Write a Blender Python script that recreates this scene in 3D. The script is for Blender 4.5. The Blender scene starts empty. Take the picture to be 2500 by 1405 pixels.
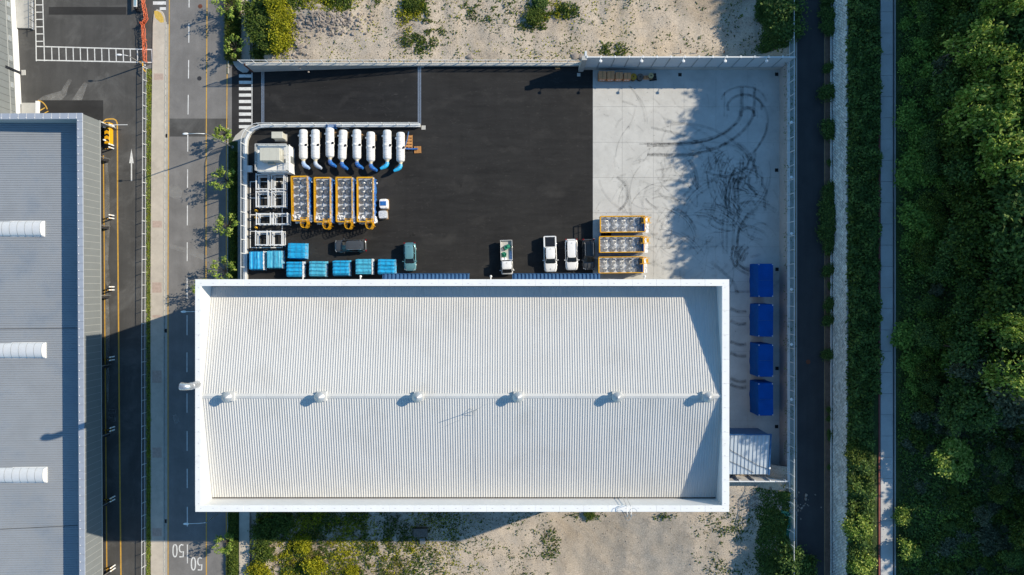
import bpy, math, random
import numpy as np
from mathutils import Vector, Matrix
from mathutils import noise as mnoise

SC = bpy.context.scene
COL = SC.collection
H, S, CX, CY = 106.5, 16.0, 1250.0, 702.5      # camera height (m), pixels per metre at z=0, nadir pixel
ZS = -2.8                                      # street level; the factory yard is z = 0
PI = math.pi

# ---------------------------------------------------------------- camera, sky, sun, exposure
cam_d = bpy.data.cameras.new('camera')
cam = bpy.data.objects.new('camera', cam_d)
COL.objects.link(cam)
cam.location = (0, 0, H)
cam.rotation_euler = (0, 0, 0)
cam_d.sensor_width = 36.0
cam_d.lens = 36.0 * (S * H) / 2500.0
cam_d.clip_start = 1.0
cam_d.clip_end = 3000.0
SC.camera = cam

SUN_ELEV = math.radians(32.3)
SUN_DIR = Vector((0.944 * math.cos(SUN_ELEV), 0.33 * math.cos(SUN_ELEV), math.sin(SUN_ELEV))).normalized()
world = bpy.data.worlds.new('World')
SC.world = world
world.use_nodes = True
wn = world.node_tree
bg = wn.nodes['Background']
sky = wn.nodes.new('ShaderNodeTexSky')
sky.sky_type = 'NISHITA'
sky.sun_disc = False
sky.sun_elevation = SUN_ELEV
sky.sun_rotation = math.atan2(0.944, 0.33)
sky.air_density = 1.0
sky.dust_density = 0.1
sky.ozone_density = 3.0
tint = wn.nodes.new('ShaderNodeMix'); tint.data_type = 'RGBA'; tint.blend_type = 'MULTIPLY'
tint.inputs[0].default_value = 1.0
tint.inputs[7].default_value = (0.70, 0.96, 0.99, 1)     # the clear, cold blue of this morning's sky
wn.links.new(sky.outputs[0], tint.inputs[6])
wn.links.new(tint.outputs[2], bg.inputs[0])
bg.inputs[1].default_value = 0.15
sun_d = bpy.data.lights.new('sun', 'SUN')
sun_d.energy = 5.0
sun_d.angle = math.radians(0.5)
sun_d.color = (1.0, 0.885, 0.70)
sun = bpy.data.objects.new('sun', sun_d)
COL.objects.link(sun)
sun.location = (60, 20, 90)
sun.rotation_euler = SUN_DIR.to_track_quat('Z', 'Y').to_euler()
SC.view_settings.view_transform = 'Standard'
SC.view_settings.look = 'None'
SC.view_settings.exposure = 0.29
SC.view_settings.gamma = 1.0
SC.view_settings.use_curve_mapping = False
SC.cycles.max_bounces = 6
SC.cycles.diffuse_bounces = 3
SC.cycles.glossy_bounces = 2
SC.cycles.transparent_max_bounces = 12

# ---------------------------------------------------------------- helpers
def P(px, py, z=0.0):
    """Ground-plan point that stands at height z where the photograph shows pixel px, py."""
    k = (H - z) / H
    return Vector(((px - CX) / S * k, -(py - CY) / S * k, z))

ORG = {}

def prop(o, label=None, cat=None, group=None, kind=None):
    if label: o['label'] = label
    if cat: o['category'] = cat
    if group: o['group'] = group
    if kind: o['kind'] = kind
    return o

def thing(name, label, cat, loc=(0, 0, 0), group=None, kind=None):
    o = bpy.data.objects.new(name, None)
    o.empty_display_size = 0.3
    COL.objects.link(o)
    o.location = loc
    ORG[o.name] = Vector(loc)
    return prop(o, label, cat, group, kind)

def structure(name, loc=(0, 0, 0)):
    o = bpy.data.objects.new(name, None)
    COL.objects.link(o)
    o.location = loc
    ORG[o.name] = Vector(loc)
    o['kind'] = 'structure'
    return o

def dup(root, loc=None, rotz=None, label=None, group=None, scale=None):
    r = root.copy(); COL.objects.link(r)
    if loc is not None: r.location = loc
    if rotz is not None: r.rotation_euler = (0, 0, rotz)
    if scale is not None: r.scale = scale if hasattr(scale, '__len__') else (scale,) * 3
    if label: r['label'] = label
    if group: r['group'] = group
    for ch in root.children:
        c = ch.copy(); COL.objects.link(c); c.parent = r
        for g in ch.children:
            d = g.copy(); COL.objects.link(d); d.parent = c
    return r

def org_of(o):
    v = Vector((0, 0, 0))
    while o is not None:
        v += ORG.get(o.name, Vector((0, 0, 0)))
        o = o.parent
    return v

def link(name, me, parent=None, mat=None):
    o = bpy.data.objects.new(name, me)
    COL.objects.link(o)
    if parent is not None: o.parent = parent
    if mat is not None:
        me.materials.clear(); me.materials.append(mat)
    return o

class MB:
    """Collects shapes, then links them as one mesh object."""
    def __init__(s):
        s.v = []; s.f = []
    def add(s, vs, fs):
        n = len(s.v)
        s.v.extend([tuple(a) for a in vs])
        s.f.extend([tuple(i + n for i in f) for f in fs])
        return s
    def box(s, x0, x1, y0, y1, z0, z1):
        if x0 > x1: x0, x1 = x1, x0
        if y0 > y1: y0, y1 = y1, y0
        if z0 > z1: z0, z1 = z1, z0
        return s.add([(x0,y0,z0),(x1,y0,z0),(x1,y1,z0),(x0,y1,z0),(x0,y0,z1),(x1,y0,z1),(x1,y1,z1),(x0,y1,z1)],
              [(3,2,1,0),(4,5,6,7),(0,1,5,4),(1,2,6,5),(2,3,7,6),(3,0,4,7)])
    def cbox(s, x0, x1, y0, y1, z0, z1, b=0.03):
        """box with a bevelled top edge"""
        if x0 > x1: x0, x1 = x1, x0
        if y0 > y1: y0, y1 = y1, y0
        return s.add([(x0,y0,z0),(x1,y0,z0),(x1,y1,z0),(x0,y1,z0),
               (x0,y0,z1-b),(x1,y0,z1-b),(x1,y1,z1-b),(x0,y1,z1-b),
               (x0+b,y0+b,z1),(x1-b,y0+b,z1),(x1-b,y1-b,z1),(x0+b,y1-b,z1)],
              [(3,2,1,0),(0,1,5,4),(1,2,6,5),(2,3,7,6),(3,0,4,7),(4,5,9,8),(5,6,10,9),(6,7,11,10),(7,4,8,11),(8,9,10,11)])
    def bar(s, p, q, w, h=None):
        """rectangular bar from p to q"""
        p = Vector(p); q = Vector(q); h = w if h is None else h
        d = (q - p).normalized()
        up = Vector((0, 0, 1)) if abs(d.z) < 0.95 else Vector((0, 1, 0))
        a = d.cross(up).normalized() * (w / 2); b = a.cross(d).normalized() * (h / 2)
        vs = [p - a - b, p + a - b, p + a + b, p - a + b, q - a - b, q + a - b, q + a + b, q - a + b]
        return s.add(vs, [(3,2,1,0),(4,5,6,7),(0,1,5,4),(1,2,6,5),(2,3,7,6),(3,0,4,7)])
    def tube(s, pts, r, n=8, cap=True):
        pts = [Vector(p) for p in pts]; rings = []
        rs = r if hasattr(r, '__len__') else [r] * len(pts)
        ref = None
        vs = []
        for i, p in enumerate(pts):
            d = (pts[min(i + 1, len(pts) - 1)] - pts[max(i - 1, 0)]).normalized()
            if ref is None:
                up = Vector((0, 0, 1)) if abs(d.z) < 0.9 else Vector((1, 0, 0))
            else: up = ref
            a = d.cross(up).normalized(); b = a.cross(d).normalized(); ref = b
            for j in range(n):
                t = 2 * PI * j / n
                vs.append(p + (a * math.cos(t) + b * math.sin(t)) * rs[i])
        fs = []
        for i in range(len(pts) - 1):
            for j in range(n):
                fs.append((i*n+j, i*n+(j+1) % n, (i+1)*n+(j+1) % n, (i+1)*n+j))
        if cap:
            fs.append(tuple(range(n))[::-1]); fs.append(tuple((len(pts)-1)*n + j for j in range(n)))
        return s.add(vs, fs)
    def lathe(s, prof, n=20, at=(0, 0, 0), axis='z'):
        """prof = [(r, h), ...] turned about an axis through at"""
        vs = []; fs = []
        for r, h in prof:
            for j in range(n):
                t = 2 * PI * j / n
                c, sn = r * math.cos(t), r * math.sin(t)
                p = (c, sn, h) if axis == 'z' else ((c, h, sn) if axis == 'y' else (h, c, sn))
                vs.append((p[0] + at[0], p[1] + at[1], p[2] + at[2]))
        for i in range(len(prof) - 1):
            for j in range(n):
                fs.append((i*n+j, i*n+(j+1) % n, (i+1)*n+(j+1) % n, (i+1)*n+j))
        fs.append(tuple(range(n))[::-1]); fs.append(tuple((len(prof)-1)*n + j for j in range(n)))
        return s.add(vs, fs)
    def poly(s, pts):
        return s.add(pts, [tuple(range(len(pts)))])
    def prism(s, pts, z0, z1):
        """plan polygon (counter-clockwise) lifted from z0 to z1"""
        n = len(pts)
        vs = [(p[0], p[1], z0) for p in pts] + [(p[0], p[1], z1) for p in pts]
        fs = [tuple(range(n))[::-1], tuple(range(n, 2 * n))] + [(i, (i+1) % n, n+(i+1) % n, n+i) for i in range(n)]
        return s.add(vs, fs)
    def ribbon(s, pts, w, z=None):
        pts = [Vector(p) for p in pts]; vs = []
        for i, p in enumerate(pts):
            d = pts[min(i+1, len(pts)-1)] - pts[max(i-1, 0)]
            n = Vector((-d.y, d.x, 0)).normalized() * (w / 2)
            vs += [p + n, p - n]
        return s.add(vs, [(2*i+1, 2*i+3, 2*i+2, 2*i) for i in range(len(pts) - 1)])
    def mesh(s, name, org=Vector((0, 0, 0))):
        me = bpy.data.meshes.new(name)
        if org.length > 0:
            vs = [(a[0]-org[0], a[1]-org[1], a[2]-org[2]) for a in s.v]
        else: vs = s.v
        me.from_pydata(vs, [], s.f)
        me.update()
        return me
    def build(s, name, mat, parent=None, smooth=False, angle=None):
        me = s.mesh(name, org_of(parent))
        if smooth:
            me.polygons.foreach_set('use_smooth', [True] * len(me.polygons))
            if angle: me.set_sharp_from_angle(angle=math.radians(angle))
        return link(name, me, parent, mat)

def pw(pts, z):
    return [P(a, b, z) for a, b in pts]

# ---------------------------------------------------------------- materials
class NT:
    def __init__(s, name):
        s.m = bpy.data.materials.new(name); s.m.use_nodes = True
        s.t = s.m.node_tree; s.b = s.t.nodes['Principled BSDF']; s.out = s.t.nodes['Material Output']
        s.pos = None
    def n(s, typ, **kw):
        nd = s.t.nodes.new(typ)
        for k, v in kw.items(): setattr(nd, k, v)
        return nd
    def l(s, a, b): s.t.links.new(a, b)
    def coord(s, obj=False, sc=(1, 1, 1)):
        if obj: src = s.n('ShaderNodeTexCoord').outputs['Object']
        else: src = s.n('ShaderNodeNewGeometry').outputs['Position']
        if sc == (1, 1, 1): return src
        mp = s.n('ShaderNodeMapping'); mp.inputs['Scale'].default_value = sc
        s.l(src, mp.inputs[0]); return mp.outputs[0]
    def noise(s, scale, detail=4, rough=0.55, vec=None, dist=0.0):
        nd = s.n('ShaderNodeTexNoise'); nd.inputs['Scale'].default_value = scale
        nd.inputs['Detail'].default_value = detail; nd.inputs['Roughness'].default_value = rough
        nd.inputs['Distortion'].default_value = dist
        s.l(vec if vec is not None else s.coord(), nd.inputs['Vector'])
        return nd.outputs['Fac']
    def ramp(s, fac, stops):
        r = s.n('ShaderNodeValToRGB'); e = r.color_ramp.elements
        while len(e) < len(stops): e.new(0.5)
        for i, (p, c) in enumerate(stops):
            e[i].position = p
            e[i].color = (c, c, c, 1) if not hasattr(c, '__len__') else (*c[:3], 1)
        s.l(fac, r.inputs[0]); return r.outputs[0]
    def mix(s, fac, a, b, mode='MIX'):
        m = s.n('ShaderNodeMix', data_type='RGBA', blend_type=mode)
        for k, v in ((0, fac), (6, a), (7, b)):
            if hasattr(v, 'node'): s.l(v, m.inputs[k])
            elif hasattr(v, '__len__'): m.inputs[k].default_value = (*v[:3], 1)
            else: m.inputs[k].default_value = v if k == 0 else (v, v, v, 1)
        return m.outputs[2]
    def math(s, op, a, b=0.0):
        m = s.n('ShaderNodeMath', operation=op)
        for i, v in enumerate((a, b)):
            if hasattr(v, 'node'): s.l(v, m.inputs[i])
            else: m.inputs[i].default_value = v
        return m.outputs[0]
    def bump(s, fac, strength=0.3, dist=0.02):
        b = s.n('ShaderNodeBump'); b.inputs['Strength'].default_value = strength
        b.inputs['Distance'].default_value = dist
        s.l(fac, b.inputs['Height']); s.l(b.outputs[0], s.b.inputs['Normal'])
    def col(s, c):
        if hasattr(c, 'node'): s.l(c, s.b.inputs['Base Color'])
        else: s.b.inputs['Base Color'].default_value = (*c[:3], 1)
    def done(s, rough=0.7, metal=0.0, spec=0.4):
        s.b.inputs['Roughness'].default_value = rough
        s.b.inputs['Metallic'].default_value = metal
        s.b.inputs['Specular IOR Level'].default_value = spec
        return s.m

def mat(name, c, var=0.12, scale=2.0, rough=0.6, metal=0.0, spec=0.4, obj=False, fine=18.0, bump=0.0, dirt=None, island=0.0):
    """painted or plain surface with soft blotches, grain and optional dirt"""
    t = NT(name)
    v = t.coord(obj)
    f = t.noise(scale, 4, 0.6, v)
    lo = tuple(max(0, x * (1 - var)) for x in c); hi = tuple(min(1, x * (1 + var * 0.6)) for x in c)
    cc = t.ramp(f, [(0.3, lo), (0.7, hi)])
    g = t.noise(fine, 3, 0.6, v)
    cc = t.mix(0.5 * var, cc, t.ramp(g, [(0.35, 0.25), (0.65, 1.0)]), 'MULTIPLY')
    if dirt:
        d = t.noise(dirt[1], 6, 0.65, v)
        cc = t.mix(t.ramp(d, [(dirt[2], 0.0), (min(1, dirt[2] + 0.18), 1.0)]), cc, dirt[0])
    if island:
        rp = t.n('ShaderNodeNewGeometry').outputs['Random Per Island']
        cc = t.mix(1.0, cc, t.ramp(rp, [(0, 1 - island), (1, 1.0)]), 'MULTIPLY')
    t.col(cc)
    if bump: t.bump(g, bump, 0.02)
    return t.done(rough, metal, spec)

def foliage(name, c1, c2, c3, trans=0.25):
    t = NT(name)
    rp = t.n('ShaderNodeNewGeometry').outputs['Random Per Island']
    cc = t.ramp(rp, [(0.0, c1), (0.55, c2), (1.0, c3)])
    f = t.noise(0.45, 3, 0.6)
    cc = t.mix(0.6, cc, t.ramp(f, [(0.3, 0.6), (0.7, 1.0)]), 'MULTIPLY')
    t.col(cc)
    m = t.done(0.65, 0, 0.25)
    tr = t.n('ShaderNodeBsdfTranslucent'); t.l(cc, tr.inputs['Color'])
    mx = t.n('ShaderNodeMixShader'); mx.inputs[0].default_value = trans
    t.l(t.b.outputs[0], mx.inputs[1]); t.l(tr.outputs[0], mx.inputs[2]); t.l(mx.outputs[0], t.out.inputs['Surface'])
    return m

def film(name, c, alpha, rough=0.2):
    """thin plastic sheet: part see-through, part glossy white"""
    t = NT(name)
    v = t.coord(True)
    f = t.noise(1.6, 5, 0.6, v, 1.2)
    t.col(c); t.bump(f, 0.6, 0.15); t.done(rough, 0, 0.6)
    tr = t.n('ShaderNodeBsdfTransparent'); mx = t.n('ShaderNodeMixShader')
    t.l(t.ramp(f, [(0.35, max(0, alpha - 0.25)), (0.7, min(1, alpha + 0.3))]), mx.inputs[0])
    t.l(tr.outputs[0], mx.inputs[1]); t.l(t.b.outputs[0], mx.inputs[2]); t.l(mx.outputs[0], t.out.inputs['Surface'])
    return t.m

M = {}
def _yard():
    t = NT('new_asphalt')
    streak = t.noise(0.5, 6, 0.65, t.coord(sc=(0.35, 2.2, 1)))
    pat = t.noise(0.12, 5, 0.6)
    lane = t.noise(0.5, 5, 0.6, t.coord(sc=(1.8, 0.12, 1)))
    c = t.ramp(streak, [(0.35, (.0168, .0166, .0172)), (0.62, (.0262, .0258, .0262))])
    c = t.mix(t.ramp(pat, [(0.42, 0.0), (0.7, 0.5)]), c, (.038, .037, .0368))
    c = t.mix(t.ramp(lane, [(0.5, 0.0), (0.8, 0.35)]), c, (.012, .0115, .012))
    sc = t.noise(1.3, 8, 0.75, t.coord(sc=(0.5, 1.4, 1)), 2.2)
    c = t.mix(t.ramp(sc, [(0.57, 0.0), (0.70, 0.55)]), c, (.085, .08, .075))
    wv = t.n('ShaderNodeTexWave', wave_type='RINGS'); wv.inputs['Scale'].default_value = .05; wv.inputs['Distortion'].default_value = 9.0
    wv.inputs['Detail'].default_value = 5; wv.inputs['Detail Scale'].default_value = 1.6
    t.l(t.coord(), wv.inputs['Vector'])
    msk = t.math('MULTIPLY', t.ramp(wv.outputs['Fac'], [(.84, 0.0), (.99, .35)]), t.ramp(t.noise(.22, 4, .6), [(.45, 0.0), (.7, 1.0)]))
    c = t.mix(msk, c, (.075, .071, .068))
    oil = t.noise(.55, 3, .5)
    c = t.mix(t.ramp(oil, [(.70, 0.0), (.76, .7)]), c, (.009, .0088, .009))
    g = t.noise(22, 2, 0.7)
    c = t.mix(0.5, c, t.ramp(g, [(0.3, 0.5), (0.7, 1.0)]), 'MULTIPLY')
    t.col(c); t.bump(g, 0.25, 0.01)
    return t.done(0.82, 0, 0.25)
M['yard'] = _yard()
def _asph(name, c, dust, dustc, along=(2.0, .12, 1), th=0.5, dark=0.6):
    t = NT(name)
    f = t.noise(0.35, 6, 0.62)
    lo = tuple(x * 0.8 for x in c); hi = tuple(x * 1.12 for x in c)
    cc = t.ramp(f, [(0.3, lo), (0.7, hi)])
    lane = t.noise(0.42, 4, 0.6, t.coord(sc=along))
    cc = t.mix(t.ramp(lane, [(0.42, 0.0), (0.75, dark)]), cc, tuple(x * 0.62 for x in c))
    d = t.noise(0.16, 8, 0.68, None, 0.8)
    cc = t.mix(t.ramp(d, [(th, 0.0), (th + 0.2, dust)]), cc, dustc)
    g = t.noise(14, 3, 0.7)
    cc = t.mix(0.55, cc, t.ramp(g, [(0.28, 0.45), (0.7, 1.0)]), 'MULTIPLY')
    t.col(cc); t.bump(g, 0.25, 0.01)
    return t.done(0.85, 0, 0.25)
M['street'] = _asph('street_asphalt', (.23, .222, .215), 0.35, (.31, .30, .29), th=0.56, dark=0.35)
M['lot'] = _asph('lot_asphalt', (.095, .093, .09), 0.5, (.20, .198, .192), th=0.5)
M['lane'] = _asph('lane_asphalt', (.060, .062, .066), 0.3, (.09, .09, .093), th=0.56)
M['patch'] = _asph('fresh_patch', (.04, .039, .039), 0.25, (.08, .08, .08), along=(.3, 2, 1))
M['entry'] = _asph('entry_asphalt', (.036, .035, .036), 0.3, (.07, .068, .066))
def _conc(name, c, spots=True, stain=0.4, sc=0.35):
    t = NT(name)
    f = t.noise(sc, 7, 0.62)
    cc = t.ramp(f, [(0.3, tuple(x * .84 for x in c)), (0.7, tuple(min(1, x * 1.08) for x in c))])
    d = t.noise(0.9, 8, 0.7, None, 0.5)
    cc = t.mix(t.ramp(d, [(0.55, 0.0), (0.78, stain)]), cc, tuple(x * 0.6 for x in c))
    g = t.noise(16, 3, 0.65)
    cc = t.mix(0.28, cc, t.ramp(g, [(0.3, 0.5), (0.65, 1.0)]), 'MULTIPLY')
    if spots:
        s2 = t.noise(2.6, 2, 0.5)
        cc = t.mix(t.ramp(s2, [(0.7, 0.0), (0.74, 0.65)]), cc, (.2, .2, .19))
    t.col(cc); t.bump(g, 0.15, 0.01)
    return t.done(0.8, 0, 0.3)
M['slab'] = _conc('yard_concrete', (.56, .555, .53))
M['conc'] = _conc('wall_concrete', (.50, .49, .46), False, 0.35)
M['dark_conc'] = _conc('weathered_concrete', (.42, .42, .42), False, 0.5)
M['path_conc'] = _conc('path_concrete', (.52, .52, .51), False, 0.5)
M['walk'] = _conc('sidewalk_paver', (.55, .49, .41), False, 0.5, 0.6)
M['kerb'] = _conc('kerb_granite', (.42, .405, .37), False, 0.3, 1.0)
M['joint'] = mat('joint', (.26, .26, .25), .2)
def _dirt():
    t = NT('dirt')
    f = t.noise(0.08, 8, 0.62, None, 0.6)
    c = t.ramp(f, [(0.28, (.35, .275, .195)), (0.42, (.49, .415, .33)), (0.55, (.565, .485, .395)), (0.68, (.585, .475, .35)), (0.8, (.55, .475, .385))])
    d = t.noise(0.7, 7, 0.7, None, 0.8)
    c = t.mix(t.ramp(d, [(0.5, 0.0), (0.75, 0.6)]), c, (.25, .225, .195))
    st = t.noise(0.35, 6, 0.65, t.coord(sc=(0.5, 2.4, 1)), 1.5)
    c = t.mix(t.ramp(st, [(0.55, 0.0), (0.8, 0.45)]), c, (.50, .44, .37))
    g = t.noise(6, 5, 0.75)
    c = t.mix(0.75, c, t.ramp(g, [(0.3, 0.42), (0.62, 1.05)]), 'MULTIPLY')
    t.col(c); t.bump(g, 0.7, 0.10)
    return t.done(0.95, 0, 0.1)
M['dirt'] = _dirt()
def _soil():
    t = NT('hill_soil')
    f = t.noise(0.25, 7, 0.65, None, 0.5)
    c = t.ramp(f, [(0.3, (.035, .065, .022)), (0.55, (.065, .095, .035)), (0.75, (.15, .145, .10))])
    g = t.noise(5, 5, 0.7)
    c = t.mix(0.8, c, t.ramp(g, [(0.3, 0.35), (0.65, 1.0)]), 'MULTIPLY')
    t.col(c); t.bump(g, 0.8, 0.12)
    return t.done(0.95, 0, 0.1)
M['soil'] = _soil()
M['lane_line'] = mat('lane_line', (.34, .22, .09), .3, 2, .8)
M['white'] = mat('white_paint_metal', (.80, .80, .79), .05, 0.4, .5, dirt=((.62, .61, .58), 0.5, .62))
M['white_rail'] = mat('white_rail', (.70, .715, .72), .05, 2, .45)
M['road_white'] = mat('road_white', (.72, .72, .70), .18, 3, .7, dirt=((.35, .35, .34), 1.3, .58))
M['road_yellow'] = mat('road_yellow', (.62, .36, .06), .2, 3, .7, dirt=((.36, .25, .10), 1.0, .58))
M['roof'] = mat('roof_sheet', (.575, .572, .56), .03, 0.25, .5, 0.0, .15, dirt=((.515, .51, .495), 0.15, .52))
M['parapet'] = mat('parapet_panel', (.72, .72, .71), .04, 0.5, .55)
M['bwall'] = mat('factory_wall', (.19, .205, .22), .05, 0.6, .5)
M['gutter'] = mat('gutter', (.07, .055, .045), .3, 2, .8)
M['steel'] = mat('galvanised_steel', (.55, .56, .57), .15, 4, .35, .8)
M['grey_roof'] = mat('grey_roof_sheet', (.285, .305, .33), .08, 0.3, .45, 0, .45, dirt=((.22, .25, .29), 0.15, .5))
M['grey_cop'] = mat('grey_coping', (.33, .365, .43), .06, 1, .4, 0.0, .5)
M['grey_panel'] = mat('grey_wall_panel', (.19, .205, .21), .05, 0.6, .5)
M['pale_joint'] = mat('pale_joint', (.40, .41, .40), .05)
M['black'] = mat('black_paint', (.012, .012, .013), .3, 3, .5)
M['dark'] = mat('dark_grey', (.035, .035, .04), .3, 3, .6)
M['skylight'] = mat('skylight_acrylic', (.60, .62, .64), .06, 1, .3, 0, .4)
M['glass'] = mat('dark_glass', (.006, .008, .009), .2, 2, .06, 0, .8)
M['yellow'] = mat('yellow_paint', (.78, .40, .012), .12, 3, .42, dirt=((.55, .27, .02), 2.0, .62))
M['blue_film'] = mat('blue_wrap', (.03, .16, .50), .35, 3, .28, 0, .6, True)
M['cyan_tarp'] = mat('cyan_tarpaulin', (.018, .38, .72), .22, 1.2, .42, 0, .5, True)
M['navy_tarp'] = mat('navy_tarpaulin', (.001, .07, .33), .15, 0.9, .62, 0, .12)
M['blue_sheet'] = mat('blue_canopy', (.045, .12, .26), .12, 1, .4)
M['blue_trim'] = mat('blue_trim', (.03, .10, .24), .1, 1, .4)
M['tank'] = mat('white_vessel', (.74, .74, .74), .10, 1.6, .35, 0, .5, True, dirt=((.50, .44, .36), 1.1, .60))
M['rust'] = mat('rusty_steel', (.16, .055, .03), .4, 6, .85)
M['wood'] = mat('pallet_wood', (.42, .25, .11), .3, 4, .8, island=.35)
M['orange_wood'] = mat('orange_board', (.62, .30, .10), .2, 3, .75, island=.3)
M['old_wood'] = mat('weathered_wood', (.20, .165, .14), .3, 4, .85, island=.35)
M['carton'] = mat('carton', (.50, .215, .095), .2, 3, .8)
M['carton_top'] = mat('carton_top', (.66, .32, .15), .15, 3, .8)
M['film'] = film('clear_film', (.74, .77, .82), .10, .12)
M['film_white'] = film('white_film', (.80, .82, .86), .78)
M['deck'] = mat('cooler_deck', (.56, .59, .63), .1, 2, .4)
M['fan'] = mat('fan_grille', (.20, .21, .225), .2, 6, .5)
M['tyre'] = mat('tyre_rubber', (.012, .012, .012), .2, 5, .85)
M['rim'] = mat('wheel_rim', (.45, .46, .47), .1, 5, .3, .8)
M['car_white'] = mat('car_white', (.80, .81, .82), .02, 1, .18, 0, .6)
M['car_black'] = mat('car_black', (.012, .013, .015), .1, 1, .12, 0, .7)
M['car_grey'] = mat('car_graphite', (.07, .076, .084), .1, 1, .2, .1, .7)
M['car_teal'] = mat('car_teal', (.13, .30, .35), .06, 1, .25, .2, .6)
M['lamp_red'] = mat('lamp_red', (.20, .006, .008), .1, 3, .2)
M['lamp_clear'] = mat('lamp_clear', (.55, .57, .6), .1, 5, .1, .2)
M['bark'] = mat('bark', (.13, .105, .08), .3, 5, .9)
M['rock'] = mat('rubble_rock', (.40, .345, .30), .25, 1.5, .9, bump=.3, island=.5)
M['pebble'] = mat('pebbles', (.54, .47, .38), .2, 1.5, .9, island=.75)
M['block'] = mat('wall_block', (.74, .75, .73), .15, 0.6, .9, bump=.3, island=.42)
M['rblock'] = mat('retaining_block', (.46, .41, .385), .12, 0.6, .85, bump=.2)
M['green_net'] = mat('green_net', (.02, .16, .11), .2, 2, .7)
M['orange_net'] = mat('orange_barrier', (.72, .17, .07), .2, 3, .6)
M['beige'] = mat('beige_cabinet', (.53, .52, .45), .06, 2, .5)
M['brown_strip'] = mat('brown_kerb', (.17, .115, .085), .3, 2, .85)
M['red_strip'] = mat('red_paver', (.28, .09, .075), .25, 3, .85)
M['sound_panel'] = mat('sound_panel', (.60, .635, .66), .05, .6, .5)
M['net_wire'] = mat('fence_wire', (.36, .39, .40), .05, 2, .5)
M['green_wire'] = mat('green_wire', (.18, .26, .22), .1, 2, .5)
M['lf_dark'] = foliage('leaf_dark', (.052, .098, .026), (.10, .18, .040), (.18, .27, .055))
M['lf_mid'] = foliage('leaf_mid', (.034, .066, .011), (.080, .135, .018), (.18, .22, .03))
M['lf_bright'] = foliage('leaf_bright', (.09, .17, .02), (.24, .36, .045), (.52, .58, .14))  # sun highlights on lit crowns are put into these leaf colours
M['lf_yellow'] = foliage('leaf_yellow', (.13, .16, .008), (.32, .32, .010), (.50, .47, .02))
M['lf_dry'] = foliage('leaf_dry', (.15, .11, .06), (.30, .225, .12), (.46, .37, .21))
M['lf_grey'] = foliage('leaf_greygreen', (.06, .085, .045), (.12, .145, .08), (.21, .225, .14))

M['steel_frame'] = mat('frame_steel', (.68, .70, .72), .12, 3, .45, .0)

M['annex'] = mat('annex_sheet', (.47, .53, .59), .03, 1, .45, 0, .3)
M['lf_grass'] = foliage('leaf_grass', (.11, .20, .035), (.21, .36, .06), (.36, .50, .09))

M['vent'] = mat('ventilator_metal', (.42, .43, .44), .12, 3, .35, .35)

# ================================================================ SETTING
rnd = random.Random(7)
def nz(x, y, s, seed=0.0):
    return mnoise.noise(Vector((x * s + seed, y * s - seed * 0.7, seed)))

# ---- the broad ground, out to the horizon
MB().add([(-1500,-1500,-3.2),(1500,-1500,-3.2),(1500,1500,-3.2),(-1500,1500,-3.2)], [(0,1,2,3)]).build('ground', M['dirt'])['kind'] = 'structure'

def grid(name, x0, x1, y0, y1, step, hf, m, smooth=True):
    nx = int(round((x1 - x0) / step)) + 1; ny = int(round((y1 - y0) / step)) + 1
    xs = np.linspace(x0, x1, nx); ys = np.linspace(y0, y1, ny)
    vs = [(float(x), float(y), hf(float(x), float(y))) for y in ys for x in xs]
    fs = [(j*nx+i, j*nx+i+1, (j+1)*nx+i+1, (j+1)*nx+i) for j in range(ny-1) for i in range(nx-1)]
    mb = MB(); mb.v = vs; mb.f = fs
    o = mb.build(name, m, None, smooth); o['kind'] = 'structure'
    return o

def sstep(a, b, x):
    t = max(0.0, min(1.0, (x - a) / (b - a))); return t * t * (3 - 2 * t)

def h_north(x, y):
    base = -2.75 + 3.0 * sstep(-40.8, -36.5, x) + 3.0 * sstep(37.6, 40.9, x)
    edge = sstep(34.0, 36.0, y)
    rough = 0.40 * nz(x, y, 0.12, 3) + 0.26 * nz(x, y, 0.42, 5) + 0.13 * nz(x, y, 1.1, 9)
    heap = 0.9 * math.exp(-(((x + 30.0) / 4.0) ** 2 + ((y - 41.2) / 1.5) ** 2))
    return base + rough * edge * 0.9 + heap

def h_south(x, y):
    base = -2.85 + 3.4 * sstep(10.0, 34.0, x) + 2.7 * sstep(36.6, 40.8, x)
    rough = 0.26 * nz(x, y, 0.12, 13) + 0.16 * nz(x, y, 0.42, 15) + 0.09 * nz(x, y, 1.1, 19)
    heap = .5 * math.exp(-(((x - 34.5) / 4.5) ** 2 + ((y + 30.3) / 1.6) ** 2))
    return base + rough * sstep(-41.0, -38.5, x) + heap
grid('north_ground', -41.0, 41.0, 34.0, 84.0, 0.5, h_north, M['dirt'])
grid('north_ground_edge', 10.6, 41.0, 33.3, 34.0, 0.35, lambda x, y: h_north(x, 34.0), M['dirt'])
grid('south_ground', -39.6, 41.0, -78.0, -26.5, 0.5, h_south, M['dirt'])

Z_TOP = 7.7
def hill_rise(y): return 0.33 + 0.17 * sstep(-22, 8, y)
def h_hill(x, y):
    d = max(0.0, x - 54.2)
    dd = min(d, 40) + max(0, min(d - 40, 60)) * 0.3
    return Z_TOP + dd * hill_rise(y) + (0.7 * nz(x, y, 0.13, 23) + 0.25 * nz(x, y, 0.5, 29)) * min(1, d / 2)
grid('hillside', 54.2, 160.0, -110.0, 120.0, 1.0, h_hill, M['soil'])
grid('bank_top', 47.6, 52.15, -110.0, 120.0, 0.75, lambda x, y: Z_TOP + 0.06 * nz(x, y, 0.5, 31), M['soil'])

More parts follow.
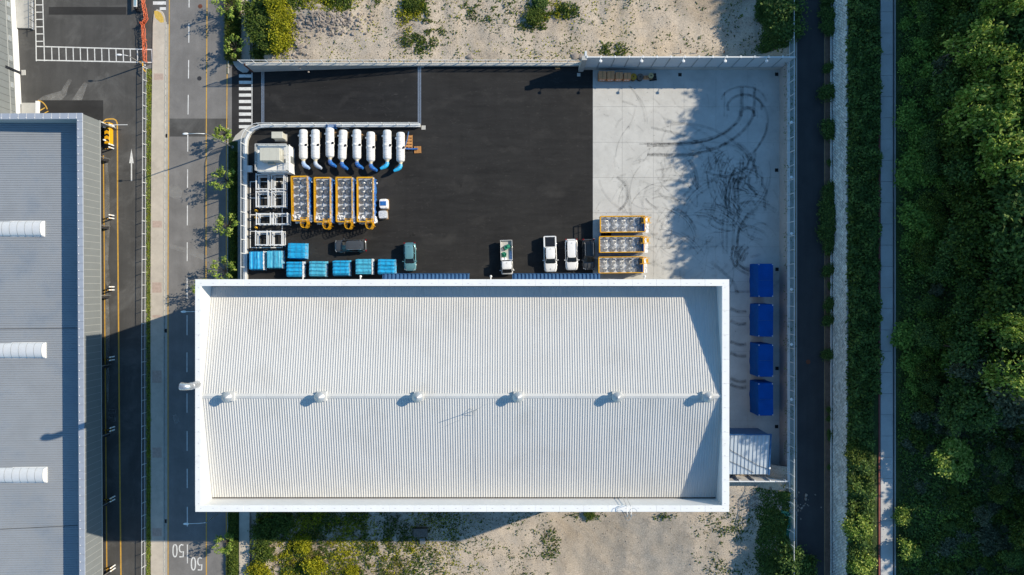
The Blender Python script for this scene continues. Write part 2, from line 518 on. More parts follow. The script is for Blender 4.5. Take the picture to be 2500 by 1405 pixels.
# ---- street on the west side
def poly_line(tab, ys):
    """tab: {py: px} read off the photo, straight beyond its ends"""
    k = sorted(tab); out = []
    for y in ys:
        if y <= k[0]: a, b = k[0], k[1]
        elif y >= k[-1]: a, b = k[-2], k[-1]
        else:
            a = max(q for q in k if q <= y); b = min(q for q in k if q > y)
        if y < k[0] or y > k[-1]:
            out.append(tab[k[0]] if y < k[0] else tab[k[-1]])
        else: out.append(tab[a] + (tab[b] - tab[a]) * (y - a) / (b - a))
    return out
YS = [-1400, 0, 170, 340, 520, 700, 1050, 1405, 2900]
def strip(mb, left, right, z, ys=YS):
    l = poly_line(left, ys); r = poly_line(right, ys)
    vs = []
    for a, b, y in zip(l, r, ys): vs += [P(a, y, z), P(b, y, z)]
    mb.add(vs, [(2*i, 2*i+2, 2*i+3, 2*i+1) for i in range(len(ys) - 1)])
    return mb
KL = {0: 405.5, 340: 402.5, 700: 400.5, 1405: 400.5}      # kerb line of the west sidewalk
YL = {0: 413.8, 340: 412, 700: 410.2, 1405: 410.6}
street = structure('street', P(480, 700, ZS))
strip(MB(), {0: 300, 1405: 300}, {0: 600, 1405: 600}, ZS).build('street_surface', M['street'], street)
MB().poly([P(a, b, ZS + .005) for a, b in ((414, 290), (414, 334), (556, 334), (556, 290))][::1]).build('repair_patch', M['lot'], street)

def line(parent, left, w, z, m, name, ys=YS):
    r = {k: v + w for k, v in left.items()}
    return strip(MB(), left, r, z, ys).build(name, m, parent)
ZM = ZS + 0.01
line(street, {0: 412.3, 340: 410.6, 700: 409, 1405: 409.3}, 2.2, ZM, M['road_yellow'], 'edge_line')
line(street, {0: 504.2, 100: 503.8, 340: 502.4, 700: 501.8, 1405: 502.6}, 2.4, ZM, M['road_yellow'], 'centre_line')
line(street, {0: 555, 340: 552, 700: 551.2, 1405: 551.5}, 2.2, ZM, M['road_yellow'], 'edge_line')
dash = MB()
CLX = {0: 460.6, 150: 459.5, 340: 457.3, 600: 456, 900: 455.3, 1405: 456.5}
dash_y = [(-165,-118), (-72,-30), (-28,18.7), (58,105), (147,192), (232,280), (330,371), (414,459), (502,551), (592,638), (680,730), (770,819), (861,909), (961,1008), (1053,1101), (1145,1192), (1238,1286), (1330,1376), (1420,1466), (1510,1556)]
dash_o = None
for a, b in dash_y:
    xa, xb = poly_line(CLX, [a, b])
    MB().poly([P(xa, a, ZM), P(xb, b, ZM), P(xb + 2.2, b, ZM), P(xa + 2.2, a, ZM)]).build('lane_dash', M['road_white'], street)
# ---- the two "50" speed figures, painted to be read by drivers coming down the street
def digits(cx, cy, w, h):
    """5 and 0 as strokes, upside-down in plan, at pixel cx, cy"""
    mb5, mb0 = MB(), MB()
    def pt(u, v, off): return P(cx - (u + off) * w, cy + (v - 0.5) * h, ZM)   # u to the driver's right, v = 0 at the foot
    five = [(.40, 1.0), (-.36, 1.0), (-.40, .56), (0.0, .62), (.30, .55), (.42, .33), (.32, .10), (0.0, 0.0), (-.40, .06)]
    mb5.ribbon([pt(u * .82, v, -.52) for u, v in five], .19)
    zero = [(.40 * math.sin(t), .5 - .5 * math.copysign(abs(math.cos(t)) ** .75, math.cos(t))) for t in [2 * PI * i / 24 for i in range(25)]]
    mb0.ribbon([pt(u * .82, v, .52) for u, v in zero], .19)
    for mb in (mb5, mb0):
        mb.f = [f[::-1] for f in mb.f] if False else mb.f
        mb.build('speed_figure', M['road_white'], street)
digits(435, 1345, 15, 30)
digits(480, 1377, 15, 30)

# gutter, kerb stones and sidewalk on the west side of the street
walk = structure('sidewalk', P(388, 700, ZS))
WALK_L = {0: 373.5, 150: 372, 340: 369.4, 700: 367.4, 1405: 368}
ys_w = [60, 170, 340, 520, 700, 1050, 1405, 2600]
mbw = MB(); l = poly_line(WALK_L, ys_w); r = poly_line(KL, ys_w)
zt = ZS + .14
top = [P(376, 30, zt), P(383, 23, zt)] + [P(403.5 - 12 * (1 - math.sin(t)), 60 - 34 * math.cos(t), zt) for t in [i * PI / 16 for i in range(1, 9)]]
ring = [P(a, y, zt) for a, y in zip(l, ys_w)][::-1] + top + [P(a - 1.2, y, zt) for a, y in zip(r, ys_w)]
ring = ring[::-1]
mbw.prism([(p.x, p.y) for p in ring], ZS - .2, zt).build('walk_surface', M['walk'], walk)
MB().poly([P(a, b, zt + .005) for a, b in ((376.5, 27), (376, 32), (379, 44), (392, 56), (400, 55), (399, 43), (393, 32), (385, 27))]).build('tactile_paving', mat('tactile_yellow', (.62, .42, .09), .25, 4, .8), walk)
for a, b in ((690, 715), (770, 776), (905, 935), (1093, 1118), (180, 196), (540, 556), (1290, 1310)):
    xx = poly_line(WALK_L, [a])[0]
    MB().poly([P(xx + 4, a, zt + .005), P(xx + 4, b, zt + .005), P(xx + 27, b, zt + .005), P(xx + 27, a, zt + .005)]).build('brick_patch', mat('brick_patch', (.47, .36, .30), .2, 3, .85), walk)
strip(MB(), {k: v + 1.6 for k, v in KL.items()}, {k: v + 8.0 for k, v in KL.items()}, ZS + .006, ys_w[:-1] + [1600]).build('gutter_apron', M['kerb'], walk)
ksm = MB().cbox(-.09, .09, -.485, .485, -.2, .155, .02).mesh('kerb_stone')
yk = 62.0
while yk < 1440:
    xk = poly_line(KL, [yk])[0]
    p = P(xk + .1, yk, ZS); o = link('kerb_stone', ksm, walk, M['kerb']); o.location = p - org_of(walk)
    yk += 16.4
for x, y in ((405.5, 332), (404.5, 808), (404, 1273)):
    p = P(x, y, ZS + .008); MB().box(p.x - .2, p.x + .2, p.y - .3, p.y + .3, p.z, p.z + .01).build('drain_grate', M['black'], walk)

# east side of the street: kerb, planting strip, footpath
ekerb = structure('east_kerb', P(560, 700, ZS))
yk = -40.0
ES = {0: 559, 340: 556.5, 700: 556, 1405: 557}
while yk < 1440:
    xk = poly_line(ES, [yk])[0]
    if not (176 < yk < 318):
        p = P(xk, yk, ZS); o = link('kerb_stone', ksm, ekerb, M['kerb']); o.location = p - org_of(ekerb)
    yk += 16.4
def strip_obj(name, l, r, z0, z1, y0, y1, m):
    ys = [y0, y1]
    a = poly_line(l, ys); b = poly_line(r, ys)
    pts = [P(a[0], y0, z1), P(a[1], y1, z1), P(b[1], y1, z1), P(b[0], y0, z1)]
    o = MB().prism([(p.x, p.y) for p in pts], z0, z1).build(name, m); o['kind'] = 'structure'; return o
ES2 = {k: v + 1.6 for k, v in ES.items()}
strip_obj('footpath', {0: 583, 160: 580}, {0: 607, 160: 611}, -3, ZS + .13, -600, 160, M['walk'])
strip_obj('footpath', {340: 580.5, 720: 580}, {340: 604, 720: 604}, -3, ZS + .13, 345, 720, M['dark_conc'])
strip_obj('footpath', {1200: 584, 1405: 584}, {1200: 609, 1405: 609}, -3, ZS + .13, 700, 2400, M['walk'])
strip_obj('planting_strip', ES2, {0: 582.8, 160: 579.8}, -3, ZS + .1, -600, 158, M['soil'])
strip_obj('planting_strip', ES2, {340: 580.2, 720: 579.8}, -3, ZS + .1, 335, 700, M['soil'])
strip_obj('planting_strip', ES2, {1200: 583.8, 1405: 583.8}, -3, ZS + .1, 700, 2400, M['soil'])
# round-ended pavement at the yard entrance
rp = [(568, 150), (572, 160), (580, 170), (592, 177.5), (603, 177), (609, 170), (612, 158), (600, 150)]
MB().prism([(p.x, p.y) for p in [P(a, b, ZS + .14) for a, b in rp]], -3, ZS + .142).build('entrance_pavement', M['conc'])['kind'] = 'structure'
rp = [(567, 345), (575, 331), (590, 318), (606, 310), (622, 306), (600, 345)]
MB().prism([(p.x, p.y) for p in [P(a, b, ZS + .14) for a, b in rp[::-1]]][::-1], -3, ZS + .145).build('entrance_pavement', M['conc'])['kind'] = 'structure'

# entrance apron with its crossing, and the ramp up into the yard
entry = structure('entrance_apron', P(590, 245, ZS))
MB().poly([P(a, b, ZS + .004) for a, b in ((566, 150), (566, 345), (640, 345), (640, 150))]).build('apron_surface', M['entry'], entry)
for yc in (186, 201.6, 217.2, 232.8, 248.4, 263.8, 279.2, 294.6, 309.8):
    MB().poly([P(583.4, yc - 3.8, ZS + .012), P(583.4, yc + 3.8, ZS + .012), P(613.4, yc + 3.8, ZS + .012), P(613.4, yc - 3.8, ZS + .012)]).build('crossing_stripe', M['road_white'], entry)
MB().poly([P(614.2, 178, ZS + .012), P(614.2, 312, ZS + .012), P(616.2, 312, ZS + .012), P(616.2, 178, ZS + .012)]).build('stop_line', M['road_white'], entry)
ramp = structure('ramp', P(820, 240, -1.4))
RX0, RX1 = P(616, 0, ZS).x, P(1020, 0, 0).x
RY0, RY1 = P(0, 307, 0).y, 33.8
def ramp_z(x): return ZS + (0 - ZS) * max(0, min(1, (x - RX0) / (RX1 - RX0))) + 0.008
MB().poly([(RX0, RY0, ramp_z(RX0)), (RX1, RY0, ramp_z(RX1)), (RX1, RY1, ramp_z(RX1)), (RX0, RY1, ramp_z(RX0))]).build('ramp_surface', M['yard'], ramp)
def grate(x, y0, y1, zf, parent, w=.5):
    mb = MB(); n = int(abs(y1 - y0) / 1.0)
    for i in range(n):
        ya = y0 + (y1 - y0) * i / n; yb = y0 + (y1 - y0) * (i + 1) / n - .03
        g = MB(); z = zf + .015
        g.box(x - w / 2, x - w / 2 + .14, ya, yb, z - .1, z); g.box(x + w / 2 - .14, x + w / 2, ya, yb, z - .1, z)
        for j in range(6):
            yy = ya + (yb - ya) * (j + .5) / 6
            g.box(x - w / 2 + .14, x + w / 2 - .14, yy - .05, yy + .05, z - .08, z - .01)
        g.build('drain_grate', M['steel'], parent)
grate(P(643, 0, ramp_z(RX0)).x, P(0, 176, -2.6).y, P(0, 302, -2.6).y, ramp_z(P(643, 0, -2.6).x), ramp)
grate(P(1024, 0, 0).x, P(0, 160, 0).y, P(0, 305, 0).y, 0.0, ramp)

# ---- yard: new asphalt and the concrete bays
yard = structure('yard_asphalt', P(1050, 500, 0))
arc = [(600, 690), (600, 350), (602, 336), (609, 322.5), (621, 313), (637, 308), (1019.5, 307.5), (1019.5, 152)]
ya = [P(a, b) for a, b in arc] + [P(1447, 152), P(1447, 720), P(600, 720)]
MB().prism([(p.x, p.y) for p in ya[::-1]][::-1], -3.1, 0.0).build('yard_surface', M['yard'], yard)
ymk = lambda x0, y0, x1, y1: MB().poly([P(x0, y0, .006), P(x0, y1, .006), P(x1, y1, .006), P(x1, y0, .006)]).build('bay_line', M['road_white'], yard)
for y in (444, 484, 525, 565, 605): ymk(612, y - 1, 689, y + 1)
ymk(610, 443, 612.2, 606); ymk(688, 443, 690, 606)
for x, y, w in ((1413, 183, 4), (1034, 312, 5), (1030, 160, 5)):
    MB().cbox(P(x - w, y).x, P(x + w, y).x, P(x, y + w).y, P(x, y - w).y, .0, .012, .004).build('utility_cover', M['conc'], yard)

slabs = structure('concrete_yard', P(1680, 420, 0))
MB().box(P(1447.2, 0).x, P(1906, 0).x, P(0, 1166).y, P(0, 152).y, -3.1, -.04).build('slab_bed', M['joint'], slabs)
xs = [1447.2, 1519, 1595, 1670, 1748, 1826, 1906]
ys = [152, 261, 348, 434, 520, 603, 688, 773, 858, 943, 1028, 1100, 1166]
for i in range(len(xs) - 1):
    for j in range(len(ys) - 1):
        if xs[i + 1] < 1680 and ys[j] > 688: continue
        a, b = P(xs[i], ys[j + 1]), P(xs[i + 1], ys[j])
        MB().cbox(a.x + .009, b.x - .009, a.y + .009, b.y - .009, -.2, 0.0, .012).build('concrete_slab', M['slab'], slabs)
for x, y in ((1660, 183), (1896, 182), (1896, 416), (1897, 658), (1897, 900), (1896, 1042), (1896, 1140)):
    p = P(x, y); g = MB().box(p.x - .26, p.x + .26, p.y - .26, p.y + .26, .004, .012)
    for k in range(5): g.box(p.x - .24 + k * .1, p.x - .2 + k * .1, p.y - .24, p.y + .24, .012, .03)
    g.build('drain_grate', M['black'], slabs)

# tyre marks on the concrete: real rubber film, a few millimetres above the slabs
def tyre_mat(name, a, c=(.035, .037, .04), sc=1.2):
    t = NT(name); v = t.coord()
    t.col(c); t.done(.8, 0, .2)
    f = t.noise(sc, 6, .7, v); g = t.noise(9, 2, .6, v)
    fac = t.math('MULTIPLY', t.ramp(f, [(.32, a * .15), (.68, a)]), t.ramp(g, [(.2, .35), (.6, 1.0)]))
    tr = t.n('ShaderNodeBsdfTransparent'); mx = t.n('ShaderNodeMixShader')
    t.l(fac, mx.inputs[0]); t.l(tr.outputs[0], mx.inputs[1]); t.l(t.b.outputs[0], mx.inputs[2]); t.l(mx.outputs[0], t.out.inputs['Surface'])
    return t.m
tm_dark, tm_mid, tm_soft = tyre_mat('tyre_mark_dark', .46), tyre_mat('tyre_mark_mid', .27), tyre_mat('tyre_mark_faint', .17)
marks = {0: MB(), 1: MB(), 2: MB()}
zc = [.006]
def smooth_path(pts, n=8):
    pts = [Vector((a, b, 0)) for a, b in pts]; out = []
    ext = [pts[0] * 2 - pts[1]] + pts + [pts[-1] * 2 - pts[-2]]
    for i in range(1, len(ext) - 2):
        p0, p1, p2, p3 = ext[i-1:i+3]
        for k in range(n):
            t = k / n
            out.append(0.5 * ((2*p1) + (p2-p0)*t + (2*p0-5*p1+4*p2-p3)*t*t + (3*p1-p0-3*p2+p3)*t**3))
    return out + [pts[-1]]
def mark(pts, w, tone, twin=0.0):
    zc[0] += .00004
    path = smooth_path(pts)
    offs = [0.0] if not twin else [-twin / 2, twin / 2]
    for o in offs:
        q = []
        for i, p in enumerate(path):
            d = path[min(i+1, len(path)-1)] - path[max(i-1, 0)]
            n = Vector((-d.y, d.x, 0)).normalized() * o
            g = P(p.x + n.x, p.y + n.y); q.append(Vector((g.x, g.y, zc[0])))
        if len(q) > 2: marks[tone].ribbon(q, w * 1.25)
def circ(cx, cy, r, a0, a1, ry=None, n=10):
    ry = ry or r
    return [(cx + r * math.cos(a0 + (a1 - a0) * i / n), cy - ry * math.sin(a0 + (a1 - a0) * i / n)) for i in range(n + 1)]
big = [(1580, 354), (1650, 353), (1710, 345), (1757, 331), (1790, 308), (1808, 282), (1811, 240), (1811, 212)]
mark(big, .26, 0, 4.5)
mark([(1560, 352), (1700, 349), (1760, 330), (1800, 300)], .2, 0)
mark([(1580, 378), (1680, 378), (1745, 363), (1795, 336), (1830, 300), (1841, 265), (1842, 212)], .24, 0, 3.5)
mark(circ(1826, 285, 17, PI, 0, 20), .24, 0, 3.0)
mark(circ(1826, 282, 24, PI, -.3, 21), .18, 1)
mark(circ(1818, 262, 42, PI * 1.1, -.25, 30), .2, 0, 3)
mark(circ(1815, 250, 55, PI * .95, .05, 38), .2, 1, 2.5)
mark([(1768, 285), (1769, 225)], .18, 1); mark([(1775, 290), (1776, 280)], .18, 1)
mark([(1820, 385), (1845, 365), (1868, 330), (1875, 290), (1862, 255), (1845, 240)], .18, 1, 3)
mark([(1835, 385), (1866, 330), (1872, 300)], .2, 1, 2.5)
mark([(1620, 290), (1690, 310), (1740, 340)], .16, 2, 3)
mark([(1590, 312), (1680, 335), (1735, 370), (1760, 420)], .18, 1, 3)
mark([(1630, 300), (1720, 310), (1790, 345), (1840, 400), (1850, 440)], .18, 1, 3.5)
mark([(1795, 440), (1830, 425), (1846, 375)], .2, 0, 3); mark([(1720, 420), (1770, 432), (1815, 415), (1835, 385)], .2, 0, 3)
r2 = random.Random(21)
for i in range(44):                                   # families of turning marks, arcs swung about one centre
    bx, by = r2.gauss(1775, 46), r2.gauss(478, 64); R0 = r2.uniform(35, 120); a = r2.choice((0, 0, PI, PI * .5)) + r2.uniform(-.9, .9); da = r2.uniform(.45, 1.25)
    cx, cy = bx - R0 * math.cos(a + da / 2), by + R0 * math.sin(a + da / 2); tone = r2.choice((0, 1, 1, 1, 2, 2))
    for k in range(r2.randint(2, 5)):
        R1 = R0 + k * r2.uniform(3.0, 7.5); a1 = a + r2.uniform(-.18, .18)
        mark(circ(cx, cy, R1, a1, a1 + da * r2.uniform(.6, 1.1), R1 * 1.04, 10), r2.uniform(.11, .22), tone, r2.choice((0, 0, 2.6)))
for i in range(130):
    cx, cy = r2.uniform(1560, 1860), r2.uniform(380, 670)
    r = r2.uniform(25, 110); a = r2.uniform(-PI, PI); da = r2.uniform(.3, 1.1)
    mark(circ(cx, cy, r, a, a + da, r * r2.uniform(.8, 1.2), 8), r2.uniform(.1, .2), r2.choice((1, 2, 2)), r2.choice((0, 3)))
for i in range(170):
    cx, cy = r2.uniform(1455, 1760), r2.uniform(250, 640)
    r = r2.uniform(30, 130); a = r2.uniform(-PI, PI); da = r2.uniform(.2, .8)
    pts = circ(cx, cy, r, a, a + da, r * r2.uniform(.7, 1.2), 6)
    if all(1450 < p[0] < 1900 and 190 < p[1] < 690 for p in pts): mark(pts, r2.uniform(.08, .17), 2, r2.choice((0, 0, 2.5)))
for y in (760, 790, 840, 868, 930, 945):
    mark([(1783, y - 6), (1805, y + 2), (1822, y + 1)], .25, 0, 3.5)
mark([(1795, 600), (1790, 625), (1800, 650), (1830, 668)], .3, 0, 8)
mark([(1808, 600), (1802, 625), (1812, 650), (1832, 660)], .3, 1, 4)
mark([(1735, 640), (1760, 660), (1790, 690), (1800, 720)], .22, 1, 4)
for k, x in enumerate((1770, 1778, 1790, 1800)): mark([(x, 420), (x + 2, 480), (x - 6 + 3 * k, 560), (x - 4, 620)], .16, 1, 3)
for pts in ([(1830, 432), (1828, 452), (1840, 468), (1848, 478)], [(1861, 432), (1862, 452), (1871, 468), (1866, 490), (1868, 515)]): mark(pts, .35, 0)
mark(circ(1490, 475, 42, 1.2, -1.1, 45), .2, 1, 3); mark(circ(1485, 470, 50, .9, -1.0, 50), .14, 2, 3)
mark(circ(1470, 510, 70, 1.0, -.2), .13, 2, 3)
for t, m_ in ((0, tm_dark), (1, tm_mid), (2, tm_soft)):
    o = marks[t].build('tyre_marks', m_, slabs); o['kind'] = 'stuff'

# ---- lane, block wall foot, path and ditch on the east side
lane = structure('lane', (44, 0, 3.2))
MB().box(40.95, 47.22, -110, 120, -3.15, 3.2).build('lane_bank', M['dark_conc'], lane)
ex = lambda px, z: (px - CX) / S * (H - z) / H
MB().add([(ex(1946, 3.2), -110, 3.208), (ex(2012, 3.2), -110, 3.208), (ex(2012, 3.2), 120, 3.208), (ex(1946, 3.2), 120, 3.208)], [(0,1,2,3)]).build('lane_surface', M['lane'], lane)
for px, w, m_ in ((1941.6, 2.0, 'lane_line'), (2012.3, 1.8, 'lane_line')):
    MB().add([(ex(px, 3.2), -110, 3.214), (ex(px + w, 3.2), -110, 3.214), (ex(px + w, 3.2), 120, 3.214), (ex(px, 3.2), 120, 3.214)], [(0,1,2,3)]).build('edge_line', M[m_], lane)
MB().box(ex(2014.5, 3.2), ex(2026.5, 3.2), -110, 120, 3.2, 3.31).build('verge', M['brown_strip'], lane)
p = P(1973, 884, 3.2); MB().lathe([(.34, 3.21), (.34, 3.226), (.3, 3.23)], 18, (p.x, p.y, 0)).build('manhole_cover', M['rust'], lane)
path = structure('hill_path', (52.9, 0, Z_TOP))
yy = -48.0
while yy < 50:
    MB().cbox(52.15, 53.86, yy + .012, yy + 2.98, 6.9, Z_TOP + .1, .02).build('path_slab', M['path_conc'], path); yy += 3.0
MB().box(52.15, 53.86, -110, -48, 6.9, Z_TOP + .1).build('path_run', M['path_conc'], path)
MB().box(52.15, 53.86, 50.0, 120, 6.9, Z_TOP + .1).build('path_run', M['path_conc'], path)
MB().box(51.86, 52.06, -110, 22, 7.0, Z_TOP + .12).build('red_edging', M['red_strip'], path)
MB().box(53.86, 54.12, -110, 120, 6.8, 7.1).build('ditch_floor', M['black'], path)
MB().box(54.12, 54.25, -110, 120, 6.8, Z_TOP + .14).build('ditch_kerb', M['dark_conc'], path)

# ---- lot west of the street (asphalt, markings)
lot = structure('west_lot', P(200, 400, ZS))
lotp = [(-700, -1400), (-700, 2900), (351, 2900), (351, 165), (373.5, 155), (373.5, 30), (405, 26), (405, -1400)]
MB().poly([P(a, b, ZS + .004) for a, b in lotp]).build('lot_surface', M['lot'], lot)
zl = ZS + .012
def rectm(x0, y0, x1, y1, m, name, z=zl, par=lot):
    return MB().poly([P(x0, y0, z), P(x0, y1, z), P(x1, y1, z), P(x1, y0, z)]).build(name, m, par)
def linem(a, b, w, m, name, z=zl):
    pa, pb = P(a[0], a[1], z), P(b[0], b[1], z)
    return MB().ribbon([pa, pb], w / S).build(name, m, lot)
rectm(119, 17.5, 308, 36.5, M['patch'], 'asphalt_patch', ZS + .008)
rectm(92, 245.5, 252, 330, M['patch'], 'asphalt_patch', ZS + .0085)
W_ = M['road_white']
linem((85, -60), (88.7, 150), 2.6, W_, 'bay_line'); linem((102.5, -60), (108.7, 150), 2.6, W_, 'bay_line')
for y in (-6, 12.5, 30.3, 48, 66, 83.5, 101.5): linem((87, y), (105, y - .2), 2.4, W_, 'bay_line', zl + .003)
linem((88, 113.8), (372, 121.5), 2.8, W_, 'bay_line', zl + .003); linem((87.4, 147.3), (372, 153), 2.8, W_, 'bay_line', zl + .003)
for i in range(16): linem((126 + 17.45 * i, 116.5 + .47 * i), (127 + 17.45 * i, 146.7 + .37 * i), 2.4, W_, 'bay_line', zl + .006)
rectm(373.6, 4, 405, 12, W_, 'crossing_stripe'); rectm(390, 18, 405, 25, W_, 'crossing_stripe'); rectm(373.6, -12, 405, -4, W_, 'crossing_stripe')
Y_ = M['road_yellow']
mb = MB(); pts = [(251, 305), (252.5, 297.5), (258, 292.2), (266, 291), (277, 291), (283.5, 294.5), (286.3, 302), (286.8, 340), (287, 520), (289.5, 800), (292, 1100), (295.3, 1405), (296, 1600)]
mb.ribbon([P(a, b, zl) for a, b in pts], .21).build('dock_line', Y_, lot)
linem((252.6, 380), (262.5, 1600), 2.8, Y_, 'dock_line')
# turning arc with two ticks, by the loading step
mb = MB(); mb.ribbon([P(92 + 26 * math.sin(t), 246 + 38 * (1 - math.cos(t)), zl) for t in [i * .14 for i in range(9)]], .17).build('hatch_line', Y_, lot)
linem((98, 270), (110, 263.5), 2.6, Y_, 'hatch_line'); linem((107, 278), (118, 272), 2.6, Y_, 'hatch_line')
arrow = MB(); arrow.poly([P(a, b, zl) for a, b in ((321, 363.5), (315.5, 399), (326.3, 399))])
arrow.poly([P(a, b, zl) for a, b in ((319.5, 399), (319.5, 442.5), (322.6, 442.5), (322.6, 399))]).build('arrow_marking', W_, lot)
for px, py in ((489, 16), (487, 192)):
    p = P(px, py, ZS); MB().lathe([(.34, ZS + .008), (.34, ZS + .02), (.29, ZS + .024)], 20, (p.x, p.y, 0)).build('manhole_cover', M['rust'] if py < 50 else M['dark'], street)

# pale dust and cement slurry dried on the lot and the street
dust = tyre_mat('dried_slurry', .55, (.42, .41, .39), .8)
def stain(pts, z, par, name='dust_stain'):
    q = [P(a, b, z) for a, b in pts]; MB().poly(q).build(name, dust, par)
zd_ = ZS + .016
stain([(92, 245), (150, 245), (162, 232), (166, 215), (176, 196), (168, 194), (156, 210), (150, 222), (128, 228), (104, 236)], zd_, lot)
stain([(176, 245), (200, 245), (214, 205), (206, 200), (190, 222)], zd_ + .001, lot)
stain([(257, 395), (262, 392), (267, 450), (268, 560), (264, 640), (270, 690), (262, 700), (256, 690)], zd_ + .002, lot)
stain([(258, 705), (264, 705), (268, 800), (266, 980), (261, 985), (258, 860)], zd_ + .003, lot)
zq = ZS + .014
stain([(412, 455), (432, 452), (446, 466), (442, 482), (428, 486), (413, 480)], zq, street)
stain([(414, 596), (455, 606), (500, 622), (535, 640), (535, 652), (498, 636), (450, 618), (414, 606)], zq + .001, street)
stain([(420, 1015), (432, 1010), (440, 1030), (428, 1040)], zq + .002, street)

# ================================================================ BUILDINGS
# ---- the big white factory hall
FX0, FX1, FY0, FY1 = -39.0, 26.73, -27.6, 0.98
ZP, ZE, ZR = 20.55, 17.5, 20.25                  # parapet top, eaves, ridge
fac = thing('factory_hall', 'large white factory hall with ribbed low-pitched roof inside a tall parapet', 'factory', ((FX0 + FX1) / 2, (FY0 + FY1) / 2, 0))
PT = .66
for nm, e, za, zb, m_ in (('wall', .30, -3.1, ZP - .2, 'bwall'), ('parapet_lining', .0, ZE - 1.2, ZP - .21, 'parapet')):
    w = MB(); a = 0 if e else .30
    w.box(FX0 + a, FX1 - a, FY1 - (e or .62), FY1 - a, za, zb); w.box(FX0 + a, FX1 - a, FY0 + a, FY0 + (e or PT), za, zb)
    w.box(FX0 + a, FX0 + (e or PT), FY0 + (e or PT), FY1 - (e or .62), za, zb); w.box(FX1 - (e or PT + .05), FX1 - a, FY0 + (e or PT), FY1 - (e or .62), za, zb)
    w.build(nm, M[m_], fac)
# vertical cladding joints on the outer faces
j = MB(); x = FX0 + 1.0
while x < FX1:
    j.box(x - .03, x + .03, FY1, FY1 + .012, 0.0, ZP - .3); j.box(x - .03, x + .03, FY0 - .012, FY0, -2.4, ZP - .3); x += 1.0
y = FY0 + 1.0
while y < FY1:
    j.box(FX0 - .012, FX0, y - .03, y + .03, -2.4, ZP - .3); j.box(FX1, FX1 + .012, y - .03, y + .03, .2, ZP - .3); y += 1.0
j.build('cladding_joints', M['dark'], fac)['kind'] = 'stuff'
# coping: one metal piece after the other round the parapet
CW_N, CW_S, CW_W, CW_E = .80, .75, .72, .86
def coping_run(a, b, axis, u0, u1, n):
    for i in range(n):
        p = a + (b - a) * i / n + .006; q = a + (b - a) * (i + 1) / n - .006
        mb = MB()
        if axis == 'x': mb.cbox(p, q, u0, u1, ZP - .2, ZP, .02)
        else: mb.cbox(u0, u1, p, q, ZP - .2, ZP, .02)
        mb.build('coping', M['white'], fac)
coping_run(FX0 - .02, FX1 + .02, 'x', FY1 - CW_N, FY1 + .03, 22)
coping_run(FX0 - .02, FX1 + .02, 'x', FY0 - .03, FY0 + CW_S, 22)
coping_run(FY0 + CW_S, FY1 - CW_N, 'y', FX0 - .03, FX0 + CW_W, 9)
coping_run(FY0 + CW_S, FY1 - CW_N, 'y', FX1 - CW_E, FX1 + .03, 9)
cl = MB()
for i in range(44):
    x = FX0 + .7 + (FX1 - FX0 - 1.4) * i / 43
    for y in (FY1 - .45, FY0 + .42): cl.box(x - .08, x + .08, y - .015, y + .015, ZP, ZP + .03)
for i in range(19):
    y = FY0 + 1 + (FY1 - FY0 - 2) * i / 18
    for x in (FX0 + .42, FX1 - .5): cl.box(x - .07, x + .07, y - .015, y + .015, ZP, ZP + .03)
cl.build('coping_clips', M['steel'], fac)['kind'] = 'stuff'
# roof: sheets with three standing ribs each, two slopes
RXa, RXb = FX0 + PT, FX1 - PT - .05
YN, YS_ = FY1 - .62 - .25, FY0 + PT + .2
YR = -13.4
nsh = 69; sw = (RXb - RXa) / nsh
def sheet_mesh(y_e, name):
    """one roof sheet from eaves to ridge, ribs up"""
    mb = MB(); prof = []
    r = sw / 3
    for k in range(3):
        x0 = k * r
        prof += [(x0, 0), (x0 + r * .56, 0), (x0 + r * .66, .06), (x0 + r * .86, .06), (x0 + r * .96, 0)]
    prof.append((sw - .004, 0))
    n = len(prof)
    vs = [(a, y_e, ZE + b) for a, b in prof] + [(a, YR, ZR + b) for a, b in prof]
    vs += [(a, y_e, ZE + b - .03) for a, b in ((0, 0), (sw - .004, 0))]
    fs = [(i, i + 1, n + i + 1, n + i) for i in range(n - 1)] + [tuple([2 * n, 2 * n + 1] + list(range(n))[::-1])]
    return mb.add(vs, fs).mesh(name)
shN, shS = sheet_mesh(YN, 'roof_sheet'), sheet_mesh(YS_, 'roof_sheet')
for i in range(nsh):
    for me in (shN, shS):
        o = link('roof_sheet', me, fac, M['roof']); o.location = Vector((RXa + i * sw + .002, 0, 0)) - org_of(fac)
g = MB(); g.box(RXa, RXb, FY1 - .62, YN + .05, ZE - .35, ZE - .28); g.box(RXa, RXb, YS_ - .05, FY0 + PT, ZE - .35, ZE - .28)
g.build('gutter', M['gutter'], fac)
for i in range(32):
    a = RXa + (RXb - RXa) * i / 32; b = RXa + (RXb - RXa) * (i + 1) / 32 - .01
    mb = MB(); mb.add([(a, YR - .30, ZR + .02), (b, YR - .30, ZR + .02), (b, YR, ZR + .13), (a, YR, ZR + .13), (b, YR + .30, ZR + .02), (a, YR + .30, ZR + .02),
                       (a, YR - .30, ZR - .06), (b, YR - .30, ZR - .06), (b, YR + .30, ZR - .06), (a, YR + .30, ZR - .06)],
                      [(0, 1, 2, 3), (3, 2, 4, 5), (0, 6, 7, 1), (4, 8, 9, 5)]).build('ridge_cap', M['roof'], fac)
fx = MB()                                        # sheet fasteners in rows down the slopes
for k in range(8):
    for s in (0, 1):
        t = (k + .5) / 8; ye = YN if s == 0 else YS_
        y = ye + (YR - ye) * t; z = ZE + (ZR - ZE) * t
        for i in range(nsh):
            x = RXa + i * sw + sw / 3 * .76
            fx.box(x - .022, x + .022, y - .022, y + .022, z + .055, z + .075)
fx.build('roof_fasteners', M['roof'], fac)['kind'] = 'stuff'
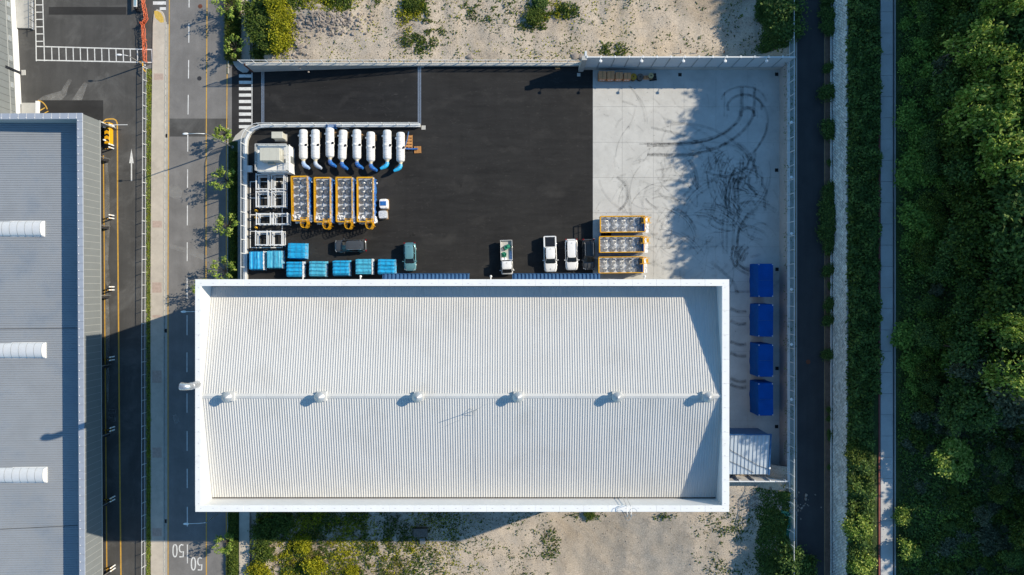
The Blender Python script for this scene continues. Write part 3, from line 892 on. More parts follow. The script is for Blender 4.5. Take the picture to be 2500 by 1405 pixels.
# ridge ventilators
for x in (-34.8, -23.5, -11.55, .7, 12.85, 23.95):
    b = MB(); b.box(x - .50, x + .62, YR - .56, YR + .56, ZR - .2, ZR + .42)
    vb = b.build('ridge_ventilator', M['roof'], fac)
    MB().lathe([(.36, ZR + .35), (.36, ZR + .72), (.48, ZR + .76), (.48, ZR + 1.08), (.36, ZR + 1.12)], 28, (x - .0, YR, 0)).build('drum', M['vent'] if 'vent' in M else M['steel'], vb, True, 40)
    MB().lathe([(.64, ZR + 1.10), (.64, ZR + 1.18), (.36, ZR + 1.44), (.08, ZR + 1.64), (.02, ZR + 1.66)], 32, (x, YR, 0)).build('cone_cap', M['vent'], vb, True, 30)
# exhaust flue at the west parapet
p = (-38.72, -11.9)
fl = MB(); fl.lathe([(.42, ZP - .1), (.42, ZP + 1.6), (.46, ZP + 1.62), (.46, ZP + 1.75), (.42, ZP + 1.78)], 24, (p[0], p[1], 0))
f1 = fl.build('flue', M['steel'], fac, True, 35)
el = MB(); el.tube([(p[0], p[1], ZP + 1.7), (p[0] - .02, p[1], ZP + 2.0), (p[0] - .18, p[1] + .02, ZP + 2.35), (p[0] - .5, p[1] + .05, ZP + 2.5), (p[0] - .85, p[1] + .08, ZP + 2.45)], [.42, .43, .45, .47, .5], 20)
el.build('elbow', M['steel'], f1, True, 60)
# lightning rod on a tripod, with its conductor across the roof
lx, ly = -4.75, -15.3; lz = ZE + (ZR - ZE) * (ly - YS_) / (YR - YS_) + .06
lr = MB(); lr.bar((lx, ly, lz), (lx, ly, lz + 2.6), .05)
for t in range(3):
    a = t * 2.1 + .4; lr.bar((lx + .55 * math.cos(a), ly + .55 * math.sin(a), lz), (lx, ly, lz + .9), .05)
lr.build('lightning_rod', M['steel'], fac)
def roof_z(y):
    return ZE + (ZR - ZE) * ((y - YS_) / (YR - YS_) if y < YR else (YN - y) / (YN - YR)) + .11
cb = MB(); cb.tube([(lx, ly, roof_z(ly)), (-3.0, -14.4, roof_z(-14.4)), (-1.0, -13.9, roof_z(-13.9))], .007, 5)
cb.tube([(lx, ly, roof_z(ly)), (-4.6, -20, roof_z(-20)), (-4.4, -26.5, roof_z(-26.5))], .007, 5)
cb.tube([(lx, ly, roof_z(ly)), (-6.5, -16.5, roof_z(-16.5)), (-8.6, -17.4, roof_z(-17.4))], .007, 5)
cb.build('conductor', M['steel'], fac)
# cage ladder hooked over the south parapet
ld = MB(); lx = 14.25
for dx in (-.24, .24):
    ld.tube([(lx + dx, FY0 - .28, -2.2), (lx + dx, FY0 - .28, ZP + 1.1), (lx + dx, FY0 + .1, ZP + 1.3), (lx + dx, FY0 + .9, ZP + 1.1), (lx + dx, FY0 + 1.0, ZE + .3)], .03, 6)
for k in range(70): ld.bar((lx - .24, FY0 - .28, -2 + .32 * k), (lx + .24, FY0 - .28, -2 + .32 * k), .03)
ldo = ld.build('ladder', M['steel'], fac)
cg = MB()
for k in range(14):
    z = 2.0 + 1.45 * k
    cg.tube([(lx + .42 * math.cos(t), FY0 - .35 - .62 * math.sin(t), z) for t in [i * PI / 8 for i in range(9)]], .022, 5)
for t in (.5, 1.2, 1.9, 2.6): cg.bar((lx + .42 * math.cos(t), FY0 - .35 - .62 * math.sin(t), 2.0), (lx + .42 * math.cos(t), FY0 - .35 - .62 * math.sin(t), ZP + .3), .03)
cg.tube([(lx + .5 + .45 * math.cos(t), FY0 + .3 + .42 * math.sin(t), ZP + 1.0) for t in [i * PI / 8 for i in range(15)]], .025, 5)
cg.tube([(lx - .9 + .4 * math.cos(t), FY0 + .32 + .42 * math.sin(t), ZP + .15) for t in [1.4 + i * PI / 8 for i in range(10)]], .025, 5)
cg.build('cage', M['steel'], ldo)
# blue ribbed canopies over the doors on the yard side
for a, b, tag_ in ((934, 1146, 'w'), (1251, 1465, 'e')):
    x0, x1 = ex(a, 5.0), ex(b, 5.0)
    mb = MB(); n = int((x1 - x0) / .55); prof = []
    for k in range(n):
        c = x0 + (x1 - x0) * k / n; r = (x1 - x0) / n
        prof += [(c, 0), (c + r * .42, 0), (c + r * .52, .13), (c + r * .88, .13), (c + r * .98, 0)]
    m_ = len(prof)
    vs = [(u, FY1, 5.22 + v) for u, v in prof] + [(u, 2.0, 4.95 + v) for u, v in prof]
    mb.add(vs, [(i, i + 1, m_ + i + 1, m_ + i) for i in range(m_ - 1)])
    cn = mb.build('canopy', M['blue_sheet'], fac)
    MB().box(x0 - .04, x1 + .04, 2.0, 2.06, 4.8, 5.12).build('fascia', M['blue_trim'], cn)
    ar = MB()
    for k in range(6): ar.bar((x0 + .4 + (x1 - x0 - .8) * k / 5, FY1, 4.3), (x0 + .4 + (x1 - x0 - .8) * k / 5, 1.95, 4.88), .08)
    ar.build('brackets', M['blue_trim'], cn)
    dr = MB()
    xa = x0 + 1.2
    for k in range(18): dr.box(xa, x1 - 1.2, FY1, FY1 + .03 + .012 * (k % 2), .02 + .24 * k, .25 + .24 * k)
    dr.build('roller_door', M['steel'], fac)
for px in (745, 884, 1199, 1571):
    x = ex(px, 5); d = MB(); d.box(x - .08, x + .08, FY1, FY1 + .5, 6.0, 6.1); d.lathe([(.05, 6.12), (.17, 6.05), (.18, 5.95), (.12, 5.9)], 14, (x, FY1 + .62, 0))
    d.build('wall_lamp', M['white'], fac)
for px, wd in ((705, 1.8), (860, .8), (1545, .7)):
    x = ex(px, 3); wf = MB().box(x - wd / 2, x + wd / 2, FY1, FY1 + .12, 1.6, 2.7).build('window', M['white'], fac)
    MB().box(x - wd / 2 + .08, x + wd / 2 - .08, FY1 + .12, FY1 + .13, 1.68, 2.62).build('pane', M['glass'], wf)

# ---- steel annex with blue trim at the south-east corner
ax0, ax1, ay0, ay1 = FX1 + .04, 37.5, -27.25, -21.45
an = thing('annex_shed', 'small ribbed metal shed with blue gable trim leaning against the white hall', 'shed', ((ax0 + ax1) / 2, (ay0 + ay1) / 2, 0))
def az(y): return 4.35 + .8 * (y - ay0) / (ay1 - ay0)
wl = MB(); zt_ = az(ay1) - .06; zb_ = az(ay0) - .06
wl.add([(ax0, ay0, 0.01), (ax1, ay0, .01), (ax1, ay1, .01), (ax0, ay1, .01), (ax0, ay0, zb_), (ax1, ay0, zb_), (ax1, ay1, zt_), (ax0, ay1, zt_)],
       [(3,2,1,0),(4,5,6,7),(0,1,5,4),(1,2,6,5),(2,3,7,6),(3,0,4,7)]).build('wall', M['blue_trim'], an)
n = 19; sw2 = (ax1 - ax0 - .1) / n
for i in range(n):
    x = ax0 + .05 + i * sw2
    mb = MB(); pr = [(x + .004, 0), (x + sw2 * .80, 0), (x + sw2 * .84, .08), (x + sw2 * .94, .08), (x + sw2 * .98, 0)]; k = len(pr)
    mb.add([(u, ay0 - .08, az(ay0 - .08) + v) for u, v in pr] + [(u, ay1 + .05, az(ay1 + .05) + v) for u, v in pr], [(q, q + 1, k + q + 1, k + q) for q in range(k - 1)])
    mb.build('roof_sheet', M['annex'] if 'annex' in M else M['roof'], an)
tr = MB(); tr.bar((ax1 + .06, ay0 - .1, az(ay0) + .02), (ax1 + .06, ay1 + .12, az(ay1) + .02), .22, .3); tr.bar((ax0, ay1 + .12, az(ay1) + .02), (ax1 + .17, ay1 + .12, az(ay1) + .02), .16, .3)
tr.build('roof_trim', M['blue_trim'], an)
dr = MB()
for k in range(14): dr.box(ax0 + 3.4, ax0 + 6.6, ay1, ay1 + .04 + .015 * (k % 2), .02 + .23 * k, .24 + .23 * k)
dr.build('roller_door', M['blue_sheet'], an)
MB().box(ax0 + .6, ax0 + 2.6, ay1, ay1 + .05, .02, 2.4).build('door', M['blue_sheet'], an)
d = MB(); d.box(ax0 + 1.2, ax0 + 1.3, ay1, ay1 + .3, 3.2, 3.3); d.lathe([(.05, 3.4), (.22, 3.35), (.22, 3.25)], 12, (ax0 + 1.25, ay1 + .35, 0)); d.build('wall_lamp', M['white'], an)
tr = MB(); tr.lathe([(.1, 4.6), (.16, 4.66), (.12, 4.8)], 12, (ax1 + .1, ay0 + .9, 0)); tr.build('roof_lamp', M['white'], an)
tr = MB()
def ap(u, v): x = ax0 + (ax1 - ax0) * u; y = ay1 + (ay0 - ay1) * v; return (x, y, az(y) + .12)
tr.tube([ap(.05, .08), ap(.22, .1), ap(.35, .22), ap(.5, .42), ap(.7, .62), ap(.85, .78), ap(.98, .86)], .035, 5)
tr.tube([ap(0, .33), ap(.15, .4), ap(.35, .58), ap(.55, .74), ap(.75, .92), ap(.8, .98)], .035, 5)
tr.build('dark_roof_line', M['dark'], an)  # two thin dark lines running diagonally over the annex roof

# ---- long grey warehouse on the west side (local frame: x east, y north, origin at the north-east corner)
ZW = 5.9
o0 = P(200, 277.5, ZW); o0.z = 0
gw = thing('grey_warehouse', 'long grey logistics warehouse with dark-joint sheet roof and white barrel skylights', 'warehouse', (0, 0, 0))
LW = 96.0
core = MB(); core.box(-62, -.8, -LW, -.78, 1.75, 2.6)
core.build('floor_deck', M['dark'], gw)
b = MB(); b.box(-.17, -.008, -LW, -.06, 1.6, ZW - .16); b.box(-62, -.06, -.17, -.06, ZS - .1, ZW - .16)
b.box(-.75, -.17, -LW, -.2, 1.6, ZW - .16); b.box(-62, -.75, -.75, -.17, 1.6, ZW - .16)
b.build('backing_wall', M['pale_joint'], gw)
pm = MB().box(-.06, 0, -.975, 0, 1.55, ZW - .12).mesh('wall_panel')
npan = 94
for i in range(npan):
    o = link('wall_panel', pm, gw, M['grey_panel']); o.location = (0, -i * 1.02 - .03, 0)
MB().box(-.08, .05, -LW, .05, 1.44, 1.55).build('drip_edge', M['pale_joint'], gw)
# recessed dock front below, dark doors between columns
dk = MB(); dk.box(-62, -2.12, -LW, -.9, ZS - .1, 1.6); dk.build('dock_wall', M['dark'], gw)
k = 0
for yc in (-5.3, -15.8, -26.6, -37.4, -48.1, -58.8, -69.6):
    y = yc
    c = MB(); c.box(-1.55, -1.2, y - .16, y + .16, ZS, 1.6); c.build('dock_column', M['dark'], gw)
    g = MB(); g.tube([(-1.05, y + .28, ZS), (-1.05, y + .28, 1.6)], .08, 8); g.build('downpipe', M['steel'], gw)
for i in range(8):
    y = -8.0 - 10.7 * (i - 0) if i else -10.5
    y = -10.55 - 10.72 * i
    if y > -80: MB().box(-2.12, -2.05, y - 2.2, y + 2.2, ZS + .9, 1.2).build('dock_door', M['grey_panel'], gw)
for i in range(80):
    MB().cbox(-.76, .07, -1.2 * (i + 1) + .01, -1.2 * i - .01 - (.0 if i else .78), ZW - .16, ZW, .02).build('coping', M['grey_cop'], gw)
for i in range(18):
    MB().cbox(-.77 - 1.2 * (i + 1) + .01 if True else 0, -.77 - 1.2 * i - .0, -.78, .07, ZW - .16, ZW, .02).build('coping', M['grey_cop'], gw)
MB().cbox(-.77, .07, -.78, .07, ZW - .16, ZW, .02).build('coping', M['grey_cop'], gw)
cl = MB()
for i in range(80): cl.box(-.62, -.55, -1.2 * i - 1.1, -1.2 * i - .98, ZW, ZW + .06)
for i in range(18): cl.box(-.9 - 1.2 * i, -.78 - 1.2 * i, -.62, -.55, ZW, ZW + .06)
cl.build('coping_clips', M['white'], gw)['kind'] = 'stuff'
# roof sheets: three narrow ribs to a sheet
zr0 = 3.05
pr = []
for q in range(3):
    a = -q * .34
    pr += [(a, 0), (a - .25, 0), (a - .275, -.06), (a - .315, -.06)]
pr.append((-1.016, 0)); m_ = len(pr)
sm = MB().add([(-.8, u, zr0 + v) for u, v in pr] + [(-62, u, zr0 + 2.2 + v) for u, v in pr], [(q, m_ + q, m_ + q + 1, q + 1) for q in range(m_ - 1)]).mesh('roof_sheet')
for i in range(93):
    o = link('roof_sheet', sm, gw, M['grey_roof']); o.location = (0, -.8 - i * 1.02, 0)
# skylights
gw_rot = math.radians(.305)
def gl(px, py, z):
    q = P(px, py, z) - o0; c, s_ = math.cos(-gw_rot), math.sin(-gw_rot)
    return (q.x * c - q.y * s_, q.x * s_ + q.y * c)
for px, py in ((105, 558.5), (108.5, 856), (111, 1161)):
    lx, ly = gl(px, py, 3.7)
    zb = zr0 + 2.2 * (-lx - .8) / 61.2
    fr = MB(); fr.box(lx - 20, lx, ly - 1.16, ly + 1.16, zb - .25, zb + .18); sk = fr.build('skylight', M['white'], gw)
    seg = 1.12
    for i in range(12):
        xa = lx - .28 - i * seg; xb = xa - seg + .035
        mb = MB(); vs = []
        N = 10
        for xx in (xa, xb):
            for t in range(N + 1):
                a = PI * t / N; vs.append((xx, ly + 1.1 * math.cos(a), zb + .18 + .58 * math.sin(a)))
        mb.add(vs, [(t, t + 1, N + 2 + t, N + 1 + t) for t in range(N)])
        mb.build('pane', M['skylight'], sk, True)
    mb = MB(); vs = [(lx - .02, ly + 1.1 * math.cos(PI * t / N), zb + .18 + .05) for t in range(N + 1)] + [(lx - .29, ly + 1.1 * math.cos(PI * t / N), zb + .18 + .58 * math.sin(PI * t / N)) for t in range(N + 1)]
    mb.add(vs, [(t, t + 1, N + 2 + t, N + 1 + t) for t in range(N)]).build('end_cap', M['skylight'], sk)
    rb = MB()
    for i in range(13):
        xx = lx - .28 - i * seg + .018
        rb.tube([(xx, ly + 1.1 * math.cos(PI * t / N), zb + .185 + .585 * math.sin(PI * t / N)) for t in range(N + 1)], .022, 4)
    rb.build('ribs', M['grey_panel'], sk)
for py0, py1 in ((803.5, 801.5), (1293, 1283)):
    a = gl(0, py0, 3.6); b_ = gl(190, py1, 3.1)
    mb = MB(); pts = []
    for t in range(9):
        f = t / 8; x = a[0] + (b_[0] - a[0]) * f; y = a[1] + (b_[1] - a[1]) * f
        pts.append((x, y, zr0 + 2.2 * (-x - .8) / 61.2 + .06))
    mb.tube(pts, .035, 5).build('dark_roof_line', M['dark'], gw)  # dark cable laid across the warehouse roof
gw.location = o0; gw.rotation_euler = (0, 0, gw_rot)

# ---- second wing of the warehouse with a row of small windows, further north
o1 = P(53, 277, ZS); r1 = math.atan2(13.5, 277)
wg = thing('office_wing', 'grey panelled wing with white plinth and a row of small square windows', 'office', (0, 0, 0))
MB().box(-30, -.09, -1.2, 70, ZS, 6.5).build('wall_core', M['pale_joint'], wg)
pm2a = MB().box(-.09, 0, .02, 1.035, -1.5, -.46).mesh('wall_panel'); pm2b = MB().box(-.09, 0, .02, 1.035, -.36, 6.4).mesh('wall_panel')
for i in range(66):
    for me in (pm2a, pm2b):
        o = link('wall_panel', me, wg, M['grey_panel']); o.location = (0, -1.2 + 1.06 * i, 0)
MB().box(-.09, .04, -1.2, 69, ZS, -1.56).build('plinth', M['white'], wg)
MB().box(-.09, .03, -1.2, 69, -.46, -.36).build('trim_band', M['pale_joint'], wg)
for py in (-10, 22, 55, 103.5, 152, 216):
    ly = (277 - py) * 1.0263 / S
    wf = MB().box(0, .05, ly - .40, ly + .40, -1.25, -.62).build('window', M['pale_joint'], wg)
    MB().box(.05, .06, ly - .32, ly + .32, -1.17, -.70).build('pane', mat('pale_glass', (.30, .33, .36), .1, 2, .15), wf)
for py in (5, 188):
    ly = (277 - py) * 1.0263 / S + .4
    g = MB(); g.tube([(.14, ly + .1, ZS + .3), (.14, ly + .1, .4)], .07, 8); g.tube([(.14, ly + .32, ZS + .3), (.14, ly + .32, .4)], .07, 8)
    g.tube([(.14, ly + .1, ZS + .35), (.34, ly + .1, ZS + .15)], .08, 8); g.tube([(.14, ly + .32, ZS + .35), (.34, ly + .32, ZS + .15)], .08, 8)
    g.build('downpipe', M['dark'], wg)
    MB().cbox(.3, .95, ly - .2, ly + .62, ZS, ZS + .1, .02).build('splash_block', M['conc'], wg)
wg.location = Vector((o1.x, o1.y, 0)); wg.rotation_euler = (0, 0, r1)
# loading step and ramp of the wing
st = thing('loading_step', 'pale concrete landing beside the grey wing with a low white rail', 'landing', tuple(P(63, 35, ZS)))
MB().prism([(q.x, q.y) for q in [P(40, -80, ZS), P(43.5, 70, ZS), P(84, 71, ZS), P(82.5, -80, ZS)]], ZS, ZS + .32).build('landing_slab', M['conc'], st)
MB().prism([(q.x, q.y) for q in [P(79, -80, ZS), P(81.5, 74, ZS), P(88, 74, ZS), P(85, -80, ZS)]], ZS + .32, ZS + .34).build('landing_edge', M['white'], st)
MB().bar(P(81.5, -80, ZS + 1.4), P(83.5, 71, ZS + 1.4), .05).build('top_rail', M['dark'], st)
for i in range(9):
    q = P(83.3 - i * .25, 70 - i * 16.4, ZS + .32); MB().bar(q, (q.x, q.y, ZS + 1.4), .05).build('rail_post', M['dark'], st)
mb = MB()
for i in range(60):
    q = P(83.4 - i * .04, 70 - i * 2.5, ZS + .45); mb.bar(q, (q.x, q.y, ZS + 1.38), .02)
mb.bar(P(83.4, 70, ZS + .45), P(81.2, -80, ZS + .45), .03)
mb.build('infill_bars', M['dark'], st)['kind'] = 'stuff'
st2 = thing('dock_step', 'short pale concrete step with white edge against the grey warehouse end', 'step', tuple(P(72, 262, ZS)))
MB().prism([(q.x, q.y) for q in [P(52, 251.5, ZS + .5), P(52, 300, ZS + .5), P(87, 300, ZS + .5), P(87, 251.5, ZS + .5)]][::-1], ZS, ZS + .5).build('step_slab', M['conc'], st2)
MB().prism([(q.x, q.y) for q in [P(87, 247, ZS + .5), P(86, 300, ZS + .5), P(91, 300, ZS + .5), P(93, 247, ZS + .5)]][::-1], ZS, ZS + .55).build('step_edge', M['white'], st2)

# ================================================================ WALLS AND FENCES
def along(pts, step):
    """points and headings every step metres along a polyline"""
    pts = [Vector(p) for p in pts]; out = []; carry = 0.0
    for a, b in zip(pts[:-1], pts[1:]):
        L = (b - a).length; d = (b - a) / L; t = carry
        while t <= L + 1e-6:
            out.append((a + d * t, d)); t += step
        carry = t - L
    return out
def fence(name, label, base, hgt, post_sp, pm_, bar_sp=.13, bar_w=.02, bar_m=None, rail=.06, post=.09, arm=0.0, skip=(), low=.1, group=None, mid=False):
    t = thing(name, label, 'fence', tuple(base[0]), group)
    off = Vector((0, 0, hgt))
    for i, (p, d) in enumerate(along(base, post_sp)):
        mb = MB(); mb.bar(p, p + off, post)
        if arm:
            n = Vector((-d.y, d.x, 0)) * arm
            mb.bar(p + n, p + Vector((0, 0, hgt * .55)), post * .45)
        mb.build('post', pm_, t)
    up, lo = [p + Vector((0, 0, hgt - .05)) for p in map(Vector, base)], [p + Vector((0, 0, low)) for p in map(Vector, base)]
    for nm, ps in (('top_rail', up), ('bottom_rail', lo)):
        mb = MB()
        for a, b in zip(ps[:-1], ps[1:]): mb.bar(a, b, rail)
        mb.build(nm, pm_, t)
    if bar_sp:
        mb = MB()
        for p, d in along(base, bar_sp):
            s_ = d * (bar_w / 2)
            n = Vector((-d.y, d.x, 0)) * (bar_w / 2); z0, z1 = Vector((0, 0, low)), Vector((0, 0, hgt - .06))
            mb.add([p + n + z0, p - s_ - n + z0, p + s_ - n + z0, p + n + z1, p - s_ - n + z1, p + s_ - n + z1], [(0, 1, 4, 3), (1, 2, 5, 4), (2, 0, 3, 5)])
        if mid:
            for k in range(1, 8):
                zz = Vector((0, 0, low + (hgt - low) * k / 8))
                for a, b in zip(base[:-1], base[1:]): mb.bar(Vector(a) + zz, Vector(b) + zz, bar_w)
        mb.build('infill_bars', bar_m or pm_, t)['kind'] = 'stuff'
    return t
def wall_run(name, label, pts, thick, zlo, zhi, m, cap=None, seg=2.05, cat='wall'):
    """retaining wall cut into cast lengths along a plan polyline, each length a part, with cap pieces"""
    t = thing(name, label, cat, (pts[0][0], pts[0][1], 0))
    pts = [Vector((p[0], p[1], 0)) for p in pts]
    L = sum((b - a).length for a, b in zip(pts[:-1], pts[1:])); n = max(1, int(round(L / seg)))
    def at(s_):
        for a, b in zip(pts[:-1], pts[1:]):
            l_ = (b - a).length
            if s_ <= l_ + 1e-6: return a + (b - a) * (s_ / l_)
            s_ -= l_
        return pts[-1]
    def norm(s_):
        d = at(min(L, s_ + .05)) - at(max(0, s_ - .05)); return Vector((-d.y, d.x, 0)).normalized()
    for i in range(n):
        s0, s1 = L * i / n + .008, L * (i + 1) / n - .008
        for nm, th, z0, z1, m_ in (('wall_length', thick, None, zhi, m), ('cap', thick + .1, zhi, zhi + .1, cap)):
            if m_ is None: continue
            ss = [s0 + (s1 - s0) * q / 2 for q in range(3)]
            A = [at(q) + norm(q) * th / 2 for q in ss]; B = [at(q) - norm(q) * th / 2 for q in ss]
            ring = A + B[::-1]
            za = zlo if not callable(zlo) else zlo(at(s0).x)
            MB().prism([(q.x, q.y) for q in ring], za if z0 is None else z0, z1).build(nm, m_, t)
    return t
FZ = .6
# west retaining wall curving into the low wall beside the ramp
wpts = [(599, 686), (599, 352), (600.6, 341), (604.5, 331), (610.5, 322), (619, 314.5), (629, 309.5), (640, 307.3), (1026, 306.3)]
wp = [P(a, b, FZ) for a, b in wpts]
wall_run('yard_wall', 'white concrete wall along the street that curves round into the entrance ramp', [(p.x, p.y) for p in wp], .42, -3.0, FZ, M['conc'], M['white_rail'])
fb = [Vector((p.x, p.y, FZ + .1)) for p in wp]
fence('wall_fence', 'pale mesh fence on the curved wall between street, ramp and tanks', fb, 1.7, 2.06, M['white_rail'], .1, .014, M['net_wire'], .06, .1, 0, low=.08)
# north boundary, low part with fence
nw = [(P(600, 157, FZ).x, 33.9), (P(1420, 157, FZ).x, 33.9)]
wall_run('boundary_wall', 'long low boundary wall with cream cap between the ramp and the bare earth', nw, .36, -3.0, FZ, M['conc'], mat('cream_cap', (.66, .62, .54), .06, 2, .6), 2.05)
fence('boundary_fence', 'pale mesh fence with leaning posts in front of the bare earth', [(nw[0][0] - .6, 34.0, FZ + .1), (nw[1][0], 34.0, FZ + .1)], 1.5, 2.06, M['white_rail'], .1, .014, M['net_wire'], .06, .1, .0, low=.06)
MB().box(nw[0][0] - .3, nw[0][0] - .005, 33.7, 34.1, -3, FZ).build('wall_end', M['rust'], bpy.data.objects['boundary_wall'])
# high sound-barrier wall north of the concrete yard
hx0, hx1, hy = P(1424, 0, 0).x, 41.0, 33.2
sw_ = thing('barrier_wall', 'tall pale panel barrier on a concrete base behind the stacked cartons', 'wall', (hx0, hy, 0))
xx = hx0; k = 0
step = 34.1 / S * .9483
while xx < hx1 - .2:
    xe = min(hx1, xx + step)
    MB().box(xx + .012, xe - .012, hy, hy + .3, -.2, 1.25).build('base_length', M['conc'], sw_)
    for q in range(3): MB().box(xx + .07, xe - .07, hy + .08, hy + .2, 1.27 + q * 1.42, 2.67 + q * 1.42).build('panel', M['sound_panel'], sw_)
    p_ = MB(); p_.box(xx - .06, xx + .06, hy + .02, hy + .3, 1.25, 5.52); p_.box(xx - .12, xx + .12, hy - .02, hy + .34, 1.25, 1.29); p_.build('post', mat('barrier_post', (.30, .34, .36), .05), sw_)
    MB().box(xx - .1, xx + .1, hy - .0, hy + .34, 5.53, 5.6).build('post_cap', M['white_rail'], sw_)
    xx += step; k += 1
MB().box(hx0, hx1, hy + .06, hy + .22, 5.53, 5.57).build('top_rail', M['white_rail'], sw_)
MB().box(hx0 - .75, hx0 - .02, hy - .28, hy + .34, -.1, 5.5).build('end_post', M['conc'], sw_)
MB().box(hx0 - .3, hx0 - .02, hy + .34, 34.3, -.1, 5.3).build('return_panel', M['sound_panel'], sw_)
for px in (1466, 1566, 1668, 1770, 1871):
    q = P(px, 148, 5.6); d = MB(); d.bar((q.x, hy + .15, 5.58), (q.x, hy - .45, 5.75), .05); d.lathe([(.03, 5.86), (.2, 5.82), (.24, 5.74), (.12, 5.68)], 14, (q.x, hy - .5, 0))
    d.build('flood_lamp', M['white_rail'], sw_, True, 40)
# east retaining wall of blocks, with a green mesh fence on top
rw = thing('block_wall', 'grey-pink stacked block retaining wall below the east lane', 'wall', (40.9, 0, 0))
y = -28.6; i = 0
while y < 33.1:
    y2 = min(33.15, y + 2.6)
    for c in range(4):
        o_ = 1.3 if c % 2 else 0
        ya_, yb_ = max(-28.6, y + o_), min(33.15, y + 2.6 + o_)
        if yb_ - ya_ > .1: MB().cbox(40.80 - .0 * c, 40.96, ya_ + .012, yb_ - .012, .0 + .8 * c + .01, .8 * c + .79, .012).build('block', M['rblock'], rw)
    y += 2.6
MB().box(40.74, 41.12, -28.65, 33.4, 3.205, 3.29).build('cap', M['white_rail'], rw)
ef = fence('lane_fence', 'pale fence with dark green mesh beside the shaded lane', [(41.0, -46, 3.3), (41.0, 46, 3.3)], 1.85, 2.06, M['white_rail'], .11, .016, M['green_wire'], .06, .1, .45, low=.1, mid=True)
for py in (300, 434, 571, 707, 841, 975):
    q = P(1929, py, 5.0); d = MB(); d.bar((41.0, q.y, 5.1), (40.6, q.y, 5.25), .05); d.lathe([(.03, 5.36), (.18, 5.32), (.22, 5.24), (.1, 5.18)], 14, (40.55, q.y, 0))
    d.build('flood_lamp', M['white_rail'], ef, True, 40)
# south panel fence between hall and lane
sp = thing('panel_fence', 'white solid panel fence closing the yard south of the annex shed', 'fence', (FX1 + .1, -28.6, 0))
xx = FX1 + .06
while xx < 40.8:
    xe = min(40.75, xx + 2.25)
    MB().box(xx - .07, xx + .07, -28.62, -28.34, -3, 3.7).build('post', M['white_rail'], sp)
    MB().box(xx + .08, xe - .08, -28.66, -28.54, .3, 3.6).build('panel', M['white'], sp)
    MB().box(xx + .08, xe - .08, -28.7, -28.5, -3.0, .28).build('base_length', M['conc'], sp)
    xx += 2.25
MB().box(FX1 + .06, 40.75, -28.66, -28.5, 3.61, 3.67).build('top_rail', M['white_rail'], sp)
# picket fence of the west lot
pf = [P(a, b, ZS) for a, b in ((357.5, 168), (356, 520), (354.5, 880), (354.5, 1450))]
fence('picket_fence', 'long white picket fence between the west lot and the grass verge', pf, 1.1, 31.1 / S * 1.026, M['white_rail'], .16, .02, M['net_wire'], .05, .08, .22, low=.12)
# guard rail on the far side of the lane
grl = thing('guard_rail', 'grey steel guard rail along the foot of the pale block wall', 'guard rail', (46.85, 0, 3.2))
for i in range(46):
    MB().box(46.98, 47.06, -46 + 2 * i - .05, -46 + 2 * i + .05, 3.2, 3.95).build('post', M['steel'], grl)
    if i < 45: MB().box(46.9, 46.97, -46 + 2 * i + .01, -44 + 2 * i - .01, 3.62, 3.93).build('rail_length', M['white_rail'], grl)
# pale block wall carrying the planted terrace
bwl = thing('terrace_wall', 'pale interlocking block wall below the planted terrace', 'wall', (47.3, 0, 3.2))
MB().box(47.45, 47.75, -110, 120, 3.0, 7.55).build('wall_core', M['dark_conc'], bwl)
mb = MB(); r3 = random.Random(5)
for c in range(14):
    z0 = 3.2 + .315 * c; xf = 47.12 + .018 * c
    for i in range(215):
        y = -46 + .43 * i + (.215 if c % 2 else 0); d = r3.uniform(-.02, .03)
        # split-faced block: bulged front
        mb.add([(xf + .10, y + .012, z0), (xf + .10, y + .418, z0), (xf + .10, y + .418, z0 + .30), (xf + .10, y + .012, z0 + .30),
                (xf - d, y + .11, z0 + .07), (xf - d, y + .32, z0 + .07), (xf - d + .03, y + .32, z0 + .26), (xf - d + .03, y + .11, z0 + .26),
                (xf + .4, y + .012, z0 + .3), (xf + .4, y + .418, z0 + .3)],
               [(4, 5, 6, 7), (0, 1, 5, 4), (1, 2, 6, 5), (2, 3, 7, 6), (3, 0, 4, 7), (3, 2, 9, 8)])
mb.build('blocks', M['block'], bwl)['kind'] = 'stuff'

# ================================================================ THINGS IN THE YARD
r4 = random.Random(11)
# ---- small flat-roofed pump house with railing and a unit on its roof
pz = 2.7
A = P(629, 355, pz); B = P(706, 420, pz)
ph = thing('pump_house', 'small white flat-roofed block with roof railing and a beige unit, beside the white vessels', 'pump house', ((A.x + B.x) / 2, (A.y + B.y) / 2, 0))
MB().box(A.x, B.x, B.y, A.y, .004, pz - .12).build('wall', M['white'], ph)
MB().cbox(A.x - .08, B.x + .08, B.y - .08, A.y + .08, pz - .12, pz, .03).build('roof', M['white'], ph)
MB().box(B.x, B.x + .05, (A.y + B.y) / 2 - .5, (A.y + B.y) / 2 + .5, .02, 2.1).build('door', M['grey_panel'], ph)
rl = ph
def rail_side(a, b, n, par, z, h=1.15, m_=M['white_rail']):
    mb = MB(); a, b = Vector(a), Vector(b)
    for zz in (h, h * .5): mb.bar((a.x, a.y, z + zz), (b.x, b.y, z + zz), .06)
    mb.build('rail', m_, par)
    for i in range(n + 1):
        q = a + (b - a) * i / n; MB().bar((q.x, q.y, z), (q.x, q.y, z + h + .02), .07).build('rail_post', m_, par)
    mb = MB(); L = (b - a).length
    for i in range(int(L / .07)):
        q = a + (b - a) * (i * .07 / L); mb.bar((q.x, q.y, z + .05), (q.x, q.y, z + h), .018)
    mb.build('rail_mesh', M['net_wire'], par)['kind'] = 'stuff'
x0, x1, y0, y1 = A.x + .05, B.x - .05, B.y + .05, A.y - .05
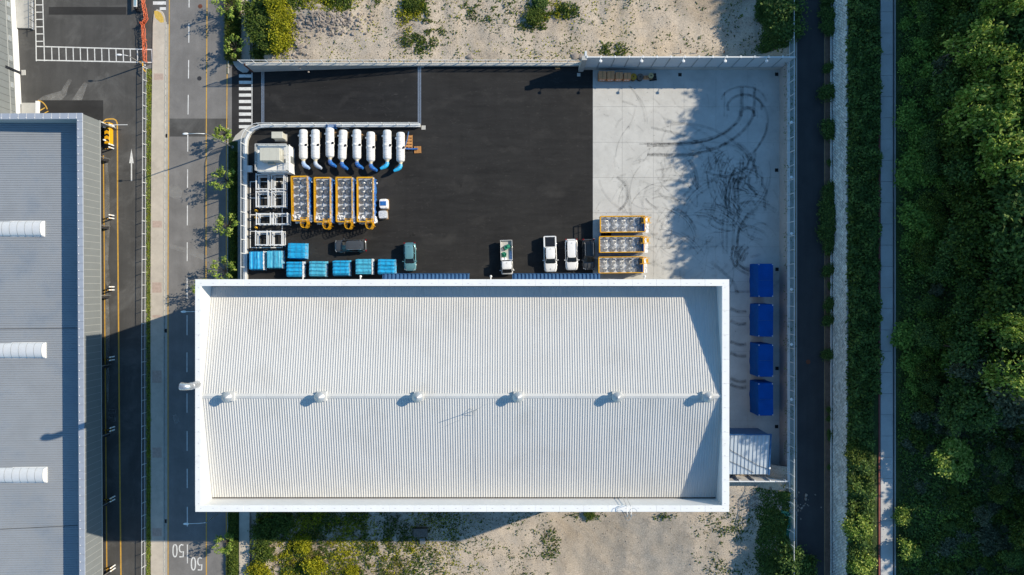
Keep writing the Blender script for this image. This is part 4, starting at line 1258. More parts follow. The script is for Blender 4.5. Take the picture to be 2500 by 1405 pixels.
rail_side((x0, y1, 0), (x1, y1, 0), 3, ph, pz); rail_side((x0, y0, 0), (x0, y1, 0), 3, ph, pz); rail_side((x0, y0, 0), (x1, y0, 0), 4, ph, pz); rail_side((x1, y0, 0), (x1, y1, 0), 3, ph, pz)
a_, b_ = P(634, 362, pz + 2.0), P(683, 392.5, pz + 2.0)
un = MB(); un.cbox(a_.x, b_.x, b_.y, a_.y, pz + .1, pz + 2.0, .04)
u_ = un.build('roof_unit', M['beige'], ph)
g = MB()
for i in range(3): xx = a_.x + (b_.x - a_.x) * (i + .5) / 3; g.box(xx - .012, xx + .012, b_.y + .02, a_.y - .02, pz + 2.0, pz + 2.008)
g.box(a_.x - .05, b_.x + .05, b_.y - .05, a_.y + .05, pz + 1.86, pz + 1.9)
g.box(b_.x, b_.x + .03, b_.y + .3, b_.y + .9, pz + .5, pz + 1.5); g.box(a_.x + .8, a_.x + 1.7, b_.y - .35, b_.y, pz + .2, pz + .9); g.build('unit_trim', mat('beige_dark', (.44, .43, .37), .1, 2, .5), u_)
MB().box(B.x - .6, B.x - .5, B.y + 1.3, B.y + 1.9, pz, pz + .3).build('roof_box', M['grey_panel'], ph)
x, y = P(611, 414).x, P(611, 414).y
bx = thing('valve_box', 'low white utility box beside the pump house and the street wall', 'utility box', (x, y, 0))
MB().cbox(x - .38, x + .38, y - .5, y + .5, .01, .55, .03).build('housing', M['white'], bx)
# electrical cabinet
a_, b_ = P(662.5, 322, 1.9), P(690, 338, 1.9)
cb = thing('electrical_cabinet', 'beige steel electrical cabinet standing alone on the dark asphalt', 'cabinet', ((a_.x + b_.x) / 2, (a_.y + b_.y) / 2, 0))
c_ = MB(); c_.box(a_.x + .06, b_.x - .06, b_.y + .06, a_.y - .06, .08, 1.8); c_.build('housing', M['beige'], cb)
MB().cbox(a_.x, b_.x, b_.y, a_.y, 1.8, 1.9, .03).build('lid', M['beige'], cb)
MB().box(a_.x - .08, b_.x + .08, b_.y - .08, a_.y + .08, .004, .08).build('plinth', M['conc'], cb)
d = MB()
for i in range(2): d.box(a_.x + .1 + i * .84, a_.x + .88 + i * .84, b_.y + .03, b_.y + .058, .2, 1.7)
d.build('cabinet_door', M['beige'], cb)

# ---- eight white pressure vessels lying in a row, each with a wrapped elbow at its south end
def vessel(label, bend, blue, tail=.0):
    t = thing('vessel', label, 'vessel', (0, 0, 0), 'white vessels lying side by side on the asphalt')
    R = .63; z = 1.05
    def rr(y): return R
    MB().lathe([(.30, 2.30), (.5, 2.24), (R - .02, 2.10), (R, 2.0), (R, .9), (R + .04, .87), (R + .04, .80), (R, .77), (R, .1), (R + .07, .04), (R + .07, -.22), (R, -.28), (R, -1.2), (R + .03, -1.23), (R + .03, -1.3), (R, -1.33), (R, -1.95), (R - .12, -2.12), (R - .3, -2.22)], 28, (0, 0, z), 'y').build('shell', M['tank'], t, True, 40)
    for y in (1.55, .45, -.75, -1.65):
        MB().lathe([(R + .005, y - .045), (R + .022, y - .04), (R + .022, y + .04), (R + .005, y + .045)], 28, (0, 0, z), 'y').build('band', mat('vessel_band', (.60, .60, .60), .1, 3, .4), t, True, 40)
    for y in (1.3, -1.25):
        s_ = MB(); s_.box(-.55, .55, y - .1, y + .1, .0, .55); s_.box(-.65, .65, y - .18, y + .18, .004, .08); s_.build('saddle', M['dark'], t)
    nz_ = MB(); nz_.tube([(-.18, .0, z + R - .05), (-.2, .0, z + R + .16)], .12, 12); nz_.tube([(.42, -.12, z + .42), (.55, -.12, z + .58)], .1, 10); nz_.build('nozzle', M['white'], t, True, 40)
    MB().lathe([(.12, -.03), (.2, -.02), (.2, .04), (.12, .05)], 12, (.55, -.12, z + .6)).build('nozzle_cap', M['dark'], t)
    MB().lathe([(.34, -2.2), (.34, -2.32), (.26, -2.36), (.26, -2.62)], 16, (0, 0, z), 'y').build('neck', mat('cream_neck', (.60, .55, .42), .15, 3, .5), t, True, 40)
    s = bend
    el = MB(); el.tube([(0, -2.55, z), (.0, -2.8, z), (.12 * s, -3.05, z + .03), (.38 * s, -3.28, z + .1), (.70 * s, -3.44, z + .18), (1.0 * s, -3.62, z + .28)], [.27, .31, .33, .31, .27, .18], 14)
    e_ = el.build('wrapped_elbow', blue, t, True, 60)
    for q, (yy, xx) in enumerate(((-2.75, 0), (-3.08, .14 * s), (-3.36, .55 * s))):
        MB().lathe([(.31, -.02), (.345, 0), (.31, .02)], 12, (xx, yy, z + .06 * q), 'y').build('tape', M['white_rail'], e_)
    bump = MB(); bump.lathe([(.1, -.16), (.28, -.12), (.34, 0), (.28, .12), (.1, .16)], 14, (-.52, 1.35, z + .05), 'y'); bump.build('manhole_cover', M['tank'], t, True, 50)
    return t
pale_blue = mat('pale_blue_wrap', (.38, .52, .78), .3, 4, .35, 0, .5, True)
grey_blue = mat('grey_blue_wrap', (.50, .56, .66), .25, 4, .35, 0, .5, True)
vs_ = [(740.8, 354, 1, pale_blue, 0, 'westernmost white vessel, beside the pump house, with a pale blue wrapped elbow'),
       (770.2, 354, 1, grey_blue, 0, 'second white vessel from the pump house, its elbow wrapped in greyish film'),
       (805.6, 349.5, 1, M['blue_film'], 0, 'third white vessel from the pump house, set furthest north against the blue frame'),
       (836.6, 355, 1, M['blue_film'], -2.6, 'fourth white vessel from the pump house, slightly askew with a brown rear rim'),
       (871.4, 354, 1, M['blue_film'], 0, 'fifth white vessel from the pump house, standing straight with a deep blue elbow'),
       (905.2, 359.5, 1, M['blue_film'], 0, 'sixth white vessel from the pump house, set a little further south than its neighbours'),
       (945.3, 355, -1, M['cyan_tarp'], 0, 'seventh white vessel from the pump house, its light blue elbow bent westwards'),
       (978, 360.5, -1, M['cyan_tarp'], 0, 'easternmost white vessel, next to the pallets, with a light blue elbow')]
for x, y, s, m_, rz, lab in vs_:
    q = P(x, y, 1.05); o = vessel(lab, s, m_); o.location = (q.x, q.y, 0); o.rotation_euler = (0, 0, math.radians(rz))
# timber chocks beside six of them
for i, (x, y) in enumerate(((752.6, 332), (784, 332), (819.5, 331), (850.5, 332), (884.5, 336), (918.5, 338.5))):
    q = P(x, y)
    which = ('first', 'second', 'third', 'fourth', 'fifth', 'sixth')[i]
    t = thing('timber_crate', f'small brown timber crate wedged beside the {which} white vessel from the pump house', 'crate', (q.x, q.y, 0), 'timber crates between the vessels')
    wd = .34 if i else .2
    for k in range(3): MB().box(q.x - wd / 2, q.x + wd / 2, q.y - .42 + .29 * k, q.y - .16 + .29 * k, .5, .56).build('slat', M['wood'], t)
    for k in range(2): MB().box(q.x - wd / 2 + .02 + k * (wd - .1), q.x - wd / 2 + .08 + k * (wd - .1), q.y - .42, q.y + .42, .01, .5).build('side', M['wood'], t)
# blue frame, planks behind the third and fourth vessel
q = P(812, 313); t = thing('pipe_rack', 'small blue steel pipe rack by the low wall behind the third white vessel', 'rack', (q.x, q.y, 0))
for k in range(5): MB().box(q.x - .75 + .36 * k, q.x - .69 + .36 * k, q.y - .32, q.y + .35, .1, .9).build('upright', M['blue_trim'], t)
for k in range(4): MB().bar((q.x - .8, q.y - .3 + .2 * k, .9), (q.x + .8, q.y - .28 + .2 * k, .9), .07).build('cross_bar', M['blue_film'], t)
MB().box(q.x - .5, q.x + .4, q.y - .15, q.y + .2, .92, 1.0).build('tray', pale_blue, t)
for (a2, b2), lab, m_ in ((((784, 310.5), (795, 314)), 'short pale plank lying by the low wall, west of the blue rack', 'conc'), (((828, 311), (852.5, 315.5)), 'long pale plank lying by the low wall, east of the blue rack', 'conc'), (((829.5, 316.6), (845, 319)), 'brown plank lying just behind the fourth white vessel', 'wood')):
    mb = MB(); mb.bar(P(*a2, .1), P(*b2, .1), .16, .05); o = mb.build('plank', M[m_]); prop(o, lab, 'plank', 'loose planks by the low wall')
# pallets and pipes at the east end of the row
def pallet(name, x, y, w, d, rz, lab, m_, n=7, z=.0):
    q = P(x, y); t = thing(name, lab, 'pallet', (0, 0, 0), 'wooden pallets lying in the yard')
    for k in range(n):
        yy = -d / 2 + d * (k + .5) / n; MB().box(-w / 2, w / 2, yy - d / n * .36, yy + d / n * .36, .11, .135).build('plank', m_, t)
    for k in range(3): xx = -w / 2 + .06 + (w - .12) * k / 2; MB().box(xx - .05, xx + .05, -d / 2, d / 2, .01, .11).build('runner', m_, t)
    t.location = (q.x, q.y, z); t.rotation_euler = (0, 0, rz); return t
pallet('pallet', 998.5, 349.5, 1.1, 2.35, 0, 'long orange-brown pallet beside the easternmost vessel, with a pipe on it', M['orange_wood'], 5)
pallet('pallet', 1020, 366.5, 1.05, 1.05, .04, 'square slatted pallet at the corner beyond the blue pipes', M['orange_wood'], 8)
pallet('pallet', 1361, 164, .75, .7, .05, 'small lone pallet under the boundary fence near the barrier wall', M['wood'], 6)
mb = MB(); mb.tube([P(989, 356, .3), P(994, 340, .32), P(997.5, 322, .34)], .1, 10); o = mb.build('steel_pipe', M['blue_trim']); prop(o, 'blue pipe lying lengthwise on the long orange pallet', 'pipe', 'wrapped pipes on the pallets')
mb = MB(); mb.tube([P(990, 363.5, .3), P(1004, 364.5, .3), P(1020, 364, .32)], .13, 10); o = mb.build('steel_pipe', M['blue_film']); prop(o, 'blue and white wrapped pipe lying across both orange pallets', 'pipe', 'wrapped pipes on the pallets')

# ---- fan coolers: deck of ten fans, yellow rail, ladder cage at the end, loose film
def cooler(label, group, cage=True, wrap=True, seed=1, film_full=False):
    rr = random.Random(seed)
    t = thing('fan_cooler', label, 'cooler', (0, 0, 0), group)
    Wd, Ln, zd = 2.16, 6.5, 1.55
    b = MB(); b.box(-Wd / 2, Wd / 2, -Ln / 2, Ln / 2, .35, zd)
    for x in (-1, 1):
        for y in (-1, 0, 1): b.box(x * (Wd / 2 - .15) - .1, x * (Wd / 2 - .15) + .1, y * (Ln / 2 - .2) - .1, y * (Ln / 2 - .2) + .1, .005, .35)
    b.build('body', M['deck'], t)
    MB().box(-Wd / 2 - .05, Wd / 2 + .05, -Ln / 2 - .05, Ln / 2 + .05, zd, zd + .05).build('deck_plate', M['deck'], t)
    zf = zd + .05
    for i in range(5):
        for s in (-1, 1):
            cx, cy = s * .53, -Ln / 2 + .72 + 1.28 * i
            f = MB(); f.lathe([(.535, zf), (.54, zf + .12), (.505, zf + .12), (.50, zf + .03)], 24, (cx, cy, 0))
            fo = f.build('fan', M['fan'], t, True, 40)
            g = MB()
            for r_ in (.16, .27, .38, .48):
                g.tube([(cx + r_ * math.cos(a), cy + r_ * math.sin(a), zf + .125) for a in [2 * PI * k / 16 for k in range(17)]], .014, 3, False)
            for k in range(8): a = PI * k / 8; g.bar((cx - .5 * math.cos(a), cy - .5 * math.sin(a), zf + .135), (cx + .5 * math.cos(a), cy + .5 * math.sin(a), zf + .135), .014)
            g.build('grille', M['steel'], fo)
            MB().lathe([(.075, zf + .02), (.075, zf + .15), (.03, zf + .165)], 12, (cx, cy, 0)).build('hub', M['steel'], fo)
            bl = MB()
            for k in range(5):
                a = 2 * PI * k / 5; c, s2 = math.cos(a), math.sin(a)
                bl.add([(cx + .1 * c - .05 * s2, cy + .1 * s2 + .05 * c, zf + .04), (cx + .1 * c + .08 * s2, cy + .1 * s2 - .08 * c, zf + .08), (cx + .47 * c + .14 * s2, cy + .47 * s2 - .14 * c, zf + .08), (cx + .47 * c - .1 * s2, cy + .47 * s2 + .1 * c, zf + .04)], [(0, 1, 2, 3)])
            bl.build('blades', M['fan'], fo)
    # handrail
    hx, hy, hz = Wd / 2 + .10, Ln / 2 + .10, 1.0
    def rails(a, b, n):
        mb = MB(); a, b = Vector(a), Vector(b)
        for k in range(n + 1):
            q = a + (b - a) * k / n; MB().bar((q.x, q.y, zd), (q.x, q.y, zd + hz), .055).build('rail_post', M['yellow'], t)
        for zz, w_ in ((hz, .11), (hz * .52, .05)): mb.bar((a.x, a.y, zd + zz), (b.x, b.y, zd + zz), w_, .06)
        mb.bar((a.x, a.y, zd + .12), (b.x, b.y, zd + .12), .03, .16)
        mb.build('handrail', M['yellow'], t)
    ye = -hy + .1
    rails((-hx, ye, 0), (-hx, hy, 0), 6); rails((-hx, hy, 0), (hx, hy, 0), 2); rails((hx, ye, 0), (hx, hy, 0), 6)
    rails((-hx, ye, 0), (.15, ye, 0), 1)
    if cage:
        lx, ly = .55, ye - .55
        lad = MB()
        for dx in (-.28, .28): lad.bar((lx + dx, ye - .1, .05), (lx + dx, ye - .1, zd + 1.15), .06)
        for k in range(9): lad.bar((lx - .28, ye - .1, .2 + .28 * k), (lx + .28, ye - .1, .2 + .28 * k), .035)
        for dx in (-.42, .42): lad.bar((lx + dx, ye + .45, zd + 1.0), (lx + dx, ye - (.3 if wrap else .95), zd + 1.0), .09); lad.bar((lx + dx, ye + .45, zd + .05), (lx + dx, ye + .45, zd + 1.0), .07)
        lad.bar((lx - .42, ye + .1, zd + 1.02), (lx + .42, ye + .1, zd + 1.02), .16)
        if not wrap: lad.bar((lx - .30, ye - .55, zd + 1.03), (lx + .30, ye - .55, zd + 1.03), .34, .04)
        for k in range(3): lad.bar((lx - .42, ye + .42 - .24 * k, zd + .5), (lx + .42, ye + .42 - .24 * k, zd + .5), .07)
        la = lad.build('ladder', M['yellow'], t)
        for k in range(6 if wrap else 0):
            z = 1.0 + .33 * k
            pts = [(lx + .52 * math.cos(a), ye - .12 - .98 * max(0, math.sin(a)) ** .8, z) for a in [PI * i / 14 for i in range(15)]]
            mb = MB()
            for p_, q_ in zip(pts[:-1], pts[1:]): mb.bar(p_, q_, .03, .065)
            mb.build('cage_hoop', M['yellow'], la)
        for a in [PI * i / 8 for i in range(1, 8)] if wrap else []:
            x_, y_ = lx + .52 * math.cos(a), ye - .12 - .98 * max(0, math.sin(a)) ** .8
            MB().bar((x_, y_, .95), (x_, y_, 2.70), .05, .03).build('cage_bar', M['yellow'], la)
        ob = MB(); ob.bar((1.1, ye - .05, .3), (1.1, ye - .05, 2.4), .06); ob.bar((1.1, ye - .55, .3), (1.1, ye - .55, 2.4), .06); ob.bar((1.1, ye - .05, 2.4), (1.1, ye - .55, 2.4), .06); ob.bar((1.1, ye - .05, 1.6), (1.1, ye - .55, 1.6), .06); ob.build('side_bracket', M['yellow'], la)
    def crumple(x0, x1, y0, y1, z, amp, m_, name, n=14, drop=None):
        nx = n; ny = n; vs = []
        for j in range(ny + 1):
            for i in range(nx + 1):
                u, v = i / nx, j / ny
                zz = z + amp * (rr.random() * .6 + .4 * nz(u * 5, v * 5, 1.0, seed * 7.3) * 2)
                if drop: zz -= drop(u, v)
                vs.append((x0 + (x1 - x0) * u + amp * .4 * (rr.random() - .5), y0 + (y1 - y0) * v + amp * .4 * (rr.random() - .5), zz))
        mb = MB(); mb.add(vs, [(j*(nx+1)+i, j*(nx+1)+i+1, (j+1)*(nx+1)+i+1, (j+1)*(nx+1)+i) for j in range(ny) for i in range(nx)])
        return mb.build(name, m_, t)
    if film_full:
        vs = []; nx, ny = 12, 46
        for j in range(ny + 1):
            for i in range(nx + 1):
                u, v = i / nx, j / ny
                zz = zd + .34 + .05 * math.sin(v * 34 + u * 4 + 1.5 * nz(u * 3, v * 6, 1, seed)) + .05 * nz(u * 6, v * 14, 1, seed + 3)
                vs.append((-Wd / 2 + .02 + (Wd - .04) * u, -Ln / 2 + Ln * v, zz))
        MB().add(vs, [(j*(nx+1)+i, j*(nx+1)+i+1, (j+1)*(nx+1)+i+1, (j+1)*(nx+1)+i) for j in range(ny) for i in range(nx)]).build('top_film', M['film'], t, True)
        crumple(-1.2, 1.2, ye - .95, ye + .1, zd - .15, .35, M['film_white'], 'end_film', 12, lambda u, v: 1.0 * (1 - v) ** 2)
        w_ = MB(); w_.box(-Wd / 2 - .03, Wd / 2 + .03, ye - .03, ye + .15, .5, zd + .8); w_.build('end_sheet', M['navy_tarp'], t)
    else:
        crumple(-1.3, .12, ye - .25, ye + 1.0, zd + .2, .38, M['film_white'], 'end_film', 12, lambda u, v: (1.2 * (1 - v) ** 3))
    # the wrapped long side: crumpled blue sheet with strips of white film over the rail
    def side(x, m_, name, z0, z1, amp, y0, y1, n=40):
        vs = []
        for j in range(n + 1):
            for k in range(7):
                vs.append((x + amp * (rr.random() - .3), y0 + (y1 - y0) * j / n, z0 + (z1 - z0) * k / 6))
        MB().add(vs, [(j*7+k, j*7+k+1, (j+1)*7+k+1, (j+1)*7+k) for j in range(n) for k in range(6)]).build(name, m_, t)
    if wrap:
        side(Wd / 2 + .12, M['blue_film'], 'side_sheet', .3, zd + .45, .20, ye, hy)
        side(-Wd / 2 - .10, M['blue_film'], 'side_sheet', .3, zd + .1, .08, ye, hy)
        vs = []
        for j in range(41):
            for k in range(5):
                vs.append((Wd / 2 - .16 + .13 * k + .06 * rr.random(), ye + (hy - ye) * j / 40, zd + .75 + .35 * math.sin(PI * k / 4) * .9 + .12 * rr.random()))
        MB().add(vs, [(j*5+k, j*5+k+1, (j+1)*5+k+1, (j+1)*5+k) for j in range(40) for k in range(4)]).build('rail_film', M['rail_film'] if 'rail_film' in M else M['film'], t)
        crumple(Wd / 2 - .2, Wd / 2 + .4, ye - .1, ye + .9, zd + .2, .4, M['blue_film'] if seed % 2 == 0 else M['film_white'], 'loose_sheet', 8, lambda u, v: .8 * u)
        mb = MB(); mb.lathe([(.05, -.1), (.13, -.08), (.13, .08), (.05, .1)], 10, (Wd / 2 + .45, hy - .7, 1.2), 'x'); mb.build('pipe_stub', M['white'], t)
    else:
        side(Wd / 2 + .06, M['navy_tarp'], 'side_sheet', .3, zd + .1, .08, ye, hy); side(-Wd / 2 - .06, M['navy_tarp'], 'side_sheet', .3, zd + .1, .08, ye, hy)
    return t
GA, GB = 'yellow-railed fan coolers standing on the dark asphalt', 'yellow-railed fan coolers lying on the concrete bay'
for x, y, s, lab in ((734.5, 487, 1, 'westernmost of the four upright yellow fan coolers, next to the steel frames'), (789.5, 490, 2, 'second yellow fan cooler from the steel frames, with a blue bundle at its ladder end'),
                     (842.5, 489.5, 3, 'third yellow fan cooler from the steel frames, with creased film before its ladder'), (893.5, 489.5, 5, 'easternmost of the four upright fan coolers, beside the two wrapped bundles')):
    q = P(x, y, 1.9); o = cooler(lab, GA, seed=s); o.location = (q.x, q.y, 0); o.rotation_euler = (0, 0, math.radians(1.2 if s == 1 else .3))
for x, y, s, lab in ((1519.5, 548.5, 11, 'northernmost of the three film-covered fan coolers on the concrete'), (1517.5, 597.5, 12, 'middle of the three film-covered fan coolers on the concrete, beside the black car'), (1516, 647.5, 13, 'southernmost film-covered fan cooler, close to the white hall')):
    q = P(x, y, 1.9); o = cooler(lab, GB, seed=s, wrap=False, film_full=True); o.location = (q.x, q.y, 0); o.rotation_euler = (0, 0, PI / 2 + math.radians(.6))
# two wrapped bundles
def bundle(x, y, w, d, h, m_, lab, rz, seed, strap=None):
    rr = random.Random(seed); mb = MB(); N, R_ = 20, 7; vs = []
    for k in range(R_):
        v = k / (R_ - 1); 
        for i in range(N):
            a = 2 * PI * i / N; c, s_ = math.cos(a), math.sin(a)
            e = .42; rx = math.copysign(abs(c) ** e, c) * w / 2; ry = math.copysign(abs(s_) ** e, s_) * d / 2
            f = 1.0 - .1 * v ** 3 + .05 * (rr.random() - .5)
            vs.append((rx * f, ry * f, .06 + h * v + .04 * rr.random() * v))
    n0 = len(vs); vs.append((0, 0, h + .12))
    fs = [(k*N+i, k*N+(i+1) % N, (k+1)*N+(i+1) % N, (k+1)*N+i) for k in range(R_-1) for i in range(N)] + [((R_-1)*N+i, (R_-1)*N+(i+1) % N, n0) for i in range(N)]
    q = P(x, y, h / 2); t = thing('wrapped_bundle', lab, 'bundle', (0, 0, 0), 'wrapped bundles beside the coolers')
    mb.add(vs, fs).build('wrapping', m_, t)
    MB().box(-w / 2 - .04, w / 2 + .04, -d / 2 - .04, d / 2 + .04, .004, .09).build('pallet_base', M['wood'], t)
    if strap: MB().cbox(-w * .34, w * .34, -d * .22, d * .22, h + .02, h + .17, .03).build('blue_label', strap, t)
    t.location = (q.x, q.y, 0); t.rotation_euler = (0, 0, rz)
shiny = mat('crinkled_film', (.62, .66, .72), .35, 7, .22, 0, .7, True)
bundle(937.5, 498.5, 1.3, 1.5, 1.15, M['white'], 'white wrapped bundle with a blue panel on top, beside the easternmost upright cooler', .02, 3, M['blue_film'])
bundle(935.5, 525, 1.3, 1.25, .95, shiny, 'silvery film-wrapped bundle just south of the white one', .06, 8)

# ---- galvanised steel frames standing on the bays
def steel_frame(w, d, h, lab, inset):
    t = thing('steel_stand', lab, 'stand', (0, 0, 0), 'empty galvanised steel frames on the marked bays')
    fm = M['steel_frame']
    B_ = .125
    for z in (.10, h):
        for s in (-1, 1):
            MB().box(s * w / 2 - B_ / 2, s * w / 2 + B_ / 2, -d / 2 - .1, d / 2 + .1, z - .09, z + .09).build('beam', fm, t)
            MB().box(-w / 2 + B_ / 2, w / 2 - B_ / 2, s * (d / 2 - .06) - B_ / 2, s * (d / 2 - .06) + B_ / 2, z - .085, z + .085).build('beam', fm, t)
    for sx in (-1, 1):
        for sy in (-1, 1): MB().box(sx * w / 2 - .075, sx * w / 2 + .075, sy * (d / 2 - .06) - .075, sy * (d / 2 - .06) + .075, .19, h - .09).build('post', fm, t)
    for sx in (-1, 1): MB().box(sx * (w / 2 - .04) - .06, sx * (w / 2 - .04) + .06, -d / 2 + .1, d / 2 - .1, h * .5 - .06, h * .5 + .06).build('middle_beam', fm, t)
    MB().box(-w / 2 + .1, w / 2 - .1, d / 2 - .35 - .06, d / 2 - .35 + .06, h * .42, h * .42 + .12).build('middle_beam', fm, t)
    return t
fr = [(645, 446, 1.8, 2.3, 'pale steel frame nearest the pump house, western one of the first pair'), (683, 446, 1.8, 2.3, 'pale steel frame nearest the pump house, eastern one of the first pair'),
      (645, 488, 1.8, 2.3, 'western steel frame of the second pair from the pump house'), (683, 488, 1.8, 2.3, 'eastern steel frame of the second pair from the pump house'),
      (648, 536, 2.1, 1.65, 'shallow steel frame beside the yellow posts, western one of the third pair'), (689, 536, 2.1, 1.65, 'shallow steel frame close to the first cooler, eastern one of the third pair'),
      (643, 583, 1.7, 2.1, 'western steel frame of the pair next to the blue tarpaulins'), (679, 583, 1.7, 2.1, 'eastern steel frame of the pair next to the blue tarpaulins')]
for x, y, w, d, lab in fr:
    q = P(x, y, .8); o = steel_frame(w, d, 1.65, lab, .2); o.location = (q.x, q.y, .004); o.rotation_euler = (0, 0, r4.uniform(-.012, .012))
for i, y in enumerate((515.5, 533, 557)):
    q = P(627, y); t = thing('yellow_post', ('northern', 'middle', 'southern')[i] + ' of the three short yellow posts beside the steel frames', 'post', (q.x, q.y, 0), 'short yellow posts by the frames')
    MB().lathe([(.17, .02), (.17, .32), (.19, .34), (.19, .5), (.10, .58)], 14, (q.x, q.y, 0)).build('cap', M['yellow'], t, True, 40)
    MB().lathe([(.24, .005), (.24, .02)], 14, (q.x, q.y, 0)).build('base', M['black'], t)

# ---- crates under bright blue tarpaulins
def tarp_crate(w, d, h, lab, seed, folds_x=True, m_=None, rz=0):
    rr = random.Random(seed)
    t = thing('tarped_crate', lab, 'crate', (0, 0, 0), 'crates wrapped in bright blue tarpaulin')
    nx, ny = 24, 24; vs = []
    ph1, ph2 = rr.uniform(0, 6), rr.uniform(0, 6)
    for j in range(ny + 1):
        for i in range(nx + 1):
            u, v = i / nx, j / ny
            f = v if folds_x else u; e = u if folds_x else v
            z = h + .045 * math.sin(f * 26 + ph1 + 1.2 * nz(e * 2, f * 3, 1, seed)) + .05 * math.sin(f * 11 + ph2) + .03 * nz(u * 6, v * 6, 1, seed + 2)
            edge = min(u, 1 - u, v, 1 - v)
            if edge < .001: z = .1 + .05 * rr.random(); k_ = 1.0
            elif edge < .05: k_ = 1.0; z -= .05
            else: k_ = 1.0
            x_ = (u - .5) * w; y_ = (v - .5) * d
            if edge < .001:
                x_ *= 1.025 + .02 * rr.random(); y_ *= 1.025 + .02 * rr.random()
            vs.append((x_, y_, z))
    mb = MB().add(vs, [(j*(nx+1)+i, j*(nx+1)+i+1, (j+1)*(nx+1)+i+1, (j+1)*(nx+1)+i) for j in range(ny) for i in range(nx)])
    # make the rim fall straight: second ring sits right under the edge
    mb.build('tarpaulin', m_ or M['cyan_tarp'], t, True, 50)
    for k in range(4):
        q = -.5 + (k + .6) / 4.2
        s_ = MB()
        pts = [( -w / 2 - .03, q * d, .3), (-w / 2 - .0, q * d, h + .06)] + [((i / 8 - .5) * w, q * d + .03 * rr.uniform(-1, 1), h + .115) for i in range(1, 8)] + [(w / 2, q * d, h + .06), (w / 2 + .03, q * d, .3)]
        if not folds_x: pts = [(b * w / d, a * d / w, c) for a, b, c in pts]
        s_.tube(pts, .016, 4).build('strap', M['blue_trim'], t)
    for k in range(3):
        q = -.5 + (k + .6) / 3.1; s_ = MB()
        pts = [((q) * w, -d / 2 - .02, .3), (q * w, -d / 2, h + .06)] + [(q * w, (i / 8 - .5) * d, h + .12) for i in range(1, 8)] + [(q * w, d / 2, h + .06), (q * w, d / 2 + .02, .3)]
        s_.tube(pts, .012, 4).build('strap', M['blue_trim'], t)
    vs = []
    for j in range(17):
        for k in range(5):
            vs.append((w / 2 - .02 + .035 * k + .06 * rr.random(), (j / 16 - .5) * d, h + .04 - .32 * k + .1 * rr.random()))
    MB().add(vs, [(j*5+k, j*5+k+1, (j+1)*5+k+1, (j+1)*5+k) for j in range(16) for k in range(4)]).build('edge_film', M['film'] if seed % 3 else M['film_white'], t)
    MB().box(-w / 2 + .06, w / 2 - .06, -d / 2 + .06, d / 2 - .06, .006, .12).build('pallet_base', M['wood'], t)
    return t
lightc = mat('light_cyan_tarpaulin', (.075, .46, .68), .25, 1.2, .42, 0, .5, True)
tc = [(624.5, 636.5, 2.45, 2.85, False, None, 'bright blue tarped crate in the corner by the street wall, folds running north to south'),
      (669, 634, 2.5, 2.75, False, lightc, 'pale-edged blue tarped crate, second from the street wall, folds running north to south'),
      (723, 612.5, 2.95, 2.4, True, None, 'blue tarped crate set back alone, just south of the first cooler'),
      (718, 658, 2.75, 2.4, True, None, 'westernmost blue tarped crate of the row along the hall'),
      (773.5, 657, 2.75, 2.4, True, lightc, 'paler blue tarped crate, second in the row along the hall'),
      (831, 655, 2.75, 2.4, True, None, 'blue tarped crate third in the row along the hall, with a dark northern edge'),
      (887, 651.5, 2.75, 2.4, True, lightc, 'paler blue tarped crate fourth in the row, set slightly further north'),
      (942, 652, 2.85, 2.4, True, None, 'deep blue tarped crate at the east end of the row, by the teal car')]
for i, (x, y, w, d, fxx, m_, lab) in enumerate(tc):
    q = P(x, y, 1.6); o = tarp_crate(w - .22, d - .05, 1.6, lab, 30 + i, fxx, m_); o.location = (q.x, q.y, 0); o.rotation_euler = (0, 0, r4.uniform(-.02, .02))

